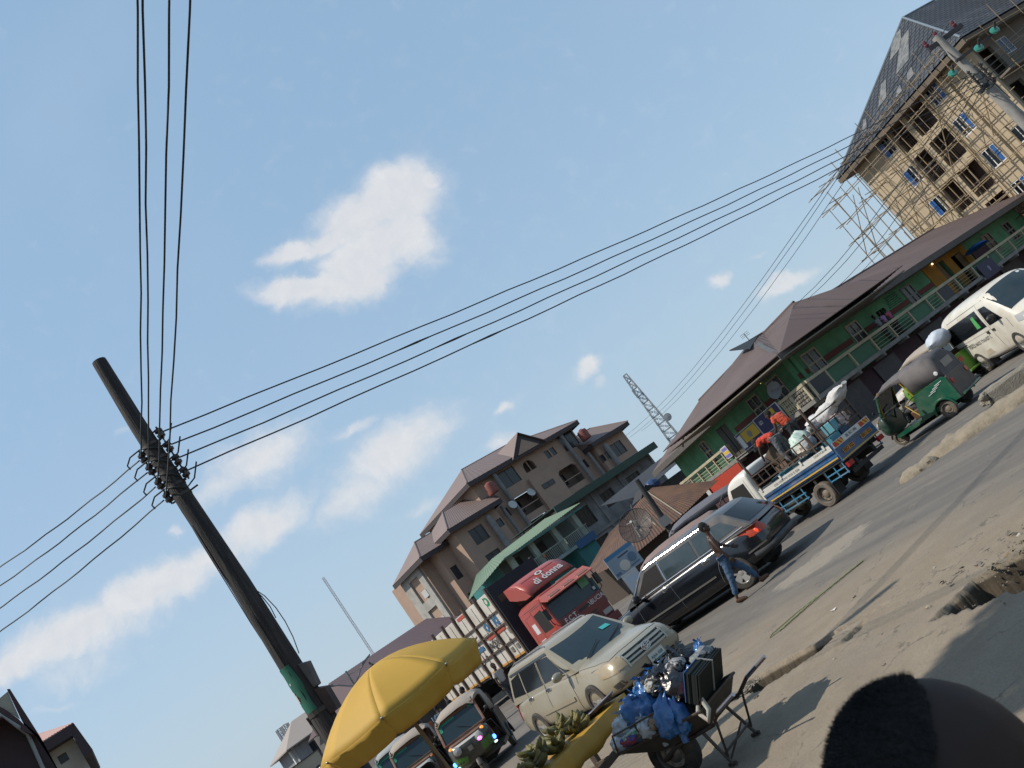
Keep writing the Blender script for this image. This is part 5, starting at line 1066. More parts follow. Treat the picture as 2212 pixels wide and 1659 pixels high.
def suv():
    t = thing('suv', 'beige sport utility car with alloy wheels facing the camera beside the wheelbarrow', 'car', FR(-2.139, 19.053, -56.63) @ Matrix.Scale(.986, 4))
    P = paint('champagne paint', (.29, .26, .19), (.20, .15, .095), .4, .24, .5, 1.4)
    w = .905; ST = [(-2.33, .42, .80, .55, .70, .66), (-2.28, .30, .98, .72, .82, .78), (-1.9, .27, 1.04, .78, w, .82), (-1.36, .27, 1.055, .8, w, .83), (-.4, .24, 1.05, .8, w, .84), (.5, .24, 1.04, .8, w, .83), (1.05, .25, 1.035, .8, w, .80), (1.45, .27, .995, .8, w, .76), (1.95, .28, .92, .78, .88, .72), (2.22, .30, .84, .68, .80, .66), (2.36, .36, .70, .5, .66, .55)]
    body = shell(t, 'body', [ring(x, a, b, c, d, e, .035) for x, a, b, c, d, e in ST], P, [(-1.36, -1, .35), (1.36, -1, .35), (-1.36, 1, .35), (1.36, 1, .35)], .405, .5)
    g = G(); g.loft([cabin_ring(1.12, -2.18, .80, .98, .16, .06), cabin_ring(.88, -2.08, .775, 1.16, .15, .06), cabin_ring(.30, -1.88, .66, 1.60, .10, .05), cabin_ring(.12, -1.75, .58, 1.67, .09, .05), cabin_ring(-.2, -1.5, .3, 1.70, .05, .03)]); cab = g.build('cabin', P, t, 35)
    b = bvh_of(body, cab)
    for s in 'RL':
        g = G(); patch(g, b, [(.66, 1.08), (-.33, 1.08), (-.33, 1.52), (.22, 1.50)], s); patch(g, b, [(.94, 1.075), (.70, 1.075), (.36, 1.40), (.58, 1.18)], s, .005, 3, 3); g.build('side_window', GLASS, t, 50)
        g = G(); patch(g, b, [(-.42, 1.08), (-1.30, 1.09), (-1.30, 1.51), (-.42, 1.52)], s); g.build('side_window', GLASS, t, 50)
        g = G(); patch(g, b, [(-1.36, 1.09), (-2.0, 1.12), (-1.84, 1.46), (-1.36, 1.51)], s); g.build('side_window', GLASS, t, 50)
        g = G(); patch(g, b, [(.24, 1.53), (-1.82, 1.52), (-1.80, 1.56), (.20, 1.575)], s, .02, 10, 1); g.build('wind_deflector', mat('smoked deflector', (.05, .06, .08), .15), t, 50)
        g = G(); seam(g, b, [(.72, 1.06), (.78, .6), (.70, .32)], s); seam(g, b, [(-.38, 1.5), (-.38, 1.06), (-.40, .32), (.70, .30)], s); seam(g, b, [(-1.33, 1.07), (-1.30, .86), (-1.0, .55), (-.95, .32), (-.4, .30)], s); seam(g, b, [(1.0, .98), (1.02, .80)], s); g.build('door_seam', BLACK, t)
        g = G(); patch(g, b, [(.66, .56), (-.92, .56), (-.92, .63), (.66, .63)], s, .022, 10, 1); g.build('side_moulding', P, t, 40)
        for x in (-.14, -1.08): g = G(); patch(g, b, [(x, .93), (x-.20, .93), (x-.2, .965), (x, .965)], s, .035, 3, 1); g.ell(hit(b, x-.1, .945, s)[0], (.09, .015, .055), (10, 6)); g.build('door_handle', CHROME, t, 50)
        y = -1 if s == 'R' else 1
        mirror_(t, .70, y*.84, 1.10, P, y)
        r = G(); z = 1.665; r.tube([(.15, y*.57, 1.655), (.0, y*.57, 1.70), (-1.5, y*.57, 1.70), (-1.75, y*.57, 1.65)], .02, 7); r.build('roof_rail', mat('grey roof rail', (.12, .12, .13), .5), t, 60)
        g = G(); patch(g, b, [(-2.29, .62), (-2.12, .64), (-2.08, .98), (-2.24, .98)], s, .012, 3, 4); g.build('tail_lamp', mat('red lamp', (.35, .02, .02), .2), t, 50)
        g = G(); patch(g, b, [(2.27, .62), (1.86, .66), (1.80, .86), (2.16, .84)], s, .012, 6, 4); patch(g, b, [(y*.50, .64), (y*.80, .64), (y*.78, .83), (y*.50, .82)], 'F', .014, 5, 4); g.build('headlight', mat('yellowed headlight', (.36, .28, .17), .18, col2=(.22, .18, .12), nscale=9, coat=.7), t, 50)
        g = G(); patch(g, b, [(2.1, .36), (2.28, .40), (2.26, .50), (2.05, .48)], s, .006, 3, 2); g.ell((2.24, y*.62, .44), (.06, .11, .06), (10, 6)); g.build('fog_lamp', mat('dark lamp', (.06, .055, .05), .3), t, 50)
    g = G(); n = 8
    rows = [[Vector((1.10+.16*(1-q*q)-.81*k, q*.76*(1-.15*k)*.93, .985+.615*k)) for q in np.linspace(-1, 1, 9)] for k in np.linspace(.06, .94, 6)]
    ws = G(); pts = []
    for r_ in rows:
        for v in r_: p, nn, *_ = b.find_nearest(v); pts.append(p+nn*.008 if nn.x > -.2 else p-nn*.008)
    ws.add(pts, [(i*9+j, i*9+j+1, (i+1)*9+j+1, (i+1)*9+j) for i in range(5) for j in range(8)]); wo = ws.build('windscreen', GLASS2, t, 60)
    st = G(); st.box((.72, .35, 1.22), (.02, .10, .10), RY(R(0))); p, nn, *_ = b.find_nearest(Vector((.85, .35, 1.25))); st = G(); st.quad(*[b.find_nearest(Vector((.80-.1*z_, y_, 1.20+.07*z_)))[0]+Vector((.02, 0, .012)) for y_, z_ in ((.30, 0), (.52, 0), (.50, 1), (.30, 1))]); st.build('licence_sticker', mat('teal sticker', (.05, .4, .38), .4), wo)
    wp = G(); [wp.beam(b.find_nearest(Vector((1.18, y_, 1.02)))[0]+Vector((.01, 0, .03)), b.find_nearest(Vector((.95, y_+.5, 1.14)))[0]+Vector((.03, 0, .03)), .014) for y_ in (-.5, .1)]; wp.build('wiper', BLACK, wo)
    # nose
    g = G(); patch(g, b, [(-.46, .58), (.46, .58), (.46, .80), (-.46, .80)], 'F', .004, 8, 3); gr = g.build('grille', mat('grille black', (.01, .01, .012), .4), t, 50)
    g = G(); patch(g, b, [(-.49, .80), (.49, .80), (.47, .835), (-.47, .835)], 'F', .03, 8, 1); [patch(g, b, [(-.45, z), (.45, z), (.45, z+.035), (-.45, z+.035)], 'F', .026, 8, 1) for z in (.585, .655, .725)]; [patch(g, b, [(y_, .57), (y_+.03, .57), (y_+.03, .82), (y_, .82)], 'F', .028, 1, 4) for y_ in (-.485, .455)]; g.build('grille_bar', mat('silver grille bars', (.40, .39, .34), .3, .4), gr, 40)
    p, nn = hit(b, 0, .70, 'F'); e = G()
    for a_, b_, dz in ((.10, .07, 0), (.034, .058, .008), (.075, .026, .034)): e.tube([(p.x+.045, a_*math.cos(q), p.z+dz+b_*math.sin(q)) for q in np.linspace(0, 2*PI, 25)], .010, 5)
    e.build('emblem', CHROME, gr, 60)
    p, nn = hit(b, 0.08, .46, 'F'); pl = G(); pl.box(p+Vector((.02, 0, 0)), (.015, .36, .17)); po = pl.build('number_plate', mat('plate white', (.52, .55, .52), .5), t)
    q = G(); Mx = Matrix.Translation(p+Vector((.032, 0, 0))) @ RZ(R(90)); text_geo(q, 'AAA 428', .075, Mx, .001, .02); q.bx(-.17, .17, -.002, 0, -.08, -.055, Mx); q.build('plate_print', mat('plate blue green', (.03, .14, .16), .6), po)
    g = G(); patch(g, b, [(-.55, .33), (.55, .33), (.5, .40), (-.5, .40)], 'F', .004, 8, 2); g.build('lower_intake', BLACK, t)
    g = G(); seam(g, b, [(-.78, .845), (-.4, .88), (.4, .88), (.78, .845)], 'F', .014); seam(g, b, [(1.02, -.76), (1.7, -.70), (2.1, -.6)], 'T', .012); seam(g, b, [(1.02, .76), (1.7, .70), (2.1, .6)], 'T', .012); g.build('bonnet_seam', BLACK, t)
    for x in (-1.36, 1.36):
        for y in (-.82, .82): wheel(t, x, y, .35, .22)
    g = G(); g.bx(-1.8, 1.9, -.55, .55, .2, .3); [g.tube([(x, -.75, .34), (x, .75, .34)], .05, 8) for x in (-1.36, 1.36)]; g.build('underbody', DARK, t)
    return t
suv()

def black_car(label, M, P, RP, lit=True):
    t = thing('estate_car', label, 'car', M)
    w = .88; ST = [(-2.42, .48, .72, .5, .66, .60), (-2.36, .34, .94, .66, .80, .72), (-2.0, .24, .99, .74, w, .80), (-1.45, .22, 1.0, .76, w, .82), (-.4, .2, .985, .76, w, .82), (.6, .2, .97, .76, w, .82), (1.2, .2, .95, .76, w, .79), (1.75, .22, .88, .74, .86, .74), (2.2, .26, .76, .68, .80, .66), (2.36, .34, .62, .5, .66, .55)]
    body = shell(t, 'body', [ring(x, a, b, c, d, e, .03) for x, a, b, c, d, e in ST], P, [(-1.48, -1, .32), (1.45, -1, .32), (-1.48, 1, .32), (1.45, 1, .32)], .375, .5)
    g = G(); g.loft([cabin_ring(1.35, -2.30, .79, .93, .14, .08), cabin_ring(1.05, -2.16, .765, 1.08, .13, .07), cabin_ring(.52, -1.80, .66, 1.42, .10, .05), cabin_ring(.35, -1.66, .58, 1.475, .08, .05), cabin_ring(-.1, -1.3, .3, 1.50, .05, .03)]); cab = g.build('cabin', RP, t, 35)
    b = bvh_of(body, cab); TG = mat('blue tinted glass', (.030, .048, .055), .07, spec=.7, dirt=(.15, .16, .16), damt=.3, dscale=1.4)
    for s in 'RL':
        y = -1 if s == 'R' else 1
        g = G(); patch(g, b, [(.92, 1.0), (.12, 1.0), (.12, 1.36), (.47, 1.35)], s); fw = g.build('side_window', mat('open window gap', (.012, .010, .010), .9) if s == 'L' else TG, t, 50)
        g = G(); patch(g, b, [(.02, 1.0), (-.86, 1.01), (-.86, 1.36), (.02, 1.37)], s); g.build('side_window', TG, t, 50)
        g = G(); patch(g, b, [(-.92, 1.01), (-1.36, 1.02), (-1.28, 1.35), (-.92, 1.36)], s); g.build('side_window', TG, t, 50)
        g = G(); patch(g, b, [(-1.46, 1.04), (-2.0, 1.06), (-1.72, 1.30), (-1.42, 1.34)], s); g.build('quarter_window', TG, t, 50)
        g = G(); seam(g, b, [(1.0, .96), (.02, .965), (-1.40, .98), (-2.1, 1.0)], s, .022, .006); seam(g, b, [(.07, 1.38), (.07, .98)], s, .03, .010); seam(g, b, [(1.08, 1.0), (.56, 1.40), (.3, 1.43), (-1.4, 1.42)], s, .026, .008); g.build('chrome_trim', CHROME, t, 60)
        g = G(); seam(g, b, [(.07, .97), (.02, .6), (0, .26)], s); seam(g, b, [(1.08, .94), (1.06, .5), (1.0, .28), (0, .25)], s); seam(g, b, [(-1.38, .97), (-1.15, .6), (-1.05, .28), (0, .25)], s); g.build('door_seam', mat('seam grey', (.12, .12, .12), .5), t)
        g = G(); patch(g, b, [(2.0, .50), (-1.0, .50), (-1.0, .535), (2.0, .535)], s, .014, 12, 1); patch(g, b, [(-1.9, .52), (-2.34, .54), (-2.34, .57), (-1.9, .55)], s, .014, 3, 1); g.build('rub_strip', mat('dull strip', (.10, .095, .085), .6), t, 40)
        for x in (.12, -1.06): g = G(); p, n = hit(b, x+.08, .86, s); g.ell(p+n*.02, (.11, .02, .035), (12, 6)); g.ell(p+n*.005+Vector((0, 0, -.015)), (.12, .016, .06), (12, 6)); g.build('door_handle', CHROME, t, 60)
        mirror_(t, .88, y*.80, 1.02, BLACK, y)
        g = G(); patch(g, b, [(-2.33, .74), (-2.10, .76), (-2.08, .97), (-2.26, .96)], s, .014, 4, 4); patch(g, b, [(y*.52, .74), (y*.80, .74), (y*.78, .95), (y*.52, .95)], 'B', .014, 4, 4); tl = g.build('tail_lamp', mat('red orange lens', (.38, .03, .012), .25, col2=(.45, .10, .02), nscale=5), t, 50)
        g = G(); p, n = hit(b, -2.27, .80, s); g.ell(p+n*.008, (.05, .014, .05), (10, 6)); lit and g.build('brake_light', mat('lit brake lamp', (.6, .03, .01), .3, emit=((1, .06, .02), 1.6)), tl, 60)
    g = G(); rows = [[Vector((-2.28-.05*(1-q*q)+.5*k, q*.68*(1-.12*k), .96+.46*k)) for q in np.linspace(-1, 1, 7)] for k in np.linspace(.1, .9, 5)]
    pts = []
    for r_ in rows:
        for v in r_: p, nn, *_ = b.find_nearest(v); pts.append(p+Vector((-.008, 0, .004)))
    g.add(pts, [(i*7+j, i*7+j+1, (i+1)*7+j+1, (i+1)*7+j) for i in range(4) for j in range(6)]); g.build('rear_window', GLASS, t, 60)
    g = G(); rows = [[Vector((1.33+.14*(1-q*q)-.8*k, q*.72*(1-.12*k), .94+.47*k)) for q in np.linspace(-1, 1, 7)] for k in np.linspace(.1, .92, 5)]; pts = []
    for r_ in rows:
        for v in r_: p, nn, *_ = b.find_nearest(v); pts.append(p+Vector((.008, 0, .006)))
    g.add(pts, [(i*7+j, i*7+j+1, (i+1)*7+j+1, (i+1)*7+j) for i in range(4) for j in range(6)]); g.build('windscreen', GLASS2, t, 60)
    g = G(); g.tube([(-2.38, -.7, .42), (-2.47, -.55, .44), (-2.47, .55, .44), (-2.38, .7, .42), (-2.0, .88, .42)], .07, 8); g.build('rear_bumper', mat('worn bumper', (.022, .022, .024), .6, col2=(.10, .09, .08), nscale=4), t, 60)
    for x in (-1.48, 1.45):
        for y in (-.80, .80): wheel(t, x, y, .32, .2)
    g = G(); g.bx(-1.9, 1.9, -.55, .55, .17, .26); g.build('underbody', DARK, t)
    return t
BLACKCAR = black_car('black five-door car seen from behind its left side, tail lamp lit red', FR(.645, 22.5, 148) @ Matrix.Diagonal((1.065, 1.065, 1.12, 1)), paint('black paint', (.007, .008, .011), (.03, .028, .026), .12, .14, .5, 1.2), mat('dull grey roof paint', (.06, .065, .072), .35, coat=.3, dirt=DUST, damt=.5, dscale=1.5))
GW = paint('grey white paint', (.42, .40, .36), DUST, .5, .35, .3)
black_car('dusty pale grey car behind the white van, only its roof showing', FR(12.3, 33.4, 140), GW, GW, False)

def minivan():
    t = thing('minibus', 'white passenger van with dark side windows and worn black lettering at the right edge', 'van', FR(12.366, 27.381, -87.4))
    P = paint('van white paint', (.66, .63, .55), (.30, .22, .13), .6, .3, .4, 1.1)
    def rg(x, zb, zt, hw, rk=0, nose=0):
        h = [(x, hw*.93, zb), (x, hw, zb+.16), (x, hw, min(1.05, zt*.6)), (x+rk*.6, hw*.95, zt*.82), (x+rk, hw*.84, zt-.10), (x+rk, hw*.55, zt)]
        return [(x, 0, zb)]+h+[(x+rk, 0, zt+.03)]+[(a, -b, c) for a, b, c in h[::-1]]
    w = .86; ST = [(-2.34, .40, 1.70, .72), (-2.30, .30, 1.94, .80), (-2.15, .25, 2.03, w), (-1.28, .24, 2.06, w), (0, .22, 2.06, w), (.85, .22, 2.04, w), (1.15, .22, 1.92, w), (1.55, .23, 1.52, w), (1.82, .24, 1.22, w), (2.05, .25, 1.10, .84), (2.25, .28, .98, .78), (2.36, .36, .82, .62)]
    body = shell(t, 'body', [rg(*q) for q in ST], P, [(-1.28, -1, .34), (1.28, -1, .34), (-1.28, 1, .34), (1.28, 1, .34)], .42, .5)
    b = bvh_of(body)
    for s in 'RL':
        y = -1 if s == 'R' else 1
        g = G(); patch(g, b, [(.38, 1.16), (-2.08, 1.14), (-2.06, 1.68), (.30, 1.70)], s, .008, 14, 5); wi = g.build('side_window', GLASS, t, 50)
        if s == 'R': g = G(); patch(g, b, [(.1, 1.22), (-.14, 1.22), (-.12, 1.58), (.05, 1.60)], s, .014, 3, 3); g.build('window_sticker', mat('green sticker', (.08, .36, .10), .6, col2=(.03, .15, .04), nscale=14), wi)
        g = G(); patch(g, b, [(1.36, 1.14), (.56, 1.14), (.52, 1.68), (.92, 1.66)], s, .008, 6, 5); g.build('door_window', GLASS, t, 50)
        g = G(); seam(g, b, [(.46, 1.80), (.48, 1.1), (.50, .36)], s); seam(g, b, [(1.5, 1.1), (1.52, .8)], s); seam(g, b, [(-.95, .30), (.5, .30), (.95, .33)], s); seam(g, b, [(-2.2, 1.06), (.45, 1.04)], s, .01); seam(g, b, [(-2.28, 1.80), (.9, 1.83)], s, .016); g.build('body_seam', mat('seam dark', (.05, .045, .04), .7), t)
        g = G(); patch(g, b, [(-1.30, .98), (-2.2, .98), (-2.2, 1.012), (-1.30, 1.012)], s, .01, 4, 1); patch(g, b, [(-1.0, .93), (-2.0, .93), (-2.0, .945), (-1.0, .945)], s, .008, 4, 1); g.build('slide_rail', BLACK, t)
        for x, z in ((.30, .98), (.66, .98)): g = G(); patch(g, b, [(x, z-.02), (x-.12, z-.02), (x-.12, z+.05), (x, z+.05)], s, .03, 2, 2); g.build('door_handle', BLACK, t)
        mirror_(t, 1.18, y*.86, 1.32, BLACK, y)
        g = G(); patch(g, b, [(2.26, .78), (1.86, .84), (1.82, 1.02), (2.16, .98)], s, .012, 5, 4); patch(g, b, [(y*.44, .80), (y*.76, .80), (y*.74, .98), (y*.46, .96)], 'F', .014, 4, 3); g.build('headlight', mat('clear headlight', (.35, .35, .34), .15, coat=.6), t, 50)
        g = G(); patch(g, b, [(-2.31, .8), (-2.2, .8), (-2.2, 1.4), (-2.28, 1.4)], s, .01, 2, 5); g.build('tail_lamp', mat('red lamp', (.35, .02, .02), .2), t, 50)
    g = G(); M0 = Matrix.Translation((0, 0, 0))
    p, n = hit(b, -.42, .86, 'R'); text_geo(g, 'PEACE MASS TRANSIT L', .145, T(-.55, p.y-.004, .865), .004, .02); g.build('lettering', mat('worn black letters', (.03, .028, .025), .8, col2=(.5, .47, .4), nscale=16, namt=.8), t)
    ws = G()
    rows = [[Vector((1.84-.82*k-.05*q*q, q*.74*(1-.08*k), 1.24+.62*k)) for q in np.linspace(-1, 1, 9)] for k in np.linspace(0.0, 1, 6)]; pts = []
    for r_ in rows:
        for v in r_: p, nn, *_ = b.find_nearest(v); pts.append(p+Vector((.010, 0, .006)))
    ws.add(pts, [(i*9+j, i*9+j+1, (i+1)*9+j+1, (i+1)*9+j) for i in range(5) for j in range(8)]); wo = ws.build('windscreen', GLASS2, t, 60)
    st = G(); c = [b.find_nearest(Vector((1.80-.25*k, y_, 1.28+.19*k)))[0]+Vector((.02, 0, .012)) for y_, k in ((-.1, 0), (.5, .2), (.5, .7), (-.05, .35))]; st.quad(*c); st.build('windscreen_sticker', mat('green blue sticker', (.08, .30, .30), .5), wo)
    lt = G(); p, n = hit(b, -.2, 1.08, 'F'); text_geo(lt, 'PMT', .19, Matrix.Translation(p+Vector((.015, 0, .02))) @ RZ(R(90)) @ RX(R(-38)), .004, .03); lt.build('lettering', mat('worn black letters', (.03, .028, .025), .8), t)
    g = G(); patch(g, b, [(-.42, .70), (.42, .70), (.42, .92), (-.42, .92)], 'F', .01, 6, 3); g.build('grille', mat('grille black', (.01, .01, .012), .4), t)
    rust = G(); patch(rust, b, [(-.2, 0.42), (-.7, .42), (-.62, .56), (-.3, .60)], 'R', .003, 4, 3); rust.build('scratch_patch', mat('grazed paint', (.36, .29, .19), .7, col2=(.55, .5, .42), nscale=8), t)
    for x in (-1.28, 1.28):
        for y in (-.76, .76): wheel(t, x, y, .34, .21, 'steel')
    g = G(); g.bx(-2.1, 2.0, -.55, .55, .2, .3); g.bx(-2.0, -1.85, .3, .6, .14, .24); g.build('underbody', DARK, t)
    g = G(); g.bx(-.75, -.9, -.9, -.62, .12, .34); g.build('mud_flap', BLACK, t)
minivan()
# ---------------------------------------------------------------- small blue and white lorry
LORRY = FR(4.55, 25.85, 126)
def lorry():
    t = thing('pickup_truck', 'small white and blue drop-side lorry with a tubular cargo rack, loaded with sacks', 'truck', LORRY)
    WP = paint('lorry white', (.68, .66, .60), DUST, .3, .35, .3); BP = paint('lorry blue', (.008, .075, .20), DUST, .35, .35, .3); LB = paint('light blue band', (.04, .22, .38), DUST, .4, .4, .2)
    YL = mat('yellow stripe', (.62, .36, .04), .5); FRM = mat('chassis black', (.016, .014, .013), .8, col2=(.06, .05, .04), nscale=6)
    # cab
    def rg(x, zb, zt, hw, rk=0):
        h = [(x, hw*.95, zb), (x, hw, zb+.14), (x, hw, 1.02), (x+rk*.6, hw*.97, zt*.88), (x+rk, hw*.93, zt-.05), (x+rk, hw*.78, zt)]
        return [(x, 0, zb)]+h+[(x+rk, 0, zt+.02)]+[(a, -b, c) for a, b, c in h[::-1]]
    cab = shell(t, 'cab', [rg(.62, .50, 1.90, .80), (rg(.66, .48, 1.97, .83)), rg(1.0, .45, 2.0, .845), rg(1.35, .45, 1.98, .845), rg(1.62, .45, 1.86, .845), rg(1.86, .45, 1.42, .84), rg(2.0, .46, 1.14, .83), rg(2.1, .48, 1.04, .80), rg(2.16, .52, .94, .70)], WP, [(1.2, -1, .34), (1.2, 1, .34)], .42, .45)
    b = bvh_of(cab)
    for s in 'LR':
        y = 1 if s == 'L' else -1
        g = G(); patch(g, b, [(1.72, 1.16), (.86, 1.16), (.86, 1.72), (1.44, 1.74)], s, .006, 6, 5); g.build('door_window', mat('open window gap', (.012, .010, .010), .9, col2=(.07, .08, .075), nscale=3), t, 50)
        g = G(); patch(g, b, [(1.98, .46), (.66, .50), (.66, .80), (2.0, .80)], s, .006, 8, 3); g.build('blue_skirt', LB, t, 50)
        g = G(); patch(g, b, [(.95, .60), (.67, .60), (.67, .65), (.95, .65)], s, .012, 2, 1); patch(g, b, [(1.98, .60), (1.62, .60), (1.62, .65), (1.98, .65)], s, .012, 2, 1); g.build('yellow_stripe', YL, t)
        g = G(); seam(g, b, [(.80, 1.78), (.80, .82)], s); seam(g, b, [(1.80, 1.12), (1.84, .84)], s); seam(g, b, [(.8, .83), (1.84, .83)], s); seam(g, b, [(1.9, 1.08), (.8, 1.10)], s, .01); g.build('door_seam', mat('seam dark', (.05, .045, .04), .7), t)
        g = G()                                             # swoosh emblem on the door
        for q in ([(1.66, .86), (1.58, .86), (1.30, 1.06), (1.42, 1.12)], [(1.42, 1.12), (1.30, 1.06), (1.22, 1.16), (1.26, 1.18)], [(1.46, .92), (1.30, .90), (1.14, 1.04), (1.28, 1.02)], [(1.22, .95), (.95, .93), (.95, .97), (1.2, 1.02)]): patch(g, b, q, s, .009, 3, 3, .005)
        p, n = hit(b, 1.0, 1.12, s); g.ell(p+n*.004, (.05, .008, .05), (12, 6)); g.build('door_emblem', mat('emblem blue', (.03, .10, .24), .5), t, 50)
        g = G(); g.tube([(1.84, y*.82, 1.15), (1.98, y*.95, 1.3), (1.98, y*.95, 1.62), (1.72, y*.84, 1.80)], .018, 6); g.build('mirror_arm', BLACK, t); g = G(); g.box((1.97, y*.98, 1.42), (.06, .14, .26)); g.ell((1.98, y*.98, 1.16), (.06, .10, .1), (10, 6)); g.build('mirror', BLACK, t, bevel=.02)
        g = G(); patch(g, b, [(2.12, .68), (1.90, .70), (1.90, .82), (2.08, .84)], s, .012, 3, 3); g.build('side_lamp', mat('green tape', (.01, .16, .08), .5), t)
    g = G(); rows = [[Vector((1.98-.42*k-.04*q*q, q*.74, 1.16+.64*k)) for q in np.linspace(-1, 1, 7)] for k in np.linspace(.05, 1, 5)]; pts = []
    for r_ in rows:
        for v in r_: p, nn, *_ = b.find_nearest(v); pts.append(p+Vector((.010, 0, .004)))
    g.add(pts, [(i*7+j, i*7+j+1, (i+1)*7+j+1, (i+1)*7+j) for i in range(4) for j in range(6)]); g.build('windscreen', GLASS2, t, 60)
    g = G(); patch(g, b, [(-.6, 1.25), (.6, 1.25), (.58, 1.75), (-.58, 1.75)], 'B', .006, 4, 3); g.build('rear_window', GLASS, t)
    g = G(); g.bx(2.05, 2.24, -.82, .82, .40, .60); g.build('front_bumper', paint('dusty bumper', (.28, .25, .18)), t, bevel=.03)
    # load bed: ribbed drop sides
    zb, zt = .86, 1.29
    g = G(); g.bx(-2.40, .50, -.83, .83, .80, .87); g.build('bed_floor', FRM, t)
    prof = [(.86, 0), (.90, .015), (.98, .015), (1.0, -.012), (1.05, -.012), (1.07, .015), (1.12, .015), (1.14, 0), (1.29, .004), (1.29, -.03), (.86, -.03)]
    for y in (1, -1):
        g = G(); n = len(prof); vs = [(x, y*(.85+d), z) for x in (.48, -2.36) for z, d in prof]; g.add(vs, [tuple(range(n)), tuple(range(2*n-1, n-1, -1))]+[(i, i+n, (i+1) % n+n, (i+1) % n) for i in range(n)]); g.build('drop_side', BP, t)
        g = G(); g.bx(.478, -2.358, y*.866-.004, y*.866+.004, 1.14, 1.285); g.build('white_band', WP, t)
        g = G(); g.bx(.478, -2.358, y*.872-.004, y*.872+.004, .905, .94); g.build('yellow_stripe', YL, t)
        g = G(); M = T(-.1, y*.871, 1.20) if y < 0 else T(-.6, y*.871, 1.205) @ RZ(PI); text_geo(g, 'OGE NWA INV GOD IS GR8', .085, M, .003, .01)
        M = T(-1.95, y*.871, 1.235) @ (RZ(PI) if y > 0 else IDM); text_geo(g, 'CHUKWUDI', .075, M, .003, .01); text_geo(g, '080392011', .07, M @ T(0, 0, -.12), .003, .01); g.build('lettering', mat('faded lettering', (.16, .17, .18), .7), t)
        for x in (.4, -.45, -1.3, -2.2): g = G(); g.bx(x-.03, x+.03, y*.885-.012, y*.885+.012, 1.25, 1.36); g.build('latch', WP, t)
    g = G(); g.bx(.50, .56, -.84, .84, .86, 1.32); g.build('headboard', WP, t)
    g = G(); g.bx(-2.42, -2.37, -.845, .845, .78, 1.29); tg = g.build('tailgate', BP, t)
    g = G(); g.bx(-2.43, -2.42, -.84, .84, 1.13, 1.285); g.build('white_band', WP, tg)
    g = G(); g.bx(-2.432, -2.421, -.84, .84, .80, .83); g.build('yellow_stripe', YL, tg)
    B_ = lambda y, z: T(-2.432, y, z) @ RZ(R(-90))
    for y in (.60, -.60):
        g = G(); g.bx(-2.436, -2.431, y-.2, y+.2, 1.15, 1.27); ch = g.build('chevron_plate', mat('red reflector', (.5, .05, .02), .5), tg)
        g = G(); [g.add([(-2.44, y+a, 1.152), (-2.44, y+a+.07, 1.152), (-2.44, y+a+.14, 1.268), (-2.44, y+a+.07, 1.268)], [(0, 1, 2, 3)]) for a in (-.19, -.06)]; g.build('chevron', YL, ch)
        g = G(); g.bx(-2.438, -2.431, y*.7-.24, y*.7+.24, .91, 1.02); np_ = g.build('number_panel', mat('orange panel', (.52, .22, .03), .5), tg); g = G(); text_geo(g, 'EEO 322', .12, B_(y*.7, .965) @ T(0, -.008, 0), .002, .02); g.build('lettering', mat('near black letters', (.02, .015, .012), .7), np_)
    g = G(); text_geo(g, 'BE BO 306', .11, B_(0, 1.21), .004, .02); text_geo(g, 'OKWUOMA', .09, B_(0, 1.07), .004, .01); g.build('lettering', mat('faded lettering', (.16, .17, .18), .7), tg)
    for y in (.72, -.72): g = G(); g.bx(-2.46, -2.38, y-.11, y+.11, .60, .72); g.build('tail_lamp', mat('red lamp', (.35, .02, .02), .2), t)
    # chassis and running gear
    g = G(); [g.bx(-2.35, 1.9, y-.04, y+.04, .50, .66) for y in (-.38, .38)]; [g.bx(x-.04, x+.04, -.8, .8, .66, .80) for x in (-2.2, -1.2, -.3, .4)]; [g.tube([(x, -.7, .33), (x, .7, .33)], .06, 8) for x in (1.2, -1.2)]; g.ell((-1.2, 0, .34), (.16, .2, .17)); g.build('chassis', FRM, t)
    g = G(); g.bx(-.45, .25, .35, .72, .40, .72); g.build('fuel_tank', mat('greasy tank', (.05, .045, .04), .6, col2=(.15, .13, .1), nscale=5), t, bevel=.05)
    g = G(); g.tube([(-.8, -.3, .44), (-1.8, -.35, .5)], .09, 10); g.tube([(.5, .3, .45), (.3, .55, .45)], .11, 10); g.build('exhaust', STEEL, t)
    for y in (1, -1):
        g = G(); [g.bx(.42, -.75, y*.80-.015, y*.80+.015, z, z+.03) for z in (.48, .62)]; [g.bx(x, x+.03, y*.80-.012, y*.80+.012, .46, .82) for x in (.2, -.3, -.7)]; [g.bx(-1.62, -2.32, y*.80-.015, y*.80+.015, z, z+.03) for z in (.50, .64)]; [g.bx(x, x+.03, y*.80-.012, y*.80+.012, .48, .82) for x in (-1.65, -2.0, -2.3)]; g.build('side_guard', LB, t)
        g = G(); g.bx(-1.60, -1.63, y*.5, y*.82, .16, .78); g.build('mud_flap', BLACK, t)
        wheel(t, 1.2, y*.74, .33, .2, 'steel', True); wheel(t, -1.2, y*.70, .33, .24, 'steel', True)
    g = G(); g.bx(-2.35, -2.31, -.7, .7, .40, .50); [g.bx(-2.3, -2.26, y-.02, y+.02, .4, .8) for y in (-.5, .5)]; g.build('rear_guard', FRM, t)
    # cargo rack
    RK = BROWNMETAL
    pm = G().bx(-.025, .025, -.025, .025, 0, 1).mesh('rack_post', RK)
    def bar(a, b, w=.035): g = G(); g.beam(a, b, w); g.build('rack_bar', RK, t)
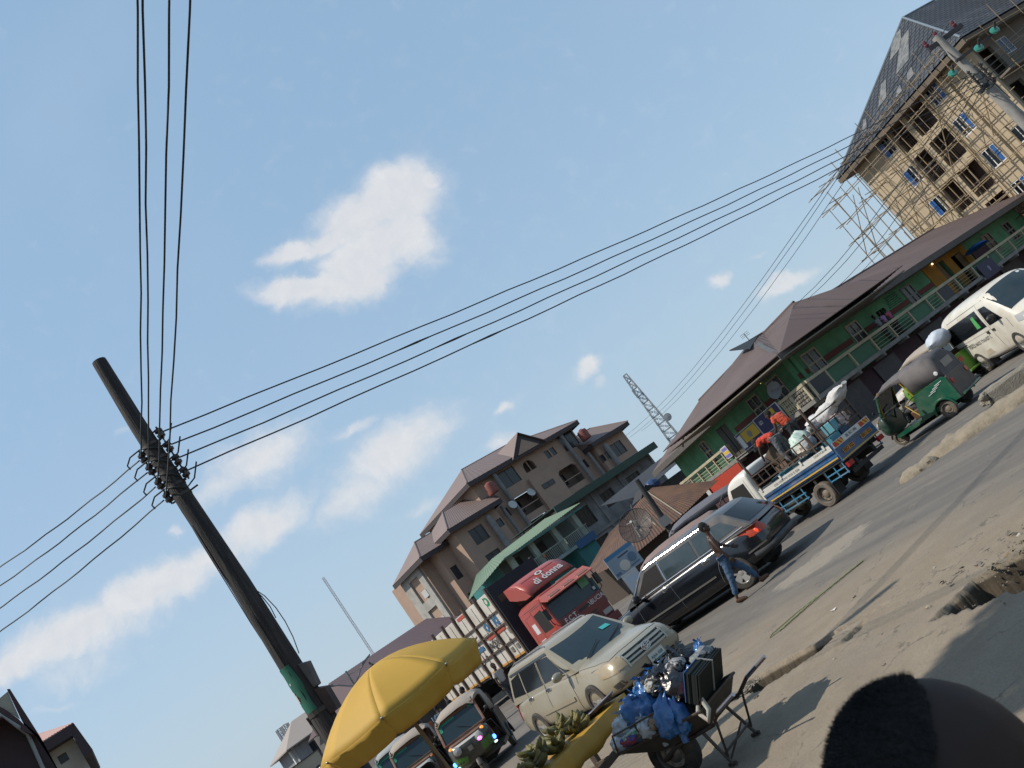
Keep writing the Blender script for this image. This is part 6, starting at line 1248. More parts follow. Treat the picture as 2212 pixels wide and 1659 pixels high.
    for x, y, h in ((.46, .8, 1.05), (.46, -.8, 1.05), (-2.3, .8, 1.1), (-2.3, -.8, 1.0), (-1.9, .82, .55), (-.6, -.8, .6)): link('rack_post', pm, t, T(x, y, 1.29) @ Matrix.Diagonal((1, 1, h, 1)))
    for y in (.83, -.83):
        for z in (1.44, 1.72): bar((.46, y, z), (-2.3, y, z+.02))
        for k in range(9): bar((.15-.3*k, y, 1.44), (.15-.3*k, y, 1.74), .026)
    for z in (1.45, 1.75, 2.0): bar((-2.32, .8, z), (-2.32, -.8, z))
    for k in range(5): bar((-2.33, .55-.28*k, 1.45), (-2.33, .55-.28*k, 1.75), .026)
    bar((.47, .8, 2.32), (.47, -.8, 2.32)); bar((.47, .8, 1.6), (.47, -.8, 1.6))
    return t
lorry()
# ---- load on the lorry: each sack and crate a thing
def blob(name, label, cat, M, r, m, seed, group=None, nz=.18, sc_=2.2, tie=None, n=(26, 18)):
    g = G(); g.ell((0, 0, 0), (1, 1, 1), n); out = []
    for x, y, z in g.v:
        d = Vector((x, y, z)); k = 1+nz*mnoise.noise(d*sc_+Vector((seed*7.3, seed*3.1, seed)))+.5*nz*mnoise.noise(d*sc_*3.1+Vector((seed, 2, seed*1.7)))
        if tie:                                  # stuffed woven sack: pillow section, flat seamed end, gathered corner ears
            e = abs(x)**4; k *= 1+.10*abs(y)*e; z *= 1-.55*e; y *= 1+.12*e; k += .035*math.sin(math.atan2(z, y)*9+seed)*abs(x)**2
        out.append((x*r[0]*k, y*r[1]*k, z*r[2]*k))
    g.v = out
    if tie: g.tube([(r[0]*.92, 0, 0), (r[0]*1.10, 0, .01), (r[0]*1.22, 0, .03)], [r[2]*.55, r[2]*.34, r[2]*.50], 10, flat=.5)
    o = g.build(name, m, None, 50); o.matrix_world = M; tag(o, label, cat, group); return o
SACK = mat('white woven sack', (.60, .59, .58), .75, col2=(.40, .38, .36), nscale=6, namt=.8, bump=.6, bscale=11); SACKG = mat('green white bag', (.50, .58, .52), .6, col2=(.05, .30, .18), nscale=7, namt=.8, thresh=(.52, .6))
GRPS = 'white sacks riding on the lorry'
for i, (x, y, z, r, rot, lab) in enumerate(((-.98, -.50, 1.74, (.34, .24, .17), 25, 'white woven sack nearest the red-shirted men, its tied end up'), (-1.42, -.42, 1.86, (.32, .27, .22), 100, 'second white sack on the lorry, round and dented'), (-1.86, -.45, 1.92, (.36, .27, .22), 15, 'white sack at the tail post of the lorry rack'), (-2.30, -.58, 2.10, (.46, .24, .19), 172, 'topmost white sack, jutting past the tail of the lorry'))):
    blob('sack', lab, 'sack', LORRY @ T(x, y, z) @ RZ(R(rot)) @ RY(R(-14 if i % 2 else 18)), r, SACK, i+3, GRPS, .16, 2.0, True)
blob('sack', 'white bag with green print slumped behind the red-shirted men', 'bag', LORRY @ T(-1.05, .1, 1.62), (.30, .34, .38), SACKG, 9, GRPS, .16, 2.2)
blob('sack', 'small grey white parcel by the middle of the rack', 'bag', LORRY @ T(-1.55, .42, 1.58), (.17, .2, .17), mat('grey cloth', (.30, .31, .33), .8), 12, GRPS)
blob('sack', 'crumpled pale cloth bundle low in the middle of the load', 'bag', LORRY @ T(-1.3, .40, 1.48), (.26, .24, .2), mat('cream cloth', (.50, .44, .36), .85, col2=(.3, .25, .2), nscale=5), 15, GRPS, .3, 3)
blob('sack', 'pinkish bundle of cloths behind the tail bars', 'bag', LORRY @ T(-2.1, -.2, 1.55), (.24, .42, .22), mat('pink cloth', (.40, .30, .29), .85, col2=(.5, .45, .42), nscale=5), 16, GRPS, .3, 3)
rn = random.Random(4); cols = ((.05, .17, .21), (.035, .10, .12), (.08, .24, .30), (.022, .035, .045), (.12, .19, .19), (.03, .06, .08))
names_ = ['teal', 'dark teal', 'light blue', 'near black', 'grey teal', 'dark blue']
pl = ['under the red-shirted man who bends', 'under the rack just behind the cab', 'by the second upright of the rack', 'by the third upright of the rack', 'by the middle uprights of the rack', 'by the fifth upright of the rack', 'by the sixth upright of the rack', 'by the seventh upright of the rack', 'by the corner post at the tail']
for k in range(9):
    c = cols[k % 6]; w = .26; o = G(); o.bx(-.13, .13, -.17, .17, 0, .24); o.bx(-.14, .14, -.18, .18, .19, .23); o = o.build('crate', mat('crate '+names_[k % 6], c, .5, col2=tuple(q*.5 for q in c), nscale=6), None, None, .012); o.matrix_world = LORRY @ T(.18-.30*k, .58, .875+(.26 if k in (1, 2, 4, 5, 7) else .14)) @ RZ(R(rn.uniform(-6, 6))) @ RX(R(rn.uniform(-3, 3))); tag(o, '%s plastic crate in the near row %s' % (names_[k % 6], pl[k]), 'crate', 'plastic crates along the near side of the lorry')
    o2 = G(); o2.bx(-.13, .13, -.17, .17, 0, .14 if k not in (1, 2, 4, 5, 7) else .26); q = o2.build('crate', mat('crate black', (.018, .02, .022), .6), None); q.matrix_world = LORRY @ T(.18-.30*k, .58, .872); tag(q, 'black crate carrying the %s crate %s' % (names_[k % 6], pl[k]), 'crate', 'plastic crates along the near side of the lorry')
for k, (x, y, c, lab) in enumerate(((-2.18, .42, (.06, .22, .28), 'light teal box behind the left tail bars'), (-2.18, -.02, (.015, .05, .10), 'dark navy box in the middle behind the tail bars'), (-2.16, .1, (.10, .30, .36), 'pale blue box lid showing over the tailgate'))):
    o = G(); o.bx(-.16, .16, -.2, .2, 0, .3); o = o.build('crate', mat('box '+lab[:9], c, .55), None, None, .012); o.matrix_world = LORRY @ T(x, y-.0, 1.0+(.30 if k == 2 else .0)+.12) @ RZ(R(4*k)); tag(o, lab, 'crate', 'boxes behind the tailgate')
    if k < 2: o = G(); o.bx(-.16, .16, -.2, .2, 0, .248); o = o.build('crate', mat('crate black', (.018, .02, .022), .6), None); o.matrix_world = LORRY @ T(x, y, .872); tag(o, 'black crate holding up the %s' % ('light teal box', 'dark navy box')[k], 'crate', 'boxes behind the tailgate')
o = G(); o.lathe([(.01, 0), (.30, 0), (.38, .25), (.40, .45), (.38, .46), (.34, .2), (.01, .1)], 18); bk = o.build('basin', mat('brown basket', (.13, .09, .06), .85, col2=(.2, .15, .1), nscale=9, bump=.4, bscale=30), None, 50); bk.matrix_world = LORRY @ T(.02, -.28, 1.55) @ RY(R(20)); tag(bk, 'round brown basket by the cab on the lorry', 'basket')
o = G(); o.bx(-.22, .22, -.35, .35, 0, .68); o = o.build('crate', mat('brown carton', (.17, .11, .07), .85, col2=(.1, .07, .05), nscale=3), None); o.matrix_world = LORRY @ T(.06, -.28, .872); tag(o, 'brown carton stack under the round basket on the lorry', 'carton')
for i, (x, y, h) in enumerate(((-.95, -.55, .72), (-1.45, -.45, .80), (-1.95, -.5, .86), (-1.05, .1, .40), (-1.5, .2, .46), (-.45, -.2, .42), (-.6, .1, .42), (-2.0, -.2, .44))):
    o = G(); o.bx(-.25, .25, -.2, .2, 0, h); o = o.build('carton', mat('load carton %d' % (i % 3), ((.13, .09, .06), (.07, .06, .06), (.18, .14, .10))[i % 3], .85, col2=(.05, .04, .035), nscale=3), None); o.matrix_world = LORRY @ T(x, y-.001*i, .872+.001*i) @ RZ(R(3*i)); tag(o, 'dark carton deep in the lorry load %s' % ('under the first white sack', 'under the second white sack', 'under the third white sack', 'under the green printed bag', 'under the grey parcel', 'at the feet of the upright red-shirted man', 'at the feet of the bending red-shirted man', 'under the pink bundle')[i], 'carton', 'cartons buried in the lorry load')
# ---------------------------------------------------------------- three-wheelers
def tricycle(label, M, body, canopy, front, lights=False, frontcol2=None, length=1.0, tail=None, curtain=True, driver=False, group='three-wheeled taxis in the road'):
    t = thing('auto_rickshaw', label, 'three-wheeler', M, group); L = length
    # floor and rear tub
    g = G(); g.bx(-1.15*L, 1.05, -.58, .58, .30, .37); g.bx(-1.15*L, -.2*L, -.6, .6, .37, .42); g.build('floor', body, t)
    for y in (1, -1):
        pl = [(-1.18*L, .32), (-.93*L, .32)]+[(-.65*L+.30*math.cos(a), .24+.30*math.sin(a)) for a in np.linspace(PI*.93, PI*.07, 9)]+[(-.32*L, .32), (.10, .30), (.06, .50), (-.06, .80), (-.16, 1.0), (-1.10*L, 1.03), (-1.18*L, .95)]
        g = G(); g.prism(pl, y*.64-.02, y*.64+.02); g.build('side_panel', body, t, bevel=.012)
        g = G(); g.tube([(-.65*L+.32*math.cos(a), y*.68, .24+.32*math.sin(a)) for a in np.linspace(PI, 0, 11)], .035, 6); g.build('mudguard', body, t, 60)
        wheel(t, -.65*L, y*.56, .235, .13, 'steel', True)
        g = G(); g.beam((.10, y*.62, .33), (1.0, y*.60, .33), .06, .09); g.build('sill', body, t)
        g = G(); g.tube([(1.02, y*.52, .95), (.80, y*.50, 1.52), (.70, y*.5, 1.6)], .022, 6); g.tube([(-.12, y*.60, 1.0), (-.02, y*.58, 1.6)], .02, 6); g.tube([(.06, y*.6, .42), (.28, y*.55, .9), (.28, -y*0, .95)], .016, 6); g.build('frame_tube', mat('yellow tube', (.38, .24, .02), .5) if body.name.startswith('keke green') else BLACK, t, 60)
    g = G(); g.bx(-1.20*L, -1.16*L, -.62, .62, .32, .98); g.build('tailboard', tail or body, t, bevel=.015)
    for y in (.5, -.5): g = G(); g.bx(-1.225*L, -1.20*L, y-.07, y+.07, .72, .86); g.build('tail_lamp', mat('red lamp', (.35, .02, .02), .2), t)
    g = G(); g.tube([(-1.28*L, -.6, .36), (-1.30*L, 0, .36), (-1.28*L, .6, .36)], .035, 7); [g.beam((-1.28*L, y, .36), (-1.1*L, y, .36), .03) for y in (-.4, .4)]; g.build('rear_bumper', body, t)
    # front cowl
    rs = [(1.02, .34, 1.02, .58, .60), (1.16, .34, 1.04, .56, .58), (1.30, .36, 1.0, .50, .52), (1.42, .42, .92, .38, .42), (1.47, .48, .80, .22, .26)]
    g = G(); g.loft([[(x, -a, zb), (x, -b, (zb+zt)/2), (x, -b*.96, zt-.06), (x, -b*.7, zt), (x, b*.7, zt), (x, b*.96, zt-.06), (x, b, (zb+zt)/2), (x, a, zb)] for x, zb, zt, a, b in rs]); cw = g.build('front_cowl', front, t); s = cw.modifiers.new('s', 'SUBSURF'); s.levels = s.render_levels = 2; applied(cw); cw.data.polygons.foreach_set('use_smooth', [True]*len(cw.data.polygons)); b = bvh_of(cw)
    for y in (1, -1):
        p, n = hit(b, y*.30, .82, 'F'); g = G(); g.lathe([(.095, -.02), (.10, .02), (.085, .03), (.001, .045)], 14, T(*p) @ RY(R(84))); g.build('headlight', mat('clear headlight', (.35, .35, .34), .15, coat=.6), t, 40)
        p, n = hit(b, y*.43, .93, 'F'); g = G(); g.ell(p+n*.005, (.03, .05, .035)); g.build('indicator', mat('orange lens lit', (.6, .2, .02), .3, emit=((1, .35, .05), 1.2)) if lights else mat('orange lens', (.5, .16, .02), .3), t, 60)
        if lights:
            p, n = hit(b, y*.53, .60, 'F'); g = G(); g.ell(p+n*.02, (.03, .045, .055)); g.build('led_lamp', mat('blue led', (.05, .2, .9), .3, emit=((.08, .28, 1), 5)), t, 60)
            p, n = hit(b, y*.50, .50, 'F'); g = G(); g.ell(p+n*.02, (.03, .05, .025)); g.build('led_lamp', mat('white led', (.6, .8, .8), .3, emit=((.7, 1, .9), 2)), t, 60)
            if y > 0: p, n = hit(b, .55, .92, 'F'); g = G(); g.ell(p+n*.03, (.03, .06, .04)); g.build('led_lamp', mat('pink led', (.8, .1, .6), .3, emit=((1, .15, .75), 4)), t, 60)
    g = G(); patch(g, b, [(-.45, .955), (.45, .955), (.44, .99), (-.44, .99)], 'F', .012, 8, 1); g.build('orange_band', frontcol2 or front, t)
    if frontcol2:
        g = G(); patch(g, b, [(-.34, .88), (.34, .88), (.34, .925), (-.34, .925)], 'F', .012, 8, 1); g.build('number_strip', mat('pale strip', (.45, .45, .43), .6), t)
        g = G(); patch(g, b, [(-.50, .44), (-.22, .44), (-.16, .62), (-.50, .70)], 'F', .006, 4, 3); patch(g, b, [(.50, .44), (.20, .44), (.26, .70), (.50, .72)], 'F', .006, 4, 3); g.build('green_panel', mat('leaf green paint', (.045, .15, .015), .4, coat=.4), t)
        p, n = hit(b, 0, .72, 'F'); g = G(); g.box(p+Vector((.01, 0, 0)), (.02, .12, .10)); g.box(p+Vector((.022, 0, 0)), (.01, .07, .03)); g.build('badge', STEEL, t)
    # windscreen: frame, glass, top strip
    x0, x1, z0, z1 = 1.06, .80, 1.02, 1.52
    P = lambda y, k, o=0: (x0+(x1-x0)*k+o, y, z0+(z1-z0)*k)
    g = G()
    for a, c in (((-.56, 0), (.56, 0)), ((-.56, 1), (.56, 1)), ((-.55, 0), (-.53, 1)), ((.55, 0), (.53, 1))): g.beam(P(*a), P(*c), .06, .06)
    g.build('windscreen_frame', frontcol2 or body, t, bevel=.01)
    g = G(); g.slab([P(-.52, .04, .01), P(.52, .04, .01), P(.51, .96, .01), P(-.51, .96, .01)], .01); ws = g.build('windscreen', GLASS2, t)
    if lights or frontcol2:
        g = G(); g.slab([P(-.51, .84, .02), P(-.05, .84, .02), P(-.05, .95, .02), P(-.5, .95, .02)], .005); g.slab([P(-.51, .6, .02), P(-.43, .6, .02), P(-.42, .84, .02), P(-.51, .84, .02)], .005); g.slab([P(.35, .86, .02), P(.5, .86, .02), P(.5, .95, .02), P(.35, .95, .02)], .005); g.build('sun_strip', mat('green sun strip', (.01, .22, .12), .4), ws)
    g = G(); g.tube([(1.08, .3, 1.0), (.98, -.1, 1.28)], .008, 4); g.build('wiper', BLACK, ws)
    # canopy
    def arch(x, w, z, zs): return [(x, -w, zs), (x, -w*.985, zs+(z-zs)*.45), (x, -w*.93, z-.10), (x, -w*.7, z-.015), (x, -w*.3, z+.02), (x, w*.3, z+.02), (x, w*.7, z-.015), (x, w*.93, z-.10), (x, w*.985, zs+(z-zs)*.45), (x, w, zs)]
    xs = [(.90, .54, 1.56, 1.50), (.62, .57, 1.66, 1.52), (.2, .60, 1.71, 1.54), (-.10, .61, 1.72, 1.50)]+([(-.16, .62, 1.72, 1.06), (-.65*L, .62, 1.71, 1.02), (-1.02*L, .61, 1.66, 1.02), (-1.17*L, .58, 1.48, .98)] if curtain else [(-.65*L, .61, 1.71, 1.5), (-1.02*L, .61, 1.68, 1.5), (-1.17*L, .58, 1.58, 1.48)])
    g = G(); rr = [arch(*q) for q in xs]
    for r_ in rr:
        for k, q in enumerate(r_): r_[k] = (q[0], q[1]+.012*math.sin(q[0]*21+k), q[2]+.012*math.sin(q[0]*17+k*2))
    g.loft(rr, None, False, False); ca = g.build('canopy', canopy, t, 50); m_ = ca.modifiers.new('s', 'SOLIDIFY'); m_.thickness = .012
    if curtain: g = G(); r_ = rr[-1]; g.add(r_, [tuple(range(len(r_)))]); bc = g.build('rear_curtain', canopy, t); g = G(); g.bx(-1.185*L, -1.172*L, -.3, .3, 1.15, 1.36); g.build('rear_window', mat('cloudy plastic', (.16, .15, .13), .3), bc)
    # seats, handlebar, front wheel
    ST = mat('brown seat', (.10, .045, .02), .6, col2=(.06, .03, .015), nscale=4)
    g = G(); g.bx(-.70*L, -.22, -.52, .52, .42, .66); g.bx(-.86*L, -.70*L, -.55, .55, .5, 1.12); g.build('rear_seat', ST, t, bevel=.03); g = G(); g.bx(.10, .46, -.28, .28, .40, .66); g.bx(.06, .12, -.28, .28, .6, .95); g.build('driver_seat', ST, t, bevel=.03)
    g = G(); g.tube([(.86, -.34, 1.02), (.9, 0, .98), (.86, .34, 1.02)], .018, 6); g.tube([(.9, 0, .98), (1.2, 0, .5)], .025, 6); g.build('handlebar', BLACK, t)
    wheel(t, 1.30, 0, .225, .11, 'steel', True); g = G(); g.tube([(1.30+.26*math.cos(a), 0, .225+.26*math.sin(a)) for a in np.linspace(.3, PI-.3, 9)], .06, 6, flat=.5); g.tube([(1.18, 0, .6), (1.3, .09, .24)], .025, 6); g.build('front_fork', BLACK, t, 60)
    for y in (1, -1): g = G(); g.tube([(.98, y*.56, 1.12), (1.05, y*.70, 1.2)], .01, 5); g.ell((1.05, y*.73, 1.22), (.02, .06, .05)); g.build('mirror', BLACK, t, 60)
    g = G(); g.bx(-1.0*L, 1.0, -.3, .3, .18, .30); g.tube([(-.65*L, -.5, .235), (-.65*L, .5, .235)], .05, 8); g.build('chassis', DARK, t)
    return t
KG = paint('keke green', (.006, .085, .05), DUST, .2, .35, .4); CANV = mat('grey canvas', (.085, .075, .078), .75, col2=(.15, .135, .13), nscale=3, namt=.7, bump=.2, bscale=20); CANT = mat('tan canvas', (.34, .29, .24), .85, col2=(.24, .2, .165), nscale=3); CANB = mat('pinkish brown canvas', (.22, .155, .14), .85, col2=(.15, .105, .095), nscale=2.5, bump=.25, bscale=9)
K1 = tricycle('dark green three-wheeler with a grey canvas top right behind the lorry', FR(8.33, 25.2, 133) @ Matrix.Scale(.95, 4), KG, CANV, mat('dark cowl', (.01, .04, .028), .4, dirt=DUST, damt=.3), tail=mat('dusty tailboard', (.13, .10, .085), .8, col2=(.2, .16, .13), nscale=3))
g = G(); [g.tube([(-.5-.1*k, .665, .78+.045*k), (-.75-.1*k, .665, .80+.045*k)], .012, 4) for k in range(4)]; g.build('script_badge', mat('silver script', (.5, .52, .5), .3, .5), K1)
g = G(); g.ell((-1.04, .63, 1.16), (.06, .012, .06), (12, 6)); g.build('round_sticker', mat('white sticker', (.6, .6, .62), .5), K1)
ORB = paint('keke orange brown', (.17, .055, .02), DUST, .35, .4, .3)
tricycle('three-wheeler facing the camera with lit blue and pink lamps under the parasol', FR(-5.76, 23.5, -86), mat('dark keke body', (.016, .02, .018), .4, dirt=DUST, damt=.3), CANT, mat('black green cowl', (.012, .016, .014), .3, coat=.5, dirt=DUST, damt=.2), True, ORB)
tricycle('second three-wheeler, behind and left of the one with lit blue lamps', FR(-8.0, 26.2, -80), mat('dark keke body', (.016, .02, .018), .4, dirt=DUST, damt=.3), CANT, mat('green black cowl', (.014, .03, .016), .3, coat=.4), False, ORB)
tricycle('third three-wheeler, grey topped, at the bottom edge left of the parasol pole', FR(-9.6, 29.6, -80), mat('dark keke body', (.016, .02, .018), .4, dirt=DUST, damt=.3), mat('pale grey canvas', (.30, .31, .31), .8, col2=(.2, .21, .21), nscale=3), mat('green black cowl', (.014, .03, .016), .3, coat=.4), False, mat('grey cowl trim', (.12, .13, .14), .5))
tricycle('leaf green three-wheeler with a red lamp half hidden behind the white van', FR(10.9, 30.0, 120), mat('leaf green body', (.10, .26, .02), .4, dirt=DUST, damt=.3), CANT, mat('leaf green body', (.10, .26, .02), .4), curtain=False)
BT = tricycle('long brown canopied three-wheeler with an orange nose behind the black car', FR(.75, 25.3, 170), mat('dark red body', (.07, .02, .016), .5, dirt=DUST, damt=.4), CANB, mat('orange cowl', (.34, .055, .015), .35, coat=.4), length=1.35, curtain=False)
g = G(); g.prism([(.86, 1.0), (1.30, .80), (1.34, 1.10), (1.18, 1.36), (.84, 1.46)], -.56, .56); cb = g.build('cardboard_cover', mat('cardboard', (.24, .165, .10), .85, col2=(.19, .13, .08), nscale=3), BT, bevel=.01)
g = G(); [g.ell((1.15+a, .566, 1.08+b_), (r1, .006, r2), (10, 6)) for a, b_, r1, r2 in ((0, 0, .06, .09), (.06, .08, .035, .04), (-.06, .09, .035, .04), (.10, -.05, .03, .05), (-.1, -.04, .03, .05))]; g.tube([(.96, .568, 1.2), (.93, .568, 1.08), (.97, .568, .98)], .012, 5); g.build('printed_mark', mat('white print', (.55, .53, .48), .7), cb)
g = G(); g.ell((1.42, .42, .86), (.12, .1, .1), (12, 8)); g.build('chrome_lamp', STEEL, BT, 60)
tricycle('grey topped three-wheeler behind the brown canopied one', FR(2.0, 28.4, 165), mat('dark keke body', (.016, .02, .018), .4, dirt=DUST, damt=.3), mat('blue grey canvas', (.115, .115, .135), .8, col2=(.08, .08, .095), nscale=3), mat('plum cowl', (.05, .015, .02), .5), length=1.3, curtain=False).scale = (1.0, 1.0, 1.13)
blob('sack', 'white sack jutting out behind the white van', 'sack', FR(11.05, 29.0, 20, 1.62), (.42, .34, .28), mat('blue white sack', (.50, .54, .60), .6, col2=(.35, .4, .46), nscale=6), 30, None, .14, 2, True)

# ---------------------------------------------------------------- red tractor unit and its caged white trailer
RT = FR(-3.64, 36.4, -52.7)
def red_lorry():
    t = thing('lorry_cab', 'red truck cab with a roof deflector lettered di donna, F.C.T. below the windscreen', 'truck', RT)
    RP = paint('truck red', (.36, .045, .03), (.22, .10, .07), .35, .38, .3, 1.2); RD = paint('truck dark red', (.16, .018, .018), (.14, .06, .045), .4, .4, .2, 1.2)
    def rg(x, zb, zt, hw, rk=0):
        h = [(x, hw, zb), (x, hw, zb+.1), (x, hw, 1.25), (x+rk, hw*.99, zt*.9), (x+rk, hw*.97, zt-.06), (x+rk, hw*.85, zt)]
        return [(x, 0, zb)]+h+[(x+rk, 0, zt)]+[(a, -b, c) for a, b, c in h[::-1]]
    g = G(); g.loft([rg(-.85, .72, 2.62, 1.16), rg(-.6, .62, 2.68, 1.19), rg(.9, .55, 2.70, 1.2), rg(1.12, .55, 2.66, 1.18, -.05), rg(1.26, .6, 1.35, 1.12), rg(1.28, .65, 1.25, 1.05)]); cab = g.build('cab', RP, t, 40, .03)
    b = bvh_of(cab)
    ws = G(); q = [(1.25, -1.08, 1.56), (1.25, 1.08, 1.56), (1.15, 1.06, 2.38), (1.15, -1.06, 2.38)]; ws.slab([(a+.03, y, z) for a, y, z in q], .03); wo = ws.build('windscreen', GLASS2, t)
    ws = G(); ws.box((1.24, .72, 2.12), (.01, .42, .34), T(.02, 0, 0) @ RY(0)); ws.build('green_cloth', mat('green cloth', (.05, .25, .09), .8, col2=(.3, .3, .25), nscale=5), wo)
    ws = G(); ws.box((1.30, .95, 1.72), (.01, .12, .12)); ws.build('windscreen_sticker', mat('pale strip', (.45, .45, .43), .6), wo)
    v = G(); v.prism([(1.16, 2.44), (1.60, 2.30), (1.62, 2.34), (1.2, 2.62)], -1.2, 1.2); vo = v.build('sun_visor', paint('visor pink red', (.48, .12, .09), (.3, .12, .09), .3, .4, .2), t)
    for y0 in (-1.0, -.25, .5): g = G(); g.beam((1.40, y0, 2.475), (1.40, y0+.55, 2.475), .05, .03); g.beam((1.52, y0, 2.42), (1.52, y0+.55, 2.42), .04, .03); g.build('marker_lamp', mat('cream lamp', (.62, .5, .34), .4), vo)
    # deflector: a hollow wind shell over the roof
    pf = [(-.72, 3.60), (-.3, 3.57), (.1, 3.45), (.45, 3.20), (.72, 2.86)]
    g = G(); rows = [[(x, y*(1.12-.10*max(0, z-3.1)), z+.03*(1-y*y)) for y in np.linspace(-1, 1, 9)] for x, z in pf]; vs = [p for r_ in rows for p in r_]; g.add(vs, [(i*9+j, i*9+j+1, (i+1)*9+j+1, (i+1)*9+j) for i in range(4) for j in range(8)])
    d = g.build('roof_deflector', RP, t, 50); s = d.modifiers.new('s', 'SOLIDIFY'); s.thickness = .05
    for y in (-1, 1):
        g = G(); g.prism([(-.74, 3.60), (-.3, 3.55), (.12, 3.42), (.48, 3.15), (.74, 2.82), (.3, 2.82), (-.35, 3.0), (-.74, 3.16)], y*1.12-.03, y*1.12+.03); g.build('deflector_cheek', RP, t, bevel=.012)
    bd = bvh_of(d)
    def on_def(s_, size, yc, zc, bold, col, nm):
        gg = G(); text_geo(gg, s_, size, IDM, 0, bold); vs = []
        for x, y, z in gg.v:
            p, n, *_ = bd.ray_cast(Vector((3, yc+x, zc+z*.8)), Vector((-1, 0, 0)))
            p = p if p is not None else Vector((.5, yc+x, zc+z)); vs.append(p+Vector((.02, 0, .02)))
        h = G(); h.add(vs, gg.f); return h.build(nm, col, t)
    WL = mat('white lettering', (.62, .58, .55), .6)
    on_def('di donna', .42, .15, 3.14, .03, WL, 'lettering')
    g = G(); [g.add([p+Vector((.02, 0, .02)) for p in [bd.ray_cast(Vector((3, .0+.17*math.cos(a)*k, 3.38+.07*math.sin(a)*k)), Vector((-1, 0, 0)))[0] for k in (.55, 1) for a in np.linspace(0, 2*PI, 15)[:-1]]], [(i, (i+1) % 14, 14+(i+1) % 14, 14+i) for i in range(14)])]; g.build('crest', WL, t)
    g = G(); [seam(g, bd, [(-.85, z), (.85, z)], 'F', .02, .004) for z in (3.42,)]; g.build('deflector_groove', mat('seam dark', (.05, .045, .04), .7), t)
    # front below the glass
    g = G(); g.bx(1.262, 1.30, -1.12, 1.12, .62, 1.52); fr = g.build('front_panel', RD, t, bevel=.015)
    F_ = lambda y, z: T(1.30, y, z) @ RZ(R(90))
    g = G(); text_geo(g, 'F.C.T.', .27, F_(-.58, 1.36), .006, .02); text_geo(g, 'ABUCIA', .24, F_(.72, 1.36) , .006, .01); g.build('lettering', WL, fr)
    for y0, y1, z in ((-.16, .38, 1.32), (-.2, .5, 1.02), (-.3, .5, .90), (-.3, .5, .80)): g = G(); g.bx(1.297, 1.312, y0, y1, z, z+.10 if z > 1.1 else z+.05); g.build('grille_slot', BLACK, fr)
    for y in (-.85, .85): g = G(); g.bx(1.29, 1.33, y-.2, y+.2, .68, .86); g.build('headlight', mat('clear headlight', (.35, .35, .34), .15, coat=.6), t)
    g = G(); g.bx(1.2, 1.42, -1.2, 1.2, .30, .60); g.build('bumper', RD, t, bevel=.03)
    for s, y in (('R', -1), ('L', 1)):
        g = G(); patch(g, b, [(.92, 1.45), (.14, 1.45), (.12, 2.20), (.78, 2.25)], s, .006, 4, 4); g.build('door_window', mat('open window gap', (.012, .010, .010), .9), t)
        g = G(); seam(g, b, [(1.06, 2.4), (.06, 2.4), (.04, 1.0), (.1, .75), (1.1, .75)], s, .018); seam(g, b, [(-.7, 2.45), (1.0, 2.47)], s, .02); seam(g, b, [(0, 2.3), (-.55, 2.25), (-.6, 1.3), (0, 1.2)], s, .014); g.build('door_seam', mat('seam dark', (.05, .045, .04), .7), t)
        if y < 0:
            g = G(); patch(g, b, [(-.08, 1.55), (-.38, 1.55), (-.38, 1.95), (-.08, 1.95)], s, .008, 2, 2); g.build('white_notice', mat('white notice', (.6, .58, .58), .6), t)
            g = G(); text_geo(g, 'KHALIFA TRANS', .13, T(.52, -1.20, 1.17), .008, .01); patch(g, b, [(-.15, .98), (-.4, .98), (-.36, 1.16), (-.2, 1.2)], s, .006, 3, 3); g.build('lettering', WL, t)
            g = G(); patch(g, b, [(.0, 1.27), (-.45, 1.25), (-.45, 1.28), (.0, 1.30)], s, .006, 3, 1); g.build('thin_stripe', WL, t)
        g = G(); g.tube([(1.1, y*1.2, 1.5), (1.25, y*1.34, 1.6), (1.25, y*1.34, 2.3), (1.1, y*1.2, 2.45)], .02, 6); g.box((1.25, y*1.36, 1.95), (.1, .2, .42)); g.build('mirror', BLACK, t)
        wheel(t, 0, y*1.02, .52, .3, 'steel', True); wheel(t, -3.4, y*.95, .52, .34, 'steel', True)
    g = G(); g.bx(-4.6, .9, -.45, .45, .55, .85); g.tube([(0, -.9, .52), (0, .9, .52)], .07, 8); g.tube([(-3.4, -.9, .52), (-3.4, .9, .52)], .07, 8); g.build('chassis', DARK, t)
    # trailer
    q = thing('cargo_trailer', 'white boxed trailer in a brown steel cage behind the red cab, blue letters', 'trailer', RT @ T(-1.5, 0, 0))
    WB = stain('dirty white panel', (.56, .53, .48), (.44, .40, .35), 1.2, .6, (.26, .2, .15), .35); NV = stain('shaded navy front', (.018, .019, .03), (.03, .03, .04), 1)
    LEN = 9.0; zt, zb = 4.02, 1.28
    g = G(); g.bx(-LEN, -.1, -1.22, 1.22, zb, zt-.02); g.build('box', WB, q, bevel=.02)
    g = G(); g.bx(-.098, .02, -1.26, 1.26, 1.0, zt+.10); fo = g.build('front_wall', NV, q)  # front face lies in shade, put into the near-black navy colour
    g = G(); g.bx(.022, .03, -1.05, -.72, 3.35, 3.62); g.bx(.022, .03, -.5, .3, 2.8, 3.1); g.build('smudged_print', mat('ochre smudge', (.10, .05, .02), .8, col2=(.03, .03, .035), nscale=5), fo)
    pm = G().bx(-.06, .06, -.10, .02, zb-.1, zt+.15).mesh('cage_post', BROWNMETAL); hm = G().bx(-LEN, -.1, -.07, 0, -.035, .035).mesh('cage_rail', BROWNMETAL)
    for k in range(8):
        for y, rz in ((-1.225, 0), (1.225, PI)): link('cage_post', pm, q, T(-.12-1.26*k, y, 0) @ RZ(rz))
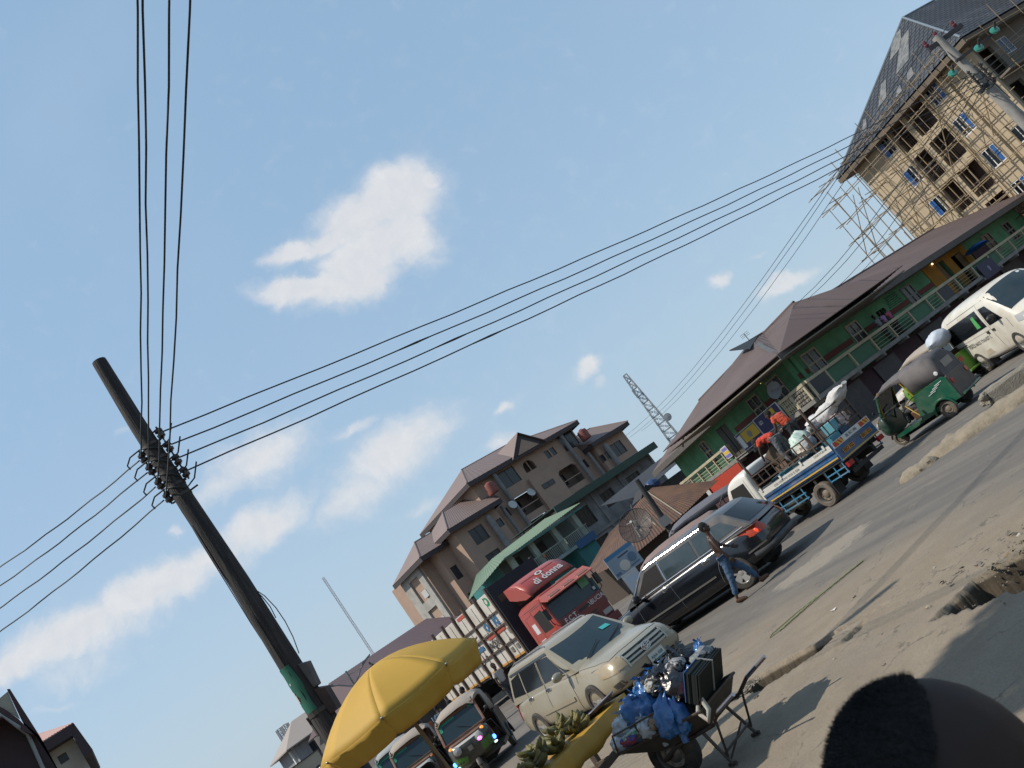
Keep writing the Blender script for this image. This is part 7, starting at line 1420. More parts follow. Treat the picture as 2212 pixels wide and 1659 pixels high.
    for z in (1.95, 2.65, 3.2):
        link('cage_rail', hm, q, T(0, -1.228, z)); link('cage_rail', hm, q, T(0, 1.3, z))
    for k in range(7):                                         # the panels between posts, each with its own seam
        g = G(); g.bx(-.22-1.26*k-1.04, -.22-1.26*k, -1.238, -1.221, 2.74, zt-.12); g.build('side_panel', WB, q)
        g = G(); g.bx(-.22-1.26*k-.55, -.22-1.26*k-.52, -1.246, -1.239, zb, zt-.1); g.bx(-.22-1.26*k-.6, -.22-1.26*k-.46, -1.25, -1.239, 1.9, 2.06); g.build('latch_rod', IRON, q)
    BL = mat('blue letters', (.03, .12, .24), .6)
    g = G(); text_geo(g, 'ki', .70, T(-.85, -1.245, 2.98), .006, .04); text_geo(g, 'ol', .70, T(-1.72, -1.245, 2.98), .006, .04); g.build('lettering', BL, q)
    g = G(); text_geo(g, 'KAOX', .42, T(-2.2, -1.245, 2.22), .006, .03); g.build('lettering', mat('charcoal letters', (.06, .055, .055), .7), q)
    g = G(); g.bx(-2.3, -.55, -1.252, -1.244, 2.46, 2.62); g.bx(-3.6, -2.75, -1.252, -1.244, 3.82, 3.96); g.build('red_band', mat('red print', (.42, .07, .04), .6), q)
    g = G(); g.bx(-5.2, -3.0, -1.252, -1.244, 2.28, 2.46); g.build('blue_band', BL, q)
    g = G(); g.lathe([(.18, 0), (.19, .01), (.1, .011), (.001, .011)], 16, T(-.62, -1.24, 3.72) @ RX(R(90))); g.build('round_logo', mat('green round print', (.02, .22, .10), .6), q)
    g = G(); g.lathe([(.10, 0), (.10, .018), (.06, .02), (.001, .02)], 14, T(-.62, -1.24, 3.72) @ RX(R(90))); g.build('logo_centre', WB, q)
    g = G(); g.bx(-LEN, -.1, -1.236, -1.223, zb+.02, zb+.10); g.build('orange_line', mat('orange line', (.5, .24, .03), .6), q)
    for x, z, s_ in ((-1.15, 1.55, .2), (-.62, 1.56, .2), (-.45, 2.2, .26), (-4.2, 1.6, .22), (-4.2, 2.0, .12)): g = G(); g.bx(x, x+s_, -1.25, -1.222, z, z+s_); g.build('vent', mat('grey vent', (.16, .15, .14), .6), q)
    g = G(); g.lathe([(.3, 0), (.32, .02), (.001, .02)], 18, T(-3.9, -1.236, 2.1) @ RX(R(90))); g.build('round_logo', mat('pale round print', (.55, .45, .42), .6), q)
    g = G(); g.bx(-LEN, .3, -.5, .5, .9, 1.24); g.bx(-LEN, 0, -1.2, 1.2, 1.2, 1.27); g.build('trailer_frame', DARK, q)
    for x in (-6.4, -7.6):
        for y in (-1.0, 1.0): wheel(q, x, y, .52, .34, 'steel', True)
    g = G(); [g.tube([(x, -.9, .52), (x, .9, .52)], .07, 8) for x in (-6.4, -7.6)]; g.bx(-7.8, -6.2, -.4, .4, .5, .92); g.build('axle', DARK, q)
    wheel(q, -2.1, -.62, .52, .3, 'steel', True, 0, 'spare_wheel'); g = G(); g.bx(-2.3, -1.9, -.5, .2, .3, .95); g.build('spare_carrier', DARK, q)
red_lorry()
# ---------------------------------------------------------------- people
SKIN = mat('dark brown skin', (.050, .024, .014), .5, col2=(.065, .032, .02), nscale=9, namt=.5); HAIR = mat('black hair', (.006, .005, .005), .9, bump=.6, bscale=90)
def skin_geo(P, E, Rd, sub=1):
    me = bpy.data.meshes.new('sk'); ks = list(P); ix = {k: i for i, k in enumerate(ks)}
    me.from_pydata([tuple(P[k]) for k in ks], [(ix[a], ix[b]) for a, b in E], []); o = bpy.data.objects.new('sk', me); COL.objects.link(o)
    o.modifiers.new('s', 'SKIN'); s = o.modifiers.new('u', 'SUBSURF'); s.levels = s.render_levels = sub
    for i, k in enumerate(ks):
        r = Rd[k]; r = r if isinstance(r, tuple) else (r, r); sv = me.skin_vertices[0].data[i]; sv.radius = r; sv.use_root = (i == 0)
    bpy.context.view_layer.update(); dg = bpy.context.evaluated_depsgraph_get(); m2 = bpy.data.meshes.new_from_object(o.evaluated_get(dg))
    V = [tuple(v.co) for v in m2.vertices]; F = [tuple(p.vertices) for p in m2.polygons]; bpy.data.objects.remove(o); return V, F
def vox(o, size, fold=0):
    """melt the pieces into one continuous skin; fold adds soft cloth creases"""
    m = o.modifiers.new('r', 'REMESH'); m.mode = 'VOXEL'; m.voxel_size = size; sm_ = o.modifiers.new('s', 'SMOOTH'); sm_.iterations = 3 if fold else 1; sm_.factor = .4
    bpy.context.view_layer.update(); applied(o); me = o.data
    if fold:
        n = len(me.vertices); co = np.empty(n*3); no = np.empty(n*3); me.vertices.foreach_get('co', co); me.vertices.foreach_get('normal', no); co = co.reshape(-1, 3); no = no.reshape(-1, 3)
        d = np.array([mnoise.noise(Vector((x*9, y*9, z*21+3*x)))+.6*mnoise.noise(Vector((x*22+5, y*22, z*34))) for x, y, z in co]); co += no*(d*fold)[:, None]; me.vertices.foreach_set('co', co.ravel())
    me.polygons.foreach_set('use_smooth', [True]*len(me.polygons)); me.update(); return o
def hand_geo(g, w, d, n, s=1.0):
    """palm with five bent fingers from wrist w along d, palm normal n"""
    w, d, n = Vector(w), Vector(d).normalized(), Vector(n).normalized(); n = (n-d*n.dot(d)).normalized(); a = d.cross(n)
    m = Matrix(((d.x, a.x, n.x, w.x+d.x*.05*s), (d.y, a.y, n.y, w.y+d.y*.05*s), (d.z, a.z, n.z, w.z+d.z*.05*s), (0, 0, 0, 1)))
    g.ell((0, 0, 0), (.055*s, .042*s, .018*s), (10, 6), m)
    for k, L in enumerate((.062, .072, .068, .052)):
        y = (-.030+.02*k)*s; g.tube([(.03*s, y, 0), (.05*s+L*.5*s, y*1.15, .006*s), (.05*s+L*.85*s, y*1.15, .026*s), (.05*s+L*.9*s, y*1.1, .045*s)], [.010*s, .0095*s, .009*s, .007*s], 6, m)
    g.tube([(-.02*s, -.03*s, 0), (.01*s, -.058*s, .012*s), (.04*s, -.062*s, .03*s)], [.012*s, .011*s, .008*s], 6, m)
STAND = dict(pel=(0, 0, .95), spi=(0, 0, 1.10), che=(0, 0, 1.28), nec=(0, 0, 1.47), hea=(.03, 0, 1.62), sL=(0, .18, 1.40), eL=(0, .24, 1.12), wL=(.05, .24, .86), sR=(0, -.18, 1.40), eR=(0, -.24, 1.12), wR=(.05, -.24, .86), hL=(0, .09, .90), kL=(.02, .10, .50), aL=(0, .10, .09), tL=(.15, .11, .04), hR=(0, -.09, .90), kR=(.02, -.10, .50), aR=(0, -.10, .09), tR=(.15, -.11, .04))
def person(label, M, pose=(), shirt=(.3, .3, .3), trous=(.05, .05, .06), shoes=(.05, .03, .02), face=(1, 0, 0), hair=True, sleeve=.55, group=None, hem=1.0, cap=None, sit=False, skin=None):
    J = {k: Vector(v) for k, v in STAND.items()}; J.update({k: Vector(v) for k, v in dict(pose).items()}); t = thing('person', label, 'person', M, group); sk = skin or SKIN
    E = [('pel', 'spi'), ('spi', 'che'), ('che', 'nec'), ('nec', 'hea')]+[e for s in 'LR' for e in (('che', 's'+s), ('s'+s, 'e'+s), ('e'+s, 'w'+s), ('pel', 'h'+s), ('h'+s, 'k'+s), ('k'+s, 'a'+s), ('a'+s, 't'+s))]
    Rb = dict(pel=(.11, .14), spi=(.10, .13), che=(.11, .15), nec=.055, hea=.06); 
    for s in 'LR': Rb.update({'s'+s: .058, 'e'+s: .040, 'w'+s: .028, 'h'+s: .085, 'k'+s: .056, 'a'+s: .036, 't'+s: .03})
    V, F = skin_geo(J, E, Rb); g = G(); g.add(V, F)
    hd = J['hea']; f = Vector(face).normalized(); up = (hd-J['nec']).normalized(); up = (up*.4+Vector((0, 0, 1))*.6).normalized(); f = (f-up*f.dot(up)).normalized(); l = up.cross(f)
    hm = Matrix(((f.x, l.x, up.x, hd.x), (f.y, l.y, up.y, hd.y), (f.z, l.z, up.z, hd.z), (0, 0, 0, 1)))
    g.ell((0, 0, .03), (.098, .076, .118), (16, 12), hm); g.ell((.05, 0, -.05), (.05, .052, .05), (10, 8), hm); g.ell((.10, 0, -.0), (.018, .016, .024), (8, 6), hm); g.ell((.085, 0, -.055), (.012, .026, .010), (8, 6), hm)
    for y in (-.078, .078): g.ell((-.005, y, .0), (.022, .010, .034), (8, 6), hm)
    for s in 'LR': d = J['w'+s]-J['e'+s]; hand_geo(g, J['w'+s], d, (0, -1 if s == 'L' else 1, .2))
    vox(g.build('body', sk, t, 70), .0085)
    e = G(); [e.ell((.088, y, .028), (.012, .014, .008), (8, 5), hm) for y in (-.032, .032)]; e.build('eyes', mat('eye white', (.35, .33, .30), .3), t, 60)
    if hair: h = G(); h.ell((-.016, 0, .05), (.098, .082, .108), (16, 10), hm, .04, 9, 2); h.build('hair', HAIR, t, 60)
    if cap: h = G(); h.ell((-.006, 0, .075), (.108, .09, .09), (14, 9), hm); h.ell((.10, 0, .065), (.07, .07, .012), (12, 5), hm); h.build('cap', mat('cap %s' % (cap,), cap, .8), t, 60)
    mid = lambda a, b, k: J[a].lerp(J[b], k)
    P = dict(che=J['che'], spi=J['spi'], hem=J['pel'].lerp(J['spi'], hem-1.0+.2), nk=J['che'].lerp(J['nec'], .72), sL=J['sL'], mL=mid('sL', 'eL', sleeve), sR=J['sR'], mR=mid('sR', 'eR', sleeve))
    V, F = skin_geo(P, [('che', 'spi'), ('spi', 'hem'), ('che', 'nk'), ('che', 'sL'), ('sL', 'mL'), ('che', 'sR'), ('sR', 'mR')], dict(che=(.135, .178), spi=(.128, .162), hem=(.145, .172), nk=.075, sL=.085, mL=.072, sR=.085, mR=.072), 2)
    g = G(); g.add(V, F); vox(g.build('shirt', mat('shirt %s' % (shirt,), shirt, .85, col2=tuple(c*.72 for c in shirt), nscale=9, namt=.6, bump=.3, bscale=18), t, 70), .013, .012)
    P = dict(pel=J['pel'].lerp(J['spi'], .15), hL=J['hL'], kL=J['kL'], aL=mid('kL', 'aL', .82), hR=J['hR'], kR=J['kR'], aR=mid('kR', 'aR', .82))
    V, F = skin_geo(P, [('pel', 'hL'), ('hL', 'kL'), ('kL', 'aL'), ('pel', 'hR'), ('hR', 'kR'), ('kR', 'aR')], dict(pel=(.135, .165), hL=.108, kL=.078, aL=.066, hR=.108, kR=.078, aR=.066), 2)
    g = G(); g.add(V, F); vox(g.build('trousers', mat('trousers %s' % (trous,), trous, .85, col2=tuple(c*.6 for c in trous), nscale=8, namt=.6, bump=.3, bscale=20), t, 70), .013, .010)
    for s in 'LR':
        g = G(); a, b = J['a'+s], J['t'+s]; g.tube([a+Vector((-.03, 0, .0)), a+Vector((0, 0, -.03)), b+Vector((0, 0, .0)), b+(b-a).normalized()*.06], [.045, .055, .045, .03], 8); g.build('shoe', mat('shoe %s' % (shoes,), shoes, .7), t, 60)
    return t
# walker crossing between the camera and the black car
person('man in a black shirt and blue jeans striding past the black car', T(1.34, 19.8, 0) @ RZ(R(-4)) @ Matrix.Scale(.975, 4), dict(pel=(-.02, 0, .93), spi=(-.02, 0, 1.09), che=(.0, 0, 1.28), nec=(.03, 0, 1.47), hea=(.05, 0, 1.62), sL=(0, .19, 1.40), sR=(.02, -.19, 1.40), eR=(.02, -.26, 1.12), wR=(.10, -.25, .88), eL=(.10, .24, 1.16), wL=(.26, .20, 1.02), hL=(-.02, .09, .89), kL=(.22, .09, .52), aL=(.34, .09, .14), tL=(.46, .09, .12), hR=(-.02, -.09, .89), kR=(-.14, -.10, .50), aR=(-.30, -.10, .10), tR=(-.16, -.11, .035)), (.018, .016, .016), (.045, .095, .17), (.10, .045, .02), sleeve=.45, hem=.85)
RS = 'men in red shirts working on the lorry'
person('man in a red shirt bending far over the load, one arm reaching down', LORRY @ T(-.30, .05, .872+.42), dict(pel=(-.10, 0, .86), spi=(.06, 0, .98), che=(.24, 0, 1.06), nec=(.42, 0, 1.08), hea=(.56, .02, 1.06), sL=(.30, .18, 1.06), eL=(.44, .24, .80), wL=(.52, .24, .54), sR=(.30, -.18, 1.06), eR=(.46, -.22, .82), wR=(.56, -.2, .60), hL=(-.12, .09, .83), kL=(-.04, .10, .46), hR=(-.12, -.09, .83), kR=(-.10, -.1, .46), aL=(-.16, .1, .09), tL=(-.01, .11, .04), aR=(-.24, -.1, .09), tR=(-.09, -.11, .04)), (.52, .05, .025), (.115, .125, .14), face=(.6, 0, -.8), group=RS, hem=.95)
person('man in an orange red shirt standing bent with his back to the street', LORRY @ T(-.78, -.25, .872+.42), dict(pel=(-.05, 0, .92), spi=(.02, 0, 1.06), che=(.12, 0, 1.22), nec=(.24, 0, 1.36), hea=(.32, .02, 1.46), sL=(.14, .19, 1.30), eL=(.22, .25, 1.04), wL=(.40, .2, .96), sR=(.14, -.19, 1.30), eR=(.24, -.24, 1.06), wR=(.42, -.18, .98), hL=(-.06, .09, .88), hR=(-.06, -.09, .88)), (.56, .075, .03), (.02, .02, .024), face=(.8, 0, -.5), group=RS, hem=.95)
SITJ = dict(pel=(0, 0, .12), spi=(-.06, 0, .28), che=(-.10, 0, .46), nec=(-.08, 0, .64), hea=(-.04, 0, .78), sL=(-.08, .18, .57), eL=(.10, .24, .36), wL=(.34, .18, .36), sR=(-.08, -.18, .57), eR=(.10, -.24, .36), wR=(.34, -.18, .38), hL=(0, .09, .10), kL=(.42, .11, .14), aL=(.52, .11, -.24), tL=(.66, .11, -.28), hR=(0, -.09, .10), kR=(.42, -.11, .14), aR=(.52, -.11, -.24), tR=(.66, -.11, -.28))
person('driver in a pale blue shirt inside the black car, arm on the open window', FR(.645, 22.5, 148) @ T(.30, .46, .54), dict(SITJ, eL=(.12, .30, .40), wL=(.36, .36, .48)), (.20, .24, .42), sit=True)
person('driver of the dark green three-wheeler in a dark shirt', FR(8.33, 25.2, 133) @ T(.21, 0, .57), SITJ, (.03, .028, .03), sit=True)
BP_ = 'people leaning on the green balcony rail'
person('person in a grey top at the balcony rail, leftmost of the three', GR @ T(9.2, .42, 2.5) @ RZ(R(-90)), {}, (.22, .23, .25), group=BP_); person('person in a lilac top at the balcony rail, middle of the three', GR @ T(9.9, .45, 2.5) @ RZ(R(-90)), {}, (.36, .20, .38), group=BP_); person('person in a pink and red top at the balcony rail, rightmost of the three', GR @ T(10.5, .42, 2.5) @ RZ(R(-90)), {}, (.42, .10, .16), group=BP_)
person('vendor in dark clothes raising one hand under the yellow parasol', T(-2.95, 9.72, 0) @ RZ(R(10)), dict(sR=(.02, -.19, 1.40), eR=(.14, -.24, 1.62), wR=(.16, -.22, 1.84), hea=(.0, 0, 1.56), nec=(0, 0, 1.44)), (.03, .022, .02), sleeve=.5)
ST_ = 'people on foot behind the parasol'
for i, (x, y, rz, c, lab) in enumerate(((-6.9, 27.6, 60, (.25, .30, .33), 'person in a blue grey top behind the lit three-wheeler'), (-7.6, 33, 200, (.16, .05, .08), 'person in a maroon top further back behind the three-wheelers'), (-9.5, 36, 120, (.08, .13, .18), 'person in dark blue at the far left of the stalls'), (-6.6, 34.6, -40, (.45, .42, .38), 'person in a pale top among the stalls'))): person(lab, T(x, y, 0) @ RZ(R(rz)), {}, c, group=ST_)
# onlooker close to the camera: only the crown of his head is in the picture
def onlooker():
    g = G(); g.bx(-.45, .45, -.35, .35, 0, .265); st = g.build('concrete_block', CONC, None, None, .02); st.matrix_world = T(.06, .92, 0); tag(st, 'concrete block the near onlooker stands on, below the picture', 'block')
    t = person('dark head of an onlooker close to the camera at the bottom right corner', T(.058, .92, .265) @ RZ(R(6)), dict(hea=(.03, 0, 1.60)), (.05, .05, .06), face=(1, 0, -.12), hair=False, skin=mat('very dark skin', (.036, .024, .021), .6, spec=.2, col2=(.045, .028, .023), nscale=9))
    hm = Matrix(((1, 0, .0, .03), (0, 1, 0, 0), (0, 0, 1, 1.60), (0, 0, 0, 1)))
    # close-cropped hair as a cap with a hairline and a rough pile of short strands
    g = G(); n, m = 120, 60; vs = []; ok = []
    for i in range(m+1):
        ph = PI/2-PI*.62*i/m
        for j in range(n):
            a = 2*PI*j/n; d = Vector((math.cos(ph)*math.cos(a), math.cos(ph)*math.sin(a), math.sin(ph))); vs.append((d.x*.103, d.y*.081, .03+d.z*.1225)); ok.append(d.x < -.58+1.15*d.z+.04*mnoise.noise(d*9))
    f = [(i*n+j, i*n+(j+1) % n, (i+1)*n+(j+1) % n, (i+1)*n+j) for i in range(m) for j in range(n)]; f = [q for q in f if all(ok[k] for k in q)]
    used = sorted({k for q in f for k in q}); rm = {k: i for i, k in enumerate(used)}; g.add([vs[k] for k in used], [tuple(rm[k] for k in q) for q in f], hm); hr = g.build('hair', HAIR, t, 60); s = hr.modifiers.new('s', 'SOLIDIFY'); s.thickness = .004
    rnd = random.Random(3); g = G()
    for q in f:
        for _ in range(3):
            w = [rnd.random() for _ in range(4)]; sw = sum(w); p = sum((hm @ Vector(vs[k])*(w[i]/sw) for i, k in enumerate(q)), Vector()); nn = (p-hm @ Vector((0, 0, .03))).normalized(); e = p+nn*rnd.uniform(.002, .0045)+Vector((rnd.uniform(-.004, .004), rnd.uniform(-.004, .004), rnd.uniform(-.003, .003)))
            b = nn.orthogonal().normalized()*.0006; g.add([p-b, p+b, e], [(0, 1, 2)])
    st = g.build('hair_strands', HAIR, hr); st['kind'] = 'stuff'
onlooker()
# ---------------------------------------------------------------- parasol, plantain table, wheelbarrow, litter
UMB = T(-2.76, 9.5, 0)
def parasol():
    t = thing('parasol', 'big yellow market parasol with drooping valance flaps in front of the timber pole', 'parasol', UMB @ T(0, 0, 2.02) @ RY(R(-3)) @ RX(R(2)) @ T(0, 0, -2.02))
    Y1 = mat('yellow parasol cloth', (.50, .30, .035), .7, col2=(.44, .26, .03), nscale=2.5, namt=.5, bump=.15, bscale=5, trans=0); b = Y1.node_tree.nodes['Principled BSDF']
    tr = Y1.node_tree.nodes.new('ShaderNodeBsdfTranslucent'); tr.inputs[0].default_value = (.62, .34, .03, 1); mx = Y1.node_tree.nodes.new('ShaderNodeMixShader'); mx.inputs[0].default_value = .05
    ou = Y1.node_tree.nodes['Material Output']; Y1.node_tree.links.new(b.outputs[0], mx.inputs[1]); Y1.node_tree.links.new(tr.outputs[0], mx.inputs[2]); Y1.node_tree.links.new(mx.outputs[0], ou.inputs[0])
    N = 8; Rr, zt, ze = .98, 2.79, 2.35
    rib = lambda k, s: (Rr*s*math.cos(2*PI*k/N+.08), Rr*s*math.sin(2*PI*k/N+.08), zt-(zt-ze)*(s**1.9))
    for k in range(N):                                      # one gore at a time, sagging between ribs
        g = G(); vs = []; n, m = 10, 8
        for i in range(n+1):
            s = i/n; a, c = Vector(rib(k, s)), Vector(rib(k+1, s))
            for j in range(m+1):
                q = j/m; p = a.lerp(c, q); d = 4*q*(1-q)*s; p.z -= .018*d*s; p.z += .012*math.sin(7*s+k*2.1)*d*.4; vs.append(p)
        g.add(vs, [(i*(m+1)+j, (i+1)*(m+1)+j, (i+1)*(m+1)+j+1, i*(m+1)+j+1) for i in range(n) for j in range(m)]); o = g.build('canopy_panel', Y1, t, 60); s_ = o.modifiers.new('s', 'SOLIDIFY'); s_.thickness = .003
        g = G(); vs = []; a, c = Vector(rib(k, 1)), Vector(rib(k+1, 1)); rd = ((a+c)/2); rd.z = 0; rd.normalize(); h = .21
        for j in range(m*2+1):
            q = j/(m*2); p = a.lerp(c, .012+.976*q); p.z -= .018*4*q*(1-q); cor = min(1, min(q, 1-q)/.10); hh = h*(.70+.30*math.sqrt(cor))
            for i in range(5):
                w = i/4; vs.append(p+Vector((0, 0, -hh*w))+rd*(-.10*w+.02*math.sin(q*9+k*1.7)*w+.012*w*math.sin(q*23+k)))
        g.add(vs, [(j*5+i, (j+1)*5+i, (j+1)*5+i+1, j*5+i+1) for j in range(m*2) for i in range(4)]); o = g.build('valance_flap', Y1, t, 60); s_ = o.modifiers.new('s', 'SOLIDIFY'); s_.thickness = .003
        r_ = G(); r_.tube([Vector(rib(k, s))+Vector((0, 0, -.012)) for s in np.linspace(0, 1, 8)], .006, 5); r_.tube([(0, 0, 2.30), Vector(rib(k, .55))+Vector((0, 0, -.015))], .006, 5); r_.ell(Vector(rib(k, 1))+Vector((0, 0, .0)), (.016, .016, .012), (6, 5)); r_.build('rib', STEEL, t)
    g = G(); g.tube([(0, 0, 0), (0, 0, 2.76)], .022, 8); g.build('pole', mat('worn tan pole', (.20, .14, .07), .7), t); g = G(); g.ell((0, 0, 2.79), (.03, .03, .025)); g.tube([(0, 0, 2.79), (0, 0, 2.84)], .01, 5); g.build('finial', BLACK, t); g = G(); g.lathe([(.22, 0), (.22, .06), (.06, .1), (.05, .4), (.03, .4)], 14); g.build('base', CONC, t)
parasol()
TB = FR(-2.0, 10.75, 62)
def table():
    t = thing('market_table', 'rough trestle table with a yellow cloth-covered edge holding plantains', 'table', FR(-1.98, 10.85, 58))
    YC = mat('yellow oilcloth', (.46, .255, .02), .45, col2=(.40, .20, .02), nscale=4, namt=.6, dirt=(.25, .15, .05), damt=.4); TIM = mat('grey timber', (.10, .075, .058), .9, col2=(.17, .13, .10), nscale=4, namt=.7, stretch=(6, 6, 1), bump=.4)
    g = G(); vs = []; n = 16
    for i in range(n+1):
        x = -1.0+2.0*i/n
        for y, z in ((-.42, .70+.02*math.sin(i*1.3)), (-.42, .80), (-.40, .92), (.38, .92), (.40, .78+.02*math.sin(i*1.9))): vs.append((x, y+.008*math.sin(i*2.1+z*9), z))
    g.add(vs, [(i*5+j, (i+1)*5+j, (i+1)*5+j+1, i*5+j+1) for i in range(n) for j in range(4)]); o = g.build('cloth', YC, t, 45); s_ = o.modifiers.new('s', 'SOLIDIFY'); s_.thickness = .012
    g = G(); g.bx(-.98, .98, -.38, .37, .86, .905); g.build('top', TIM, t)
    for x in (-.8, .78):
        for y, d in ((-.34, -.10), (.32, .10)): g = G(); g.beam((x, y, .88), (x+.08*(1 if x > 0 else -1), y+d, 0), .075); g.build('leg', TIM, t)
        g = G(); g.beam((x, -.36, .42), (x, .34, .42), .07, .05); g.build('cross_rail', TIM, t)
    g = G(); g.beam((-.8, 0, .40), (.8, 0, .44), .06, .08); g.build('stretcher', TIM, t)
    return t
table(); TM = FR(-1.98, 10.85, 58)
PLm = [mat('plantain %d' % i, c, .6, col2=c2, nscale=9, namt=.8, thresh=(.45, .65)) for i, (c, c2) in enumerate((((.155, .13, .025), (.05, .038, .014)), ((.11, .10, .022), (.035, .028, .012)), ((.20, .16, .035), (.07, .05, .02))))]
def plantain_mesh(seed):
    r = random.Random(seed); L = .20; P = [(0, 0, 0)]; k = 7; L = .165; pts = [Vector((L*(i/k)*math.cos(.8*i/k), 0, L*.45*(i/k)**2)) for i in range(k+1)]; g = G(); g.tube(pts, [.012, .024, .030, .031, .030, .027, .019, .009], 7); return g.mesh('plantain', PLm[seed % 3], 50)
PM = [plantain_mesh(i) for i in range(6)]; rn = random.Random(9); bn = ['at the outer end of the table', 'second from the outer end', 'near the middle of the heap', 'just past the middle of the heap', 'fifth along the heap', 'sixth along the heap', 'beside the tray', 'on top of the heap towards the near end', 'on top of the heap towards the tray']
for k in range(9):
    x, y, z = (-.80+.22*k, -.02+.09*(-1)**k, .93) if k < 7 else (-.35+.55*(k-7), .02, 1.02)
    b = thing('plantain_bunch', 'bunch of green brown plantains %s' % bn[k], 'plantains', TM @ T(x, y, z) @ RZ(rn.uniform(0, 6)), 'plantain bunches on the yellow table'); b.scale = (1.2, 1.2, 1.15)
    s = G(); s.ell((0, 0, .03), (.06, .05, .045), (8, 6), None, .2, 4, k); s.build('stalk', PLm[1], b)
    for j in range(11):
        a = 2*PI*j/11; link('plantain', PM[rn.randrange(6)], b, T(.015*math.cos(a), .015*math.sin(a), .03+.03*(j % 3)) @ RZ(a+rn.uniform(-.2, .2)) @ RY(rn.uniform(-.15, .28)) @ RX(rn.uniform(-.35, .35)) @ Matrix.Scale(rn.uniform(.85, 1.1), 4))
o = G(); o.lathe([(.001, 0), (.22, 0), (.26, .035), (.265, .03), (.22, -.012), (.001, -.012)], 20); o = o.build('tray', mat('grey metal tray', (.20, .19, .23), .4, .6, col2=(.1, .09, .1), nscale=8), None, 50); o.matrix_world = TM @ T(.80, -.12, .95) @ RX(R(-8)); tag(o, 'round grey metal tray at the far corner of the yellow table', 'tray')
g = blob('plastic_bag', 'clear plastic bag at the near corner of the yellow table', 'plastic bag', TM @ T(-.88, -.25, .97), (.10, .08, .05), mat('clear plastic film', (.42, .46, .50), .2, col2=(.25, .3, .36), nscale=12, bump=.6, bscale=18, spec=.8), 51, None, .5, 4)
o = G(); o.lathe([(.15, 0), (.18, .02), (.18, .40), (.165, .42), (.15, .40), (.15, .02)], 16); o = o.build('bucket', mat('dark grey tub', (.035, .032, .036), .6, col2=(.07, .06, .06), nscale=5), None, 40); o.matrix_world = T(-1.72, 10.45, 0); tag(o, 'dark grey tub on the ground under the plantain table', 'tub')

BW = FR(-.93, 10.34, 142)       # x runs from the handles to the wheel, origin under the wheel
def barrow():
    t = thing('wheelbarrow', 'dark wheelbarrow on a car wheel with two chromed handles, heaped with blue bags', 'wheelbarrow', BW)
    TR = mat('dark tray steel', (.045, .043, .036), .6, .2, col2=(.11, .085, .06), nscale=4, namt=.8); TU = mat('brown tube', (.055, .042, .036), .5, .4, col2=(.12, .08, .06), nscale=7)
    wheel(t, 0, 0, .285, .19, 'steel')
    # tray
    rg = lambda z, x0, x1, w0, w1: [(x0, -w0, z), (x1, -w1, z), (x1, w1, z), (x0, w0, z)]
    g = G(); g.loft([rg(.40, -.80, -.05, .24, .20), rg(.60, -.94, .30, .38, .36)], None, False); g.add(rg(.40, -.80, -.05, .24, .20), [(0, 1, 2, 3)]); o = g.build('tray', TR, t); s_ = o.modifiers.new('s', 'SOLIDIFY'); s_.thickness = .006
    g = G(); q = rg(.605, -.95, .31, .385, .365); g.tube(q+[q[0]], .014, 6); g.build('tray_rim', TU, t)
    c = [(-.5, -.40, .61), (-.5, -.42, .80), (.20, -.40, .80), (.28, -.38, .61)]
    for y in (1, -1): g = G(); g.tube([(x, y*.40, z) for x, _, z in c], .011, 6); g.tube([(-.15, y*.40, .61), (-.15, y*.41, .80)], .011, 6); g.build('side_hoop', TU, t)
    for y in (1, -1):
        g = G(); g.tube([(.05, y*.14, .285), (-.25, y*.20, .37), (-.9, y*.30, .42), (-1.08, y*.34, .52)], .020, 8); g.build('frame_tube', TU, t); g = G(); g.tube([(-1.08, y*.34, .52), (-1.38, y*.38, .60)], .022, 8); g.build('handle', mat('worn chrome tube', (.45, .40, .42), .25, .9), t)
        g = G(); g.tube([(-.70, y*.26, .40), (-.80, y*.28, .02)], .018, 7); g.tube([(-.95, y*.30, .43), (-.80, y*.28, .10)], .014, 6); g.tube([(-.84, y*.28, .02), (-.74, y*.27, .02)], .02, 6); g.build('leg', TU, t)
    g = G(); g.tube([(-.80, -.28, .14), (-.80, .28, .14)], .013, 6); g.tube([(0, -.15, .285), (0, .15, .285)], .022, 8); g.tube([(-.76, -.27, .2), (-.78, .27, .05)], .012, 6); g.build('brace', TU, t)
    g = G(); g.tube([(.25, -.30, .45), (.02, -.22, .30), (-.10, -.2, .36)], .022, 7); g.build('front_stay', mat('pale stay', (.28, .25, .20), .6), t)
barrow()
BLUE = mat('blue plastic bag', (.018, .10, .30), .28, col2=(.05, .20, .46), nscale=9, namt=.8, bump=.9, bscale=14, spec=.7); BLKB = mat('black plastic bag', (.008, .008, .010), .25, bump=.9, bscale=14, spec=.7); CLR = mat('clear plastic film', (.42, .46, .50), .2, col2=(.25, .3, .36), nscale=12, bump=.6, bscale=18, spec=.8)
BGR = 'plastic bags heaped on the wheelbarrow'; rn = random.Random(21)
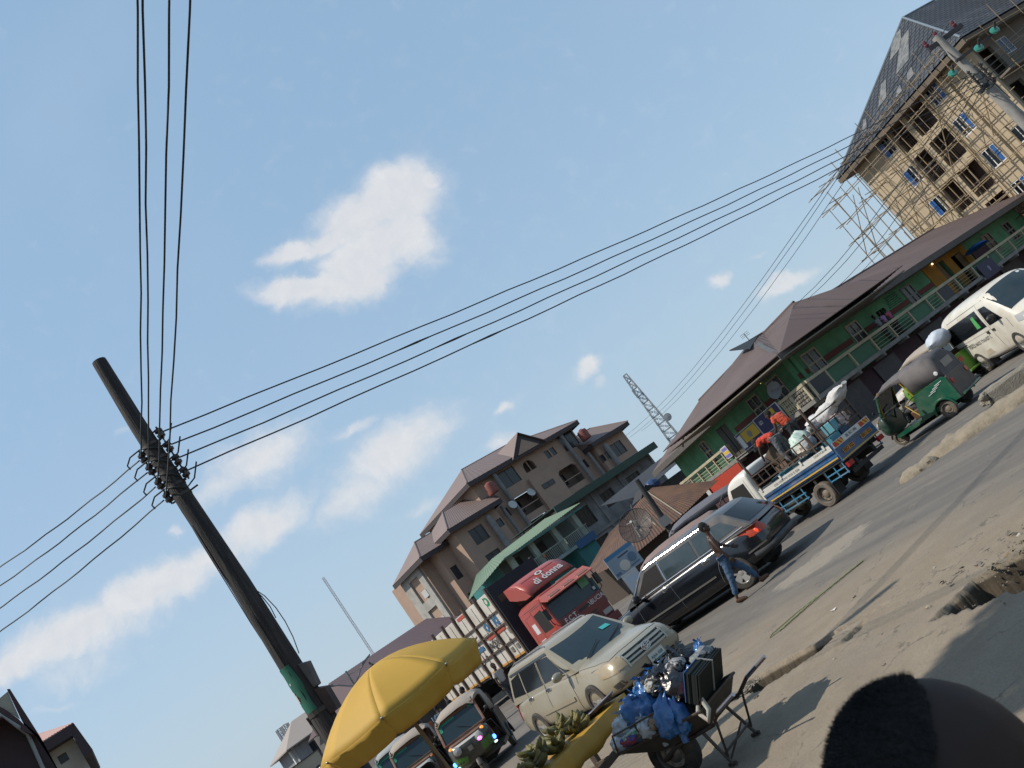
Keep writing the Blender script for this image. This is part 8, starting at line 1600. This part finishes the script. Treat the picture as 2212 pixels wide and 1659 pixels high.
def bag(label, p, r, m, seed, tie=True, hang=0):
    M = BW @ T(*p) @ RZ(rn.uniform(0, 6)) @ RX(rn.uniform(-.4, .4)) @ RY(rn.uniform(-.5, .2)); g = G(); vs0 = len(g.v)
    r = tuple(q*1.18 for q in r); g.ell((0, 0, 0), r, (26, 18), None, .26, 3.2, seed)
    for i in range(vs0, len(g.v)):                      # puckers gathering towards the knot
        x, y, z = g.v[i]; a = math.atan2(y, x); k = 1+.10*math.sin(a*7+seed)*max(0, z/r[2])+.10*mnoise.noise(Vector((x*24, y*24, z*24+seed)))+.06*abs(mnoise.noise(Vector((x*50, y*50, z*50)))); g.v[i] = (x*k, y*k, z*k)
    if tie: g.tube([(0, 0, r[2]*.8), (.01, 0, r[2]*1.05)], [r[0]*.4, r[0]*.15], 9); [g.add([(0, 0, r[2]*1.02), (.02*math.cos(a)-.02, .02*math.sin(a), r[2]*1.08), (r[0]*.7*math.cos(a), r[0]*.7*math.sin(a), r[2]*1.25+.02*math.sin(3*a)), (r[0]*.5*math.cos(a+.5), r[0]*.5*math.sin(a+.5), r[2]*1.42)], [(0, 1, 2, 3)]) for a in (0.2, 1.6, 3.0, 4.4)]
    if hang: g.tube([(r[0]*.7, 0, -r[2]*.2), (r[0]*.95, .0, -r[2]*.9), (r[0]*.95, .02, -hang)], [r[0]*.5, r[0]*.45, r[0]*.3], 7)
    o = g.build('plastic_bag', m, None, 60); o.matrix_world = M; tag(o, label, 'plastic bag', BGR)
for i, (lab, p, r, m, tie) in enumerate((('blue bag at the front end of the barrow heap', (.16, -.06, .80), (.15, .13, .12), BLUE, True), ('large blue bag second from the front of the heap', (-.08, -.12, .86), (.17, .15, .15), BLUE, True), ('blue bag on the near side below the large one', (-.22, .16, .80), (.13, .13, .13), BLUE, True), ('shiny pale blue bag at the centre of the heap', (-.02, .12, .84), (.14, .13, .14), BLUE, True), ('blue bag on the far side of the heap', (-.20, -.24, .92), (.13, .12, .12), BLUE, True), ('blue bag hanging over the near rim above the wheel', (-.52, .33, .70), (.12, .11, .17), BLUE, True), ('second blue bag hanging over the near rim, longer tail', (-.62, .30, .66), (.09, .08, .15), BLUE, False), ('small blue bag tucked by the box at the handles', (-.80, -.05, .80), (.12, .10, .11), BLUE, False), ('small bright blue knot standing up at the back', (-.78, -.36, .94), (.06, .05, .09), BLUE, True),
    ('black bag along the far edge of the heap', (.10, -.30, .92), (.18, .10, .10), BLKB, False), ('black bag in the middle of the heap', (-.42, -.02, .92), (.17, .15, .15), BLKB, True), ('black bag between the blue bags and the box', (-.66, .14, .84), (.14, .13, .14), BLKB, True), ('large black bag at the back of the heap', (-.55, -.28, .96), (.17, .13, .12), BLKB, True), ('clear bag at the front near corner of the barrow', (.20, .16, .76), (.13, .13, .11), CLR, True), ('clear bag slumped over the front rim', (.27, .24, .66), (.11, .12, .09), CLR, False), ('clear bag with a long twisted tail at the near rim', (-.22, .34, .70), (.09, .08, .09), CLR, True))): bag(lab, p, r, m, i+3, tie, .26 if 'tail' in lab else 0)
for i, (lab, p, r, c, c2) in enumerate((('grey and white striped cloth on the heap', (-.60, -.10, 1.0), (.16, .12, .07), (.34, .34, .35), (.03, .03, .035)), ('grey shirt lying by the box on the barrow', (-.86, -.22, .90), (.15, .16, .10), (.20, .215, .23), (.12, .13, .14)), ('black and white patterned cloth at the heap centre', (-.40, .10, .98), (.10, .09, .08), (.42, .42, .40), (.02, .02, .02)), ('red and blue cloth strip along the near rim', (.12, .34, .68), (.20, .05, .05), (.34, .05, .05), (.03, .08, .3)), ('pinkish beige cloth on the near rim', (-.33, .30, .70), (.13, .10, .07), (.40, .28, .20), (.1, .08, .07)), ('green and white packet under the near rim hoop', (0, .30, .70), (.16, .07, .05), (.10, .32, .18), (.5, .5, .46)))):
    g = G(); g.ell((0, 0, 0), r, (16, 10), None, .35, 3, i+40); o = g.build('cloth', mat('cloth '+lab[:14], c, .8, col2=c2, nscale=14, namt=1, thresh=(.46, .54), stretch=(1, 3, 1), bump=.5, bscale=9), None, 60); o.matrix_world = BW @ T(*p) @ RZ(rn.uniform(-.5, .5)); tag(o, lab, 'cloth', 'clothes heaped on the wheelbarrow')
# bundled stack of thin dark books tied with a strip, leaning at the handle end
t = thing('book_bundle', 'tied bundle of dark covered thin books leaning at the handle end of the barrow', 'book bundle', BW @ T(-.86, .02, .70) @ RZ(R(8)) @ RY(R(-36)) @ Matrix.Scale(1.1, 4))
cv = [mat('book cover %d' % i, c, .7, spec=.2) for i, c in enumerate(((.010, .014, .013), (.014, .02, .018), (.02, .024, .024)))]; rb = random.Random(2); me = [G().box((0, 0, 0), (.012, .60, .27)).mesh('book', c) for c in cv]
for k in range(11): link('book', me[k % 3], t, T(-.07+.0125*k, rb.uniform(-.012, .012), .12+rb.uniform(-.006, .006)))
fc = G(); fc.box((.070, 0, .12), (.006, .60, .27)); fo = fc.build('book', mat('bright front cover', (.05, .12, .30), .45), t)
for y, c, nm in ((.22, (.45, .10, .26), 'pink'), (.02, (.04, .30, .12), 'green'), (-.16, (.05, .18, .42), 'blue'), (-.25, (.5, .36, .05), 'yellow')): g = G(); g.box((.0745, y, .13), (.002, .10, .24)); g.build('cover_print', mat('cover '+nm, c, .45), fo)
g = G(); g.bx(-.085, .085, -.03, -.012, -.02, .262); g.build('tie_strip', mat('grey tie', (.25, .25, .24), .7), t)
o = G(); o.tube([(-.0, .28, -.02), (.03, .36, -.10), (-.05, .40, -.2), (-.10, .36, -.12), (-.05, .30, 0)], .025, 8); o = o.build('rolled_paper', mat('torn paper', (.35, .38, .34), .8, col2=(.4, .12, .07), nscale=12), None, 60); o.matrix_world = BW @ T(-.92, .0, .70); tag(o, 'curled torn paper with a red lining at the near end of the book bundle', 'paper')

# broken kerb in the road at the right, stones, leaf, litter
def lump(name, label, cat, x, y, L, w, h, rz, seed, m=None, group=None):
    g = G(); vs = []; n, k = 30, 10
    for i in range(n+1):
        u = -1+2*i/n
        for j in range(k+1):
            a = PI*j/k; e = (1-abs(u)**3)**.5; d = 1+.30*mnoise.noise(Vector((u*L*2.5, math.cos(a)*1.7, seed)))+.15*mnoise.noise(Vector((u*L*8, a*3, seed+5))); vs.append((u*L/2, math.cos(a)*w/2*e*d, max(0, math.sin(a)*h*e*d-.004)))
    g.add(vs, [(i*(k+1)+j, (i+1)*(k+1)+j, (i+1)*(k+1)+j+1, i*(k+1)+j+1) for i in range(n) for j in range(k)]); o = g.build(name, m or KERB, None, 55); o.matrix_world = FR(x, y, rz); tag(o, label, cat, group)
KERB = mat('broken dirt kerb', (.27, .225, .165), .95, col2=(.17, .14, .10), nscale=5, namt=.8, bump=.8, bscale=22)
lump('earth_kerb', 'long low ridge of broken kerb and earth in the road before the concrete post', 'kerb', 7.05, 19.1, 3.6, .75, .22, -26, 2)
lump('earth_kerb', 'small dirt heap at the left end of the broken kerb', 'dirt heap', 5.45, 19.55, .9, .5, .16, -20, 7)
lump('earth_kerb', 'crumbled earth bank along the right edge of the road by the van', 'kerb', 11.0, 20.3, 4.5, .9, .25, 20, 12)
def broken_post():
    t = thing('concrete_kerb', 'broken squared concrete kerb block lying by the right edge of the picture', 'kerb block', FR(8.5, 20.9, -14) @ Matrix.Scale(.8, 4)); CM = mat('broken concrete', (.26, .235, .19), .95, col2=(.18, .155, .12), nscale=6, namt=.8, bump=.9, bscale=26)
    g = G(); P = [[(x, s*(.24+.03*mnoise.noise(Vector((x*4, s, 1)))), z+.03*mnoise.noise(Vector((x*5, s*3, z*3)))) for s, z in ((-1, 0), (-1, .36), (-.8, .44), (.8, .44), (1, .36), (1, 0))] for x in np.linspace(-.62, .95, 12)]; g.loft(P); g.build('block', CM, t, 30)
    for i in range(9): a = i*.7; g = G(); g.ell((-.72+.08*math.cos(a*2), .22*math.sin(a), .10+.035*i), (.11, .10, .08), (7, 5), None, .35, 3, i); g.build('rubble', CM, t)
    g = G(); g.tube([(.9, .0, .42), (1.6, .1, .50)], .10, 10); g.build('pale_pipe', mat('pale pipe end', (.5, .48, .44), .5), t)
broken_post()
rn = random.Random(17); sm = [G().ell((0, 0, 0), (1, .8, .5), (7, 5), None, .4, 2, i).mesh('stone', m) for i, m in enumerate([mat('road stone %d' % i, c, .9) for i, c in enumerate(((.30, .26, .20), (.18, .155, .125), (.42, .38, .32), (.10, .085, .07)))])]
for i, (x, y, s, lab) in enumerate(((2.0, 10.05, .035, 'pale stone just above the left tip of the open pit'), (2.7, 10.25, .045, 'dark stone above the middle of the open pit'), (3.2, 10.2, .03, 'tan stone at the far upper side of the open pit'), (1.5, 10.3, .02, 'tiny pale stone between pit and gutter'), (1.0, 10.7, .026, 'dark pebble below the small gutter hole'), (1.9, 12.9, .03, 'tan stone on the road above the gutter end'), (2.6, 11.4, .02, 'lone pale pebble right of the pole shadow'), (.1, 11.5, .04, 'dark stone against the rubble end of the gutter'), (-.4, 11.7, .03, 'pale stone left of the gutter near the barrow handles'), (1.2, 9.3, .022, 'small white stone on the bare ground before the shade'))):
    o = link('stone', sm[i % 4], None, T(x, y, s*.25) @ RZ(rn.uniform(0, 6)) @ Matrix.Scale(s, 4)); tag(o, lab, 'stone', 'loose stones by the broken gutter')
def flakes(label, x, y, r, n, seed, mats_):
    t = thing('debris', label, 'debris', T(x, y, 0)); rr = random.Random(seed); g = G()
    for _ in range(n):
        a, d = rr.uniform(0, 6.3), r*rr.random()**.5; w = rr.uniform(.012, .05); m = T(d*math.cos(a)*1.7, d*math.sin(a)*.6, rr.uniform(.0, .025)) @ RZ(rr.uniform(0, 6)) @ RX(rr.uniform(-.5, .5)); g.add([(-w, -w*.5, 0), (w, -w*.3, .01), (w*.7, w*.5, .02), (-w*.5, w*.6, .0)], [(0, 1, 2, 3)], m)
    o = g.build('leaf_litter', mats_, t); o['kind'] = 'stuff'
DRY = mat('dry leaves', (.22, .165, .085), .9, col2=(.12, .09, .05), nscale=9)
flakes('dry leaves and roots along the lip of the open pit', 3.25, 9.72, .42, 70, 3, DRY); flakes('dry grass and rubbish inside the far end of the pit', 3.4, 8.9, .34, 90, 4, mat('dry brown grass', (.16, .11, .055), .9, col2=(.09, .10, .035), nscale=6)); flakes('crumbled asphalt flakes beside the pit', 2.75, 10.35, .4, 26, 5, mat('asphalt flake', (.16, .14, .115), .95))
flakes('rubble in the broken corner of the gutter', .05, 12.2, .16, 60, 8, mat('broken concrete', (.26, .235, .19), .95))
lf = G()
for k in range(26):
    u = k/25; lf.add([(u*1.7, .10*math.sin(u*3), .012), (u*1.7+.07, .10*math.sin(u*3)+.02*(-1)**k, .016), (u*1.7+.24, .10*math.sin(u*3)+.10*(-1)**k, .03), (u*1.7+.05, .10*math.sin(u*3)+.03*(-1)**k, .02)], [(0, 1, 2, 3)])
lf.tube([(0, 0, .012), (.9, .06, .02), (1.75, .02, .012)], .010, 5); lf.tube([(.1, -.02, .012), (-.15, .08, .012), (-.02, .2, .012), (.5, .25, .012), (1.0, .12, .014)], .007, 4)
o = lf.build('palm_frond', mat('green frond', (.16, .185, .085), .7, col2=(.24, .21, .12), nscale=9)); o.matrix_world = FR(.95, 14.2, 18); tag(o, 'thin green palm frond lying on the road before the black car', 'palm frond')
lt = G(); lt.add([(-.2, -.05, .01), (.2, -.03, .02), (.22, .05, .015), (-.15, .06, .03)], [(0, 1, 2, 3)]); o = lt.build('litter', mat('pale blue litter', (.16, .26, .36), .6)); o.matrix_world = FR(4.3, 10.8, 30); tag(o, 'strip of pale blue litter on the road at the right edge', 'litter')
lt = G(); lt.add([(-.04, -.03, .008), (.04, -.03, .02), (.04, .03, .012), (-.03, .04, .03)], [(0, 1, 2, 3)]); o = lt.build('litter', mat('white litter', (.6, .58, .54), .7)); o.matrix_world = FR(1.6, 13.0, 50); tag(o, 'scrap of white paper on the road past the gutter', 'litter')
gv = G(); rg_ = random.Random(41)                              # loose gravel over the near shoulder, far too many to count
for _ in range(2600):
    u, v = rg_.uniform(-5, 6), abs(rg_.gauss(0, .55))*rg_.choice((1, 1, -1)); x, y = .714*u+.7*(8.9+v), -.70*u+.714*(8.9+v); s = rg_.uniform(.004, .013); m = T(x, y, s*.3+.004) @ RZ(rg_.uniform(0, 6)); gv.add([(-s, -s*.7, 0), (s, -s*.6, 0), (s*.7, s, 0), (-s*.8, s*.8, 0), (0, 0, s*.9)], [(0, 1, 4), (1, 2, 4), (2, 3, 4), (3, 0, 4)], m)
o = gv.build('gravel', mat('shoulder gravel', (.22, .18, .135), .95, col2=(.10, .085, .07), nscale=3, namt=1, thresh=(.48, .52))); struct(o, 'stuff'); tag(o, 'loose gravel scattered along the broken gutter', 'gravel')
# market stalls deep behind the parasol
for i, (x, y, rz, c, lab) in enumerate(((-10.2, 46, 20, (.30, .29, .27), 'pale stall with a grey awning behind the caged trailer'), (-13.5, 47.5, 24, (.14, .13, .14), 'dark stall left of the caged trailer'), (-16.5, 49.5, 22, (.24, .20, .15), 'brown stall at the far left of the market row'))):
    t = thing('market_stall', lab, 'stall', FR(x, y, rz), 'stalls behind the parasol'); m = mat('stall %d' % i, c, .85, col2=tuple(q*.6 for q in c), nscale=2)
    g = G(); g.bx(0, 2.8, 1.6, 1.7, 0, 2.3); g.bx(0, 2.8, 0, .5, .0, .85); g.build('counter', m, t); g = G(); [g.bx(px, px+.07, py, py+.07, 0, 2.3) for px in (0, 2.73) for py in (0, 1.5)]; g.build('post', IRON, t)
    g = G(); corrug(g, (-.3, -.5, 2.15), (3.1, -.5, 2.15), (3.1, 1.8, 2.6), (-.3, 1.8, 2.6), 16, .02, .01); g.build('awning', m, t)
    for k in range(7): g = G(); g.box((.3+.36*k, .25, .85+.12+.05*(k % 3)), (.26, .3, .24+.1*(k % 3))); g.build('goods', mat('goods %d' % (k+i), ((.4, .38, .35), (.3, .12, .06), (.10, .16, .22), (.38, .30, .12), (.05, .05, .06), (.35, .2, .28), (.2, .25, .2))[(k+i) % 7], .7), t)
board('poster', 'pale poster panel with a dark picture between trailer and parasol', 'poster', FR(-9.3, 44, 24, 1.2), 1.3, 1.2, (.34, .38, .37), [('r', .2, 1.1, .3, .9, (.16, .2, .22)), ('e', .6, .6, .25, .2, (.05, .06, .07))])
u = thing('umbrella', 'small pink and grey umbrella behind the second three-wheeler', 'umbrella', T(-9.4, 32, 1.85)); g = G()
for k in range(8):
    g = G(); a, b_ = 2*PI*k/8, 2*PI*(k+1)/8; g.add([(0, 0, .3), (.5*math.cos(a), .5*math.sin(a), .18), (.5*math.cos(b_), .5*math.sin(b_), .18), (.75*math.cos(b_), .75*math.sin(b_), 0), (.75*math.cos(a), .75*math.sin(a), 0)], [(0, 1, 2), (1, 4, 3, 2)]); g.build('canopy_panel', mat('umbrella pink', (.45, .10, .14), .7) if k % 2 else mat('umbrella grey', (.25, .28, .34), .7), u)
g = G(); g.tube([(0, 0, .28), (0, 0, -1.85)], .018, 6); g.build('pole', IRON, u)
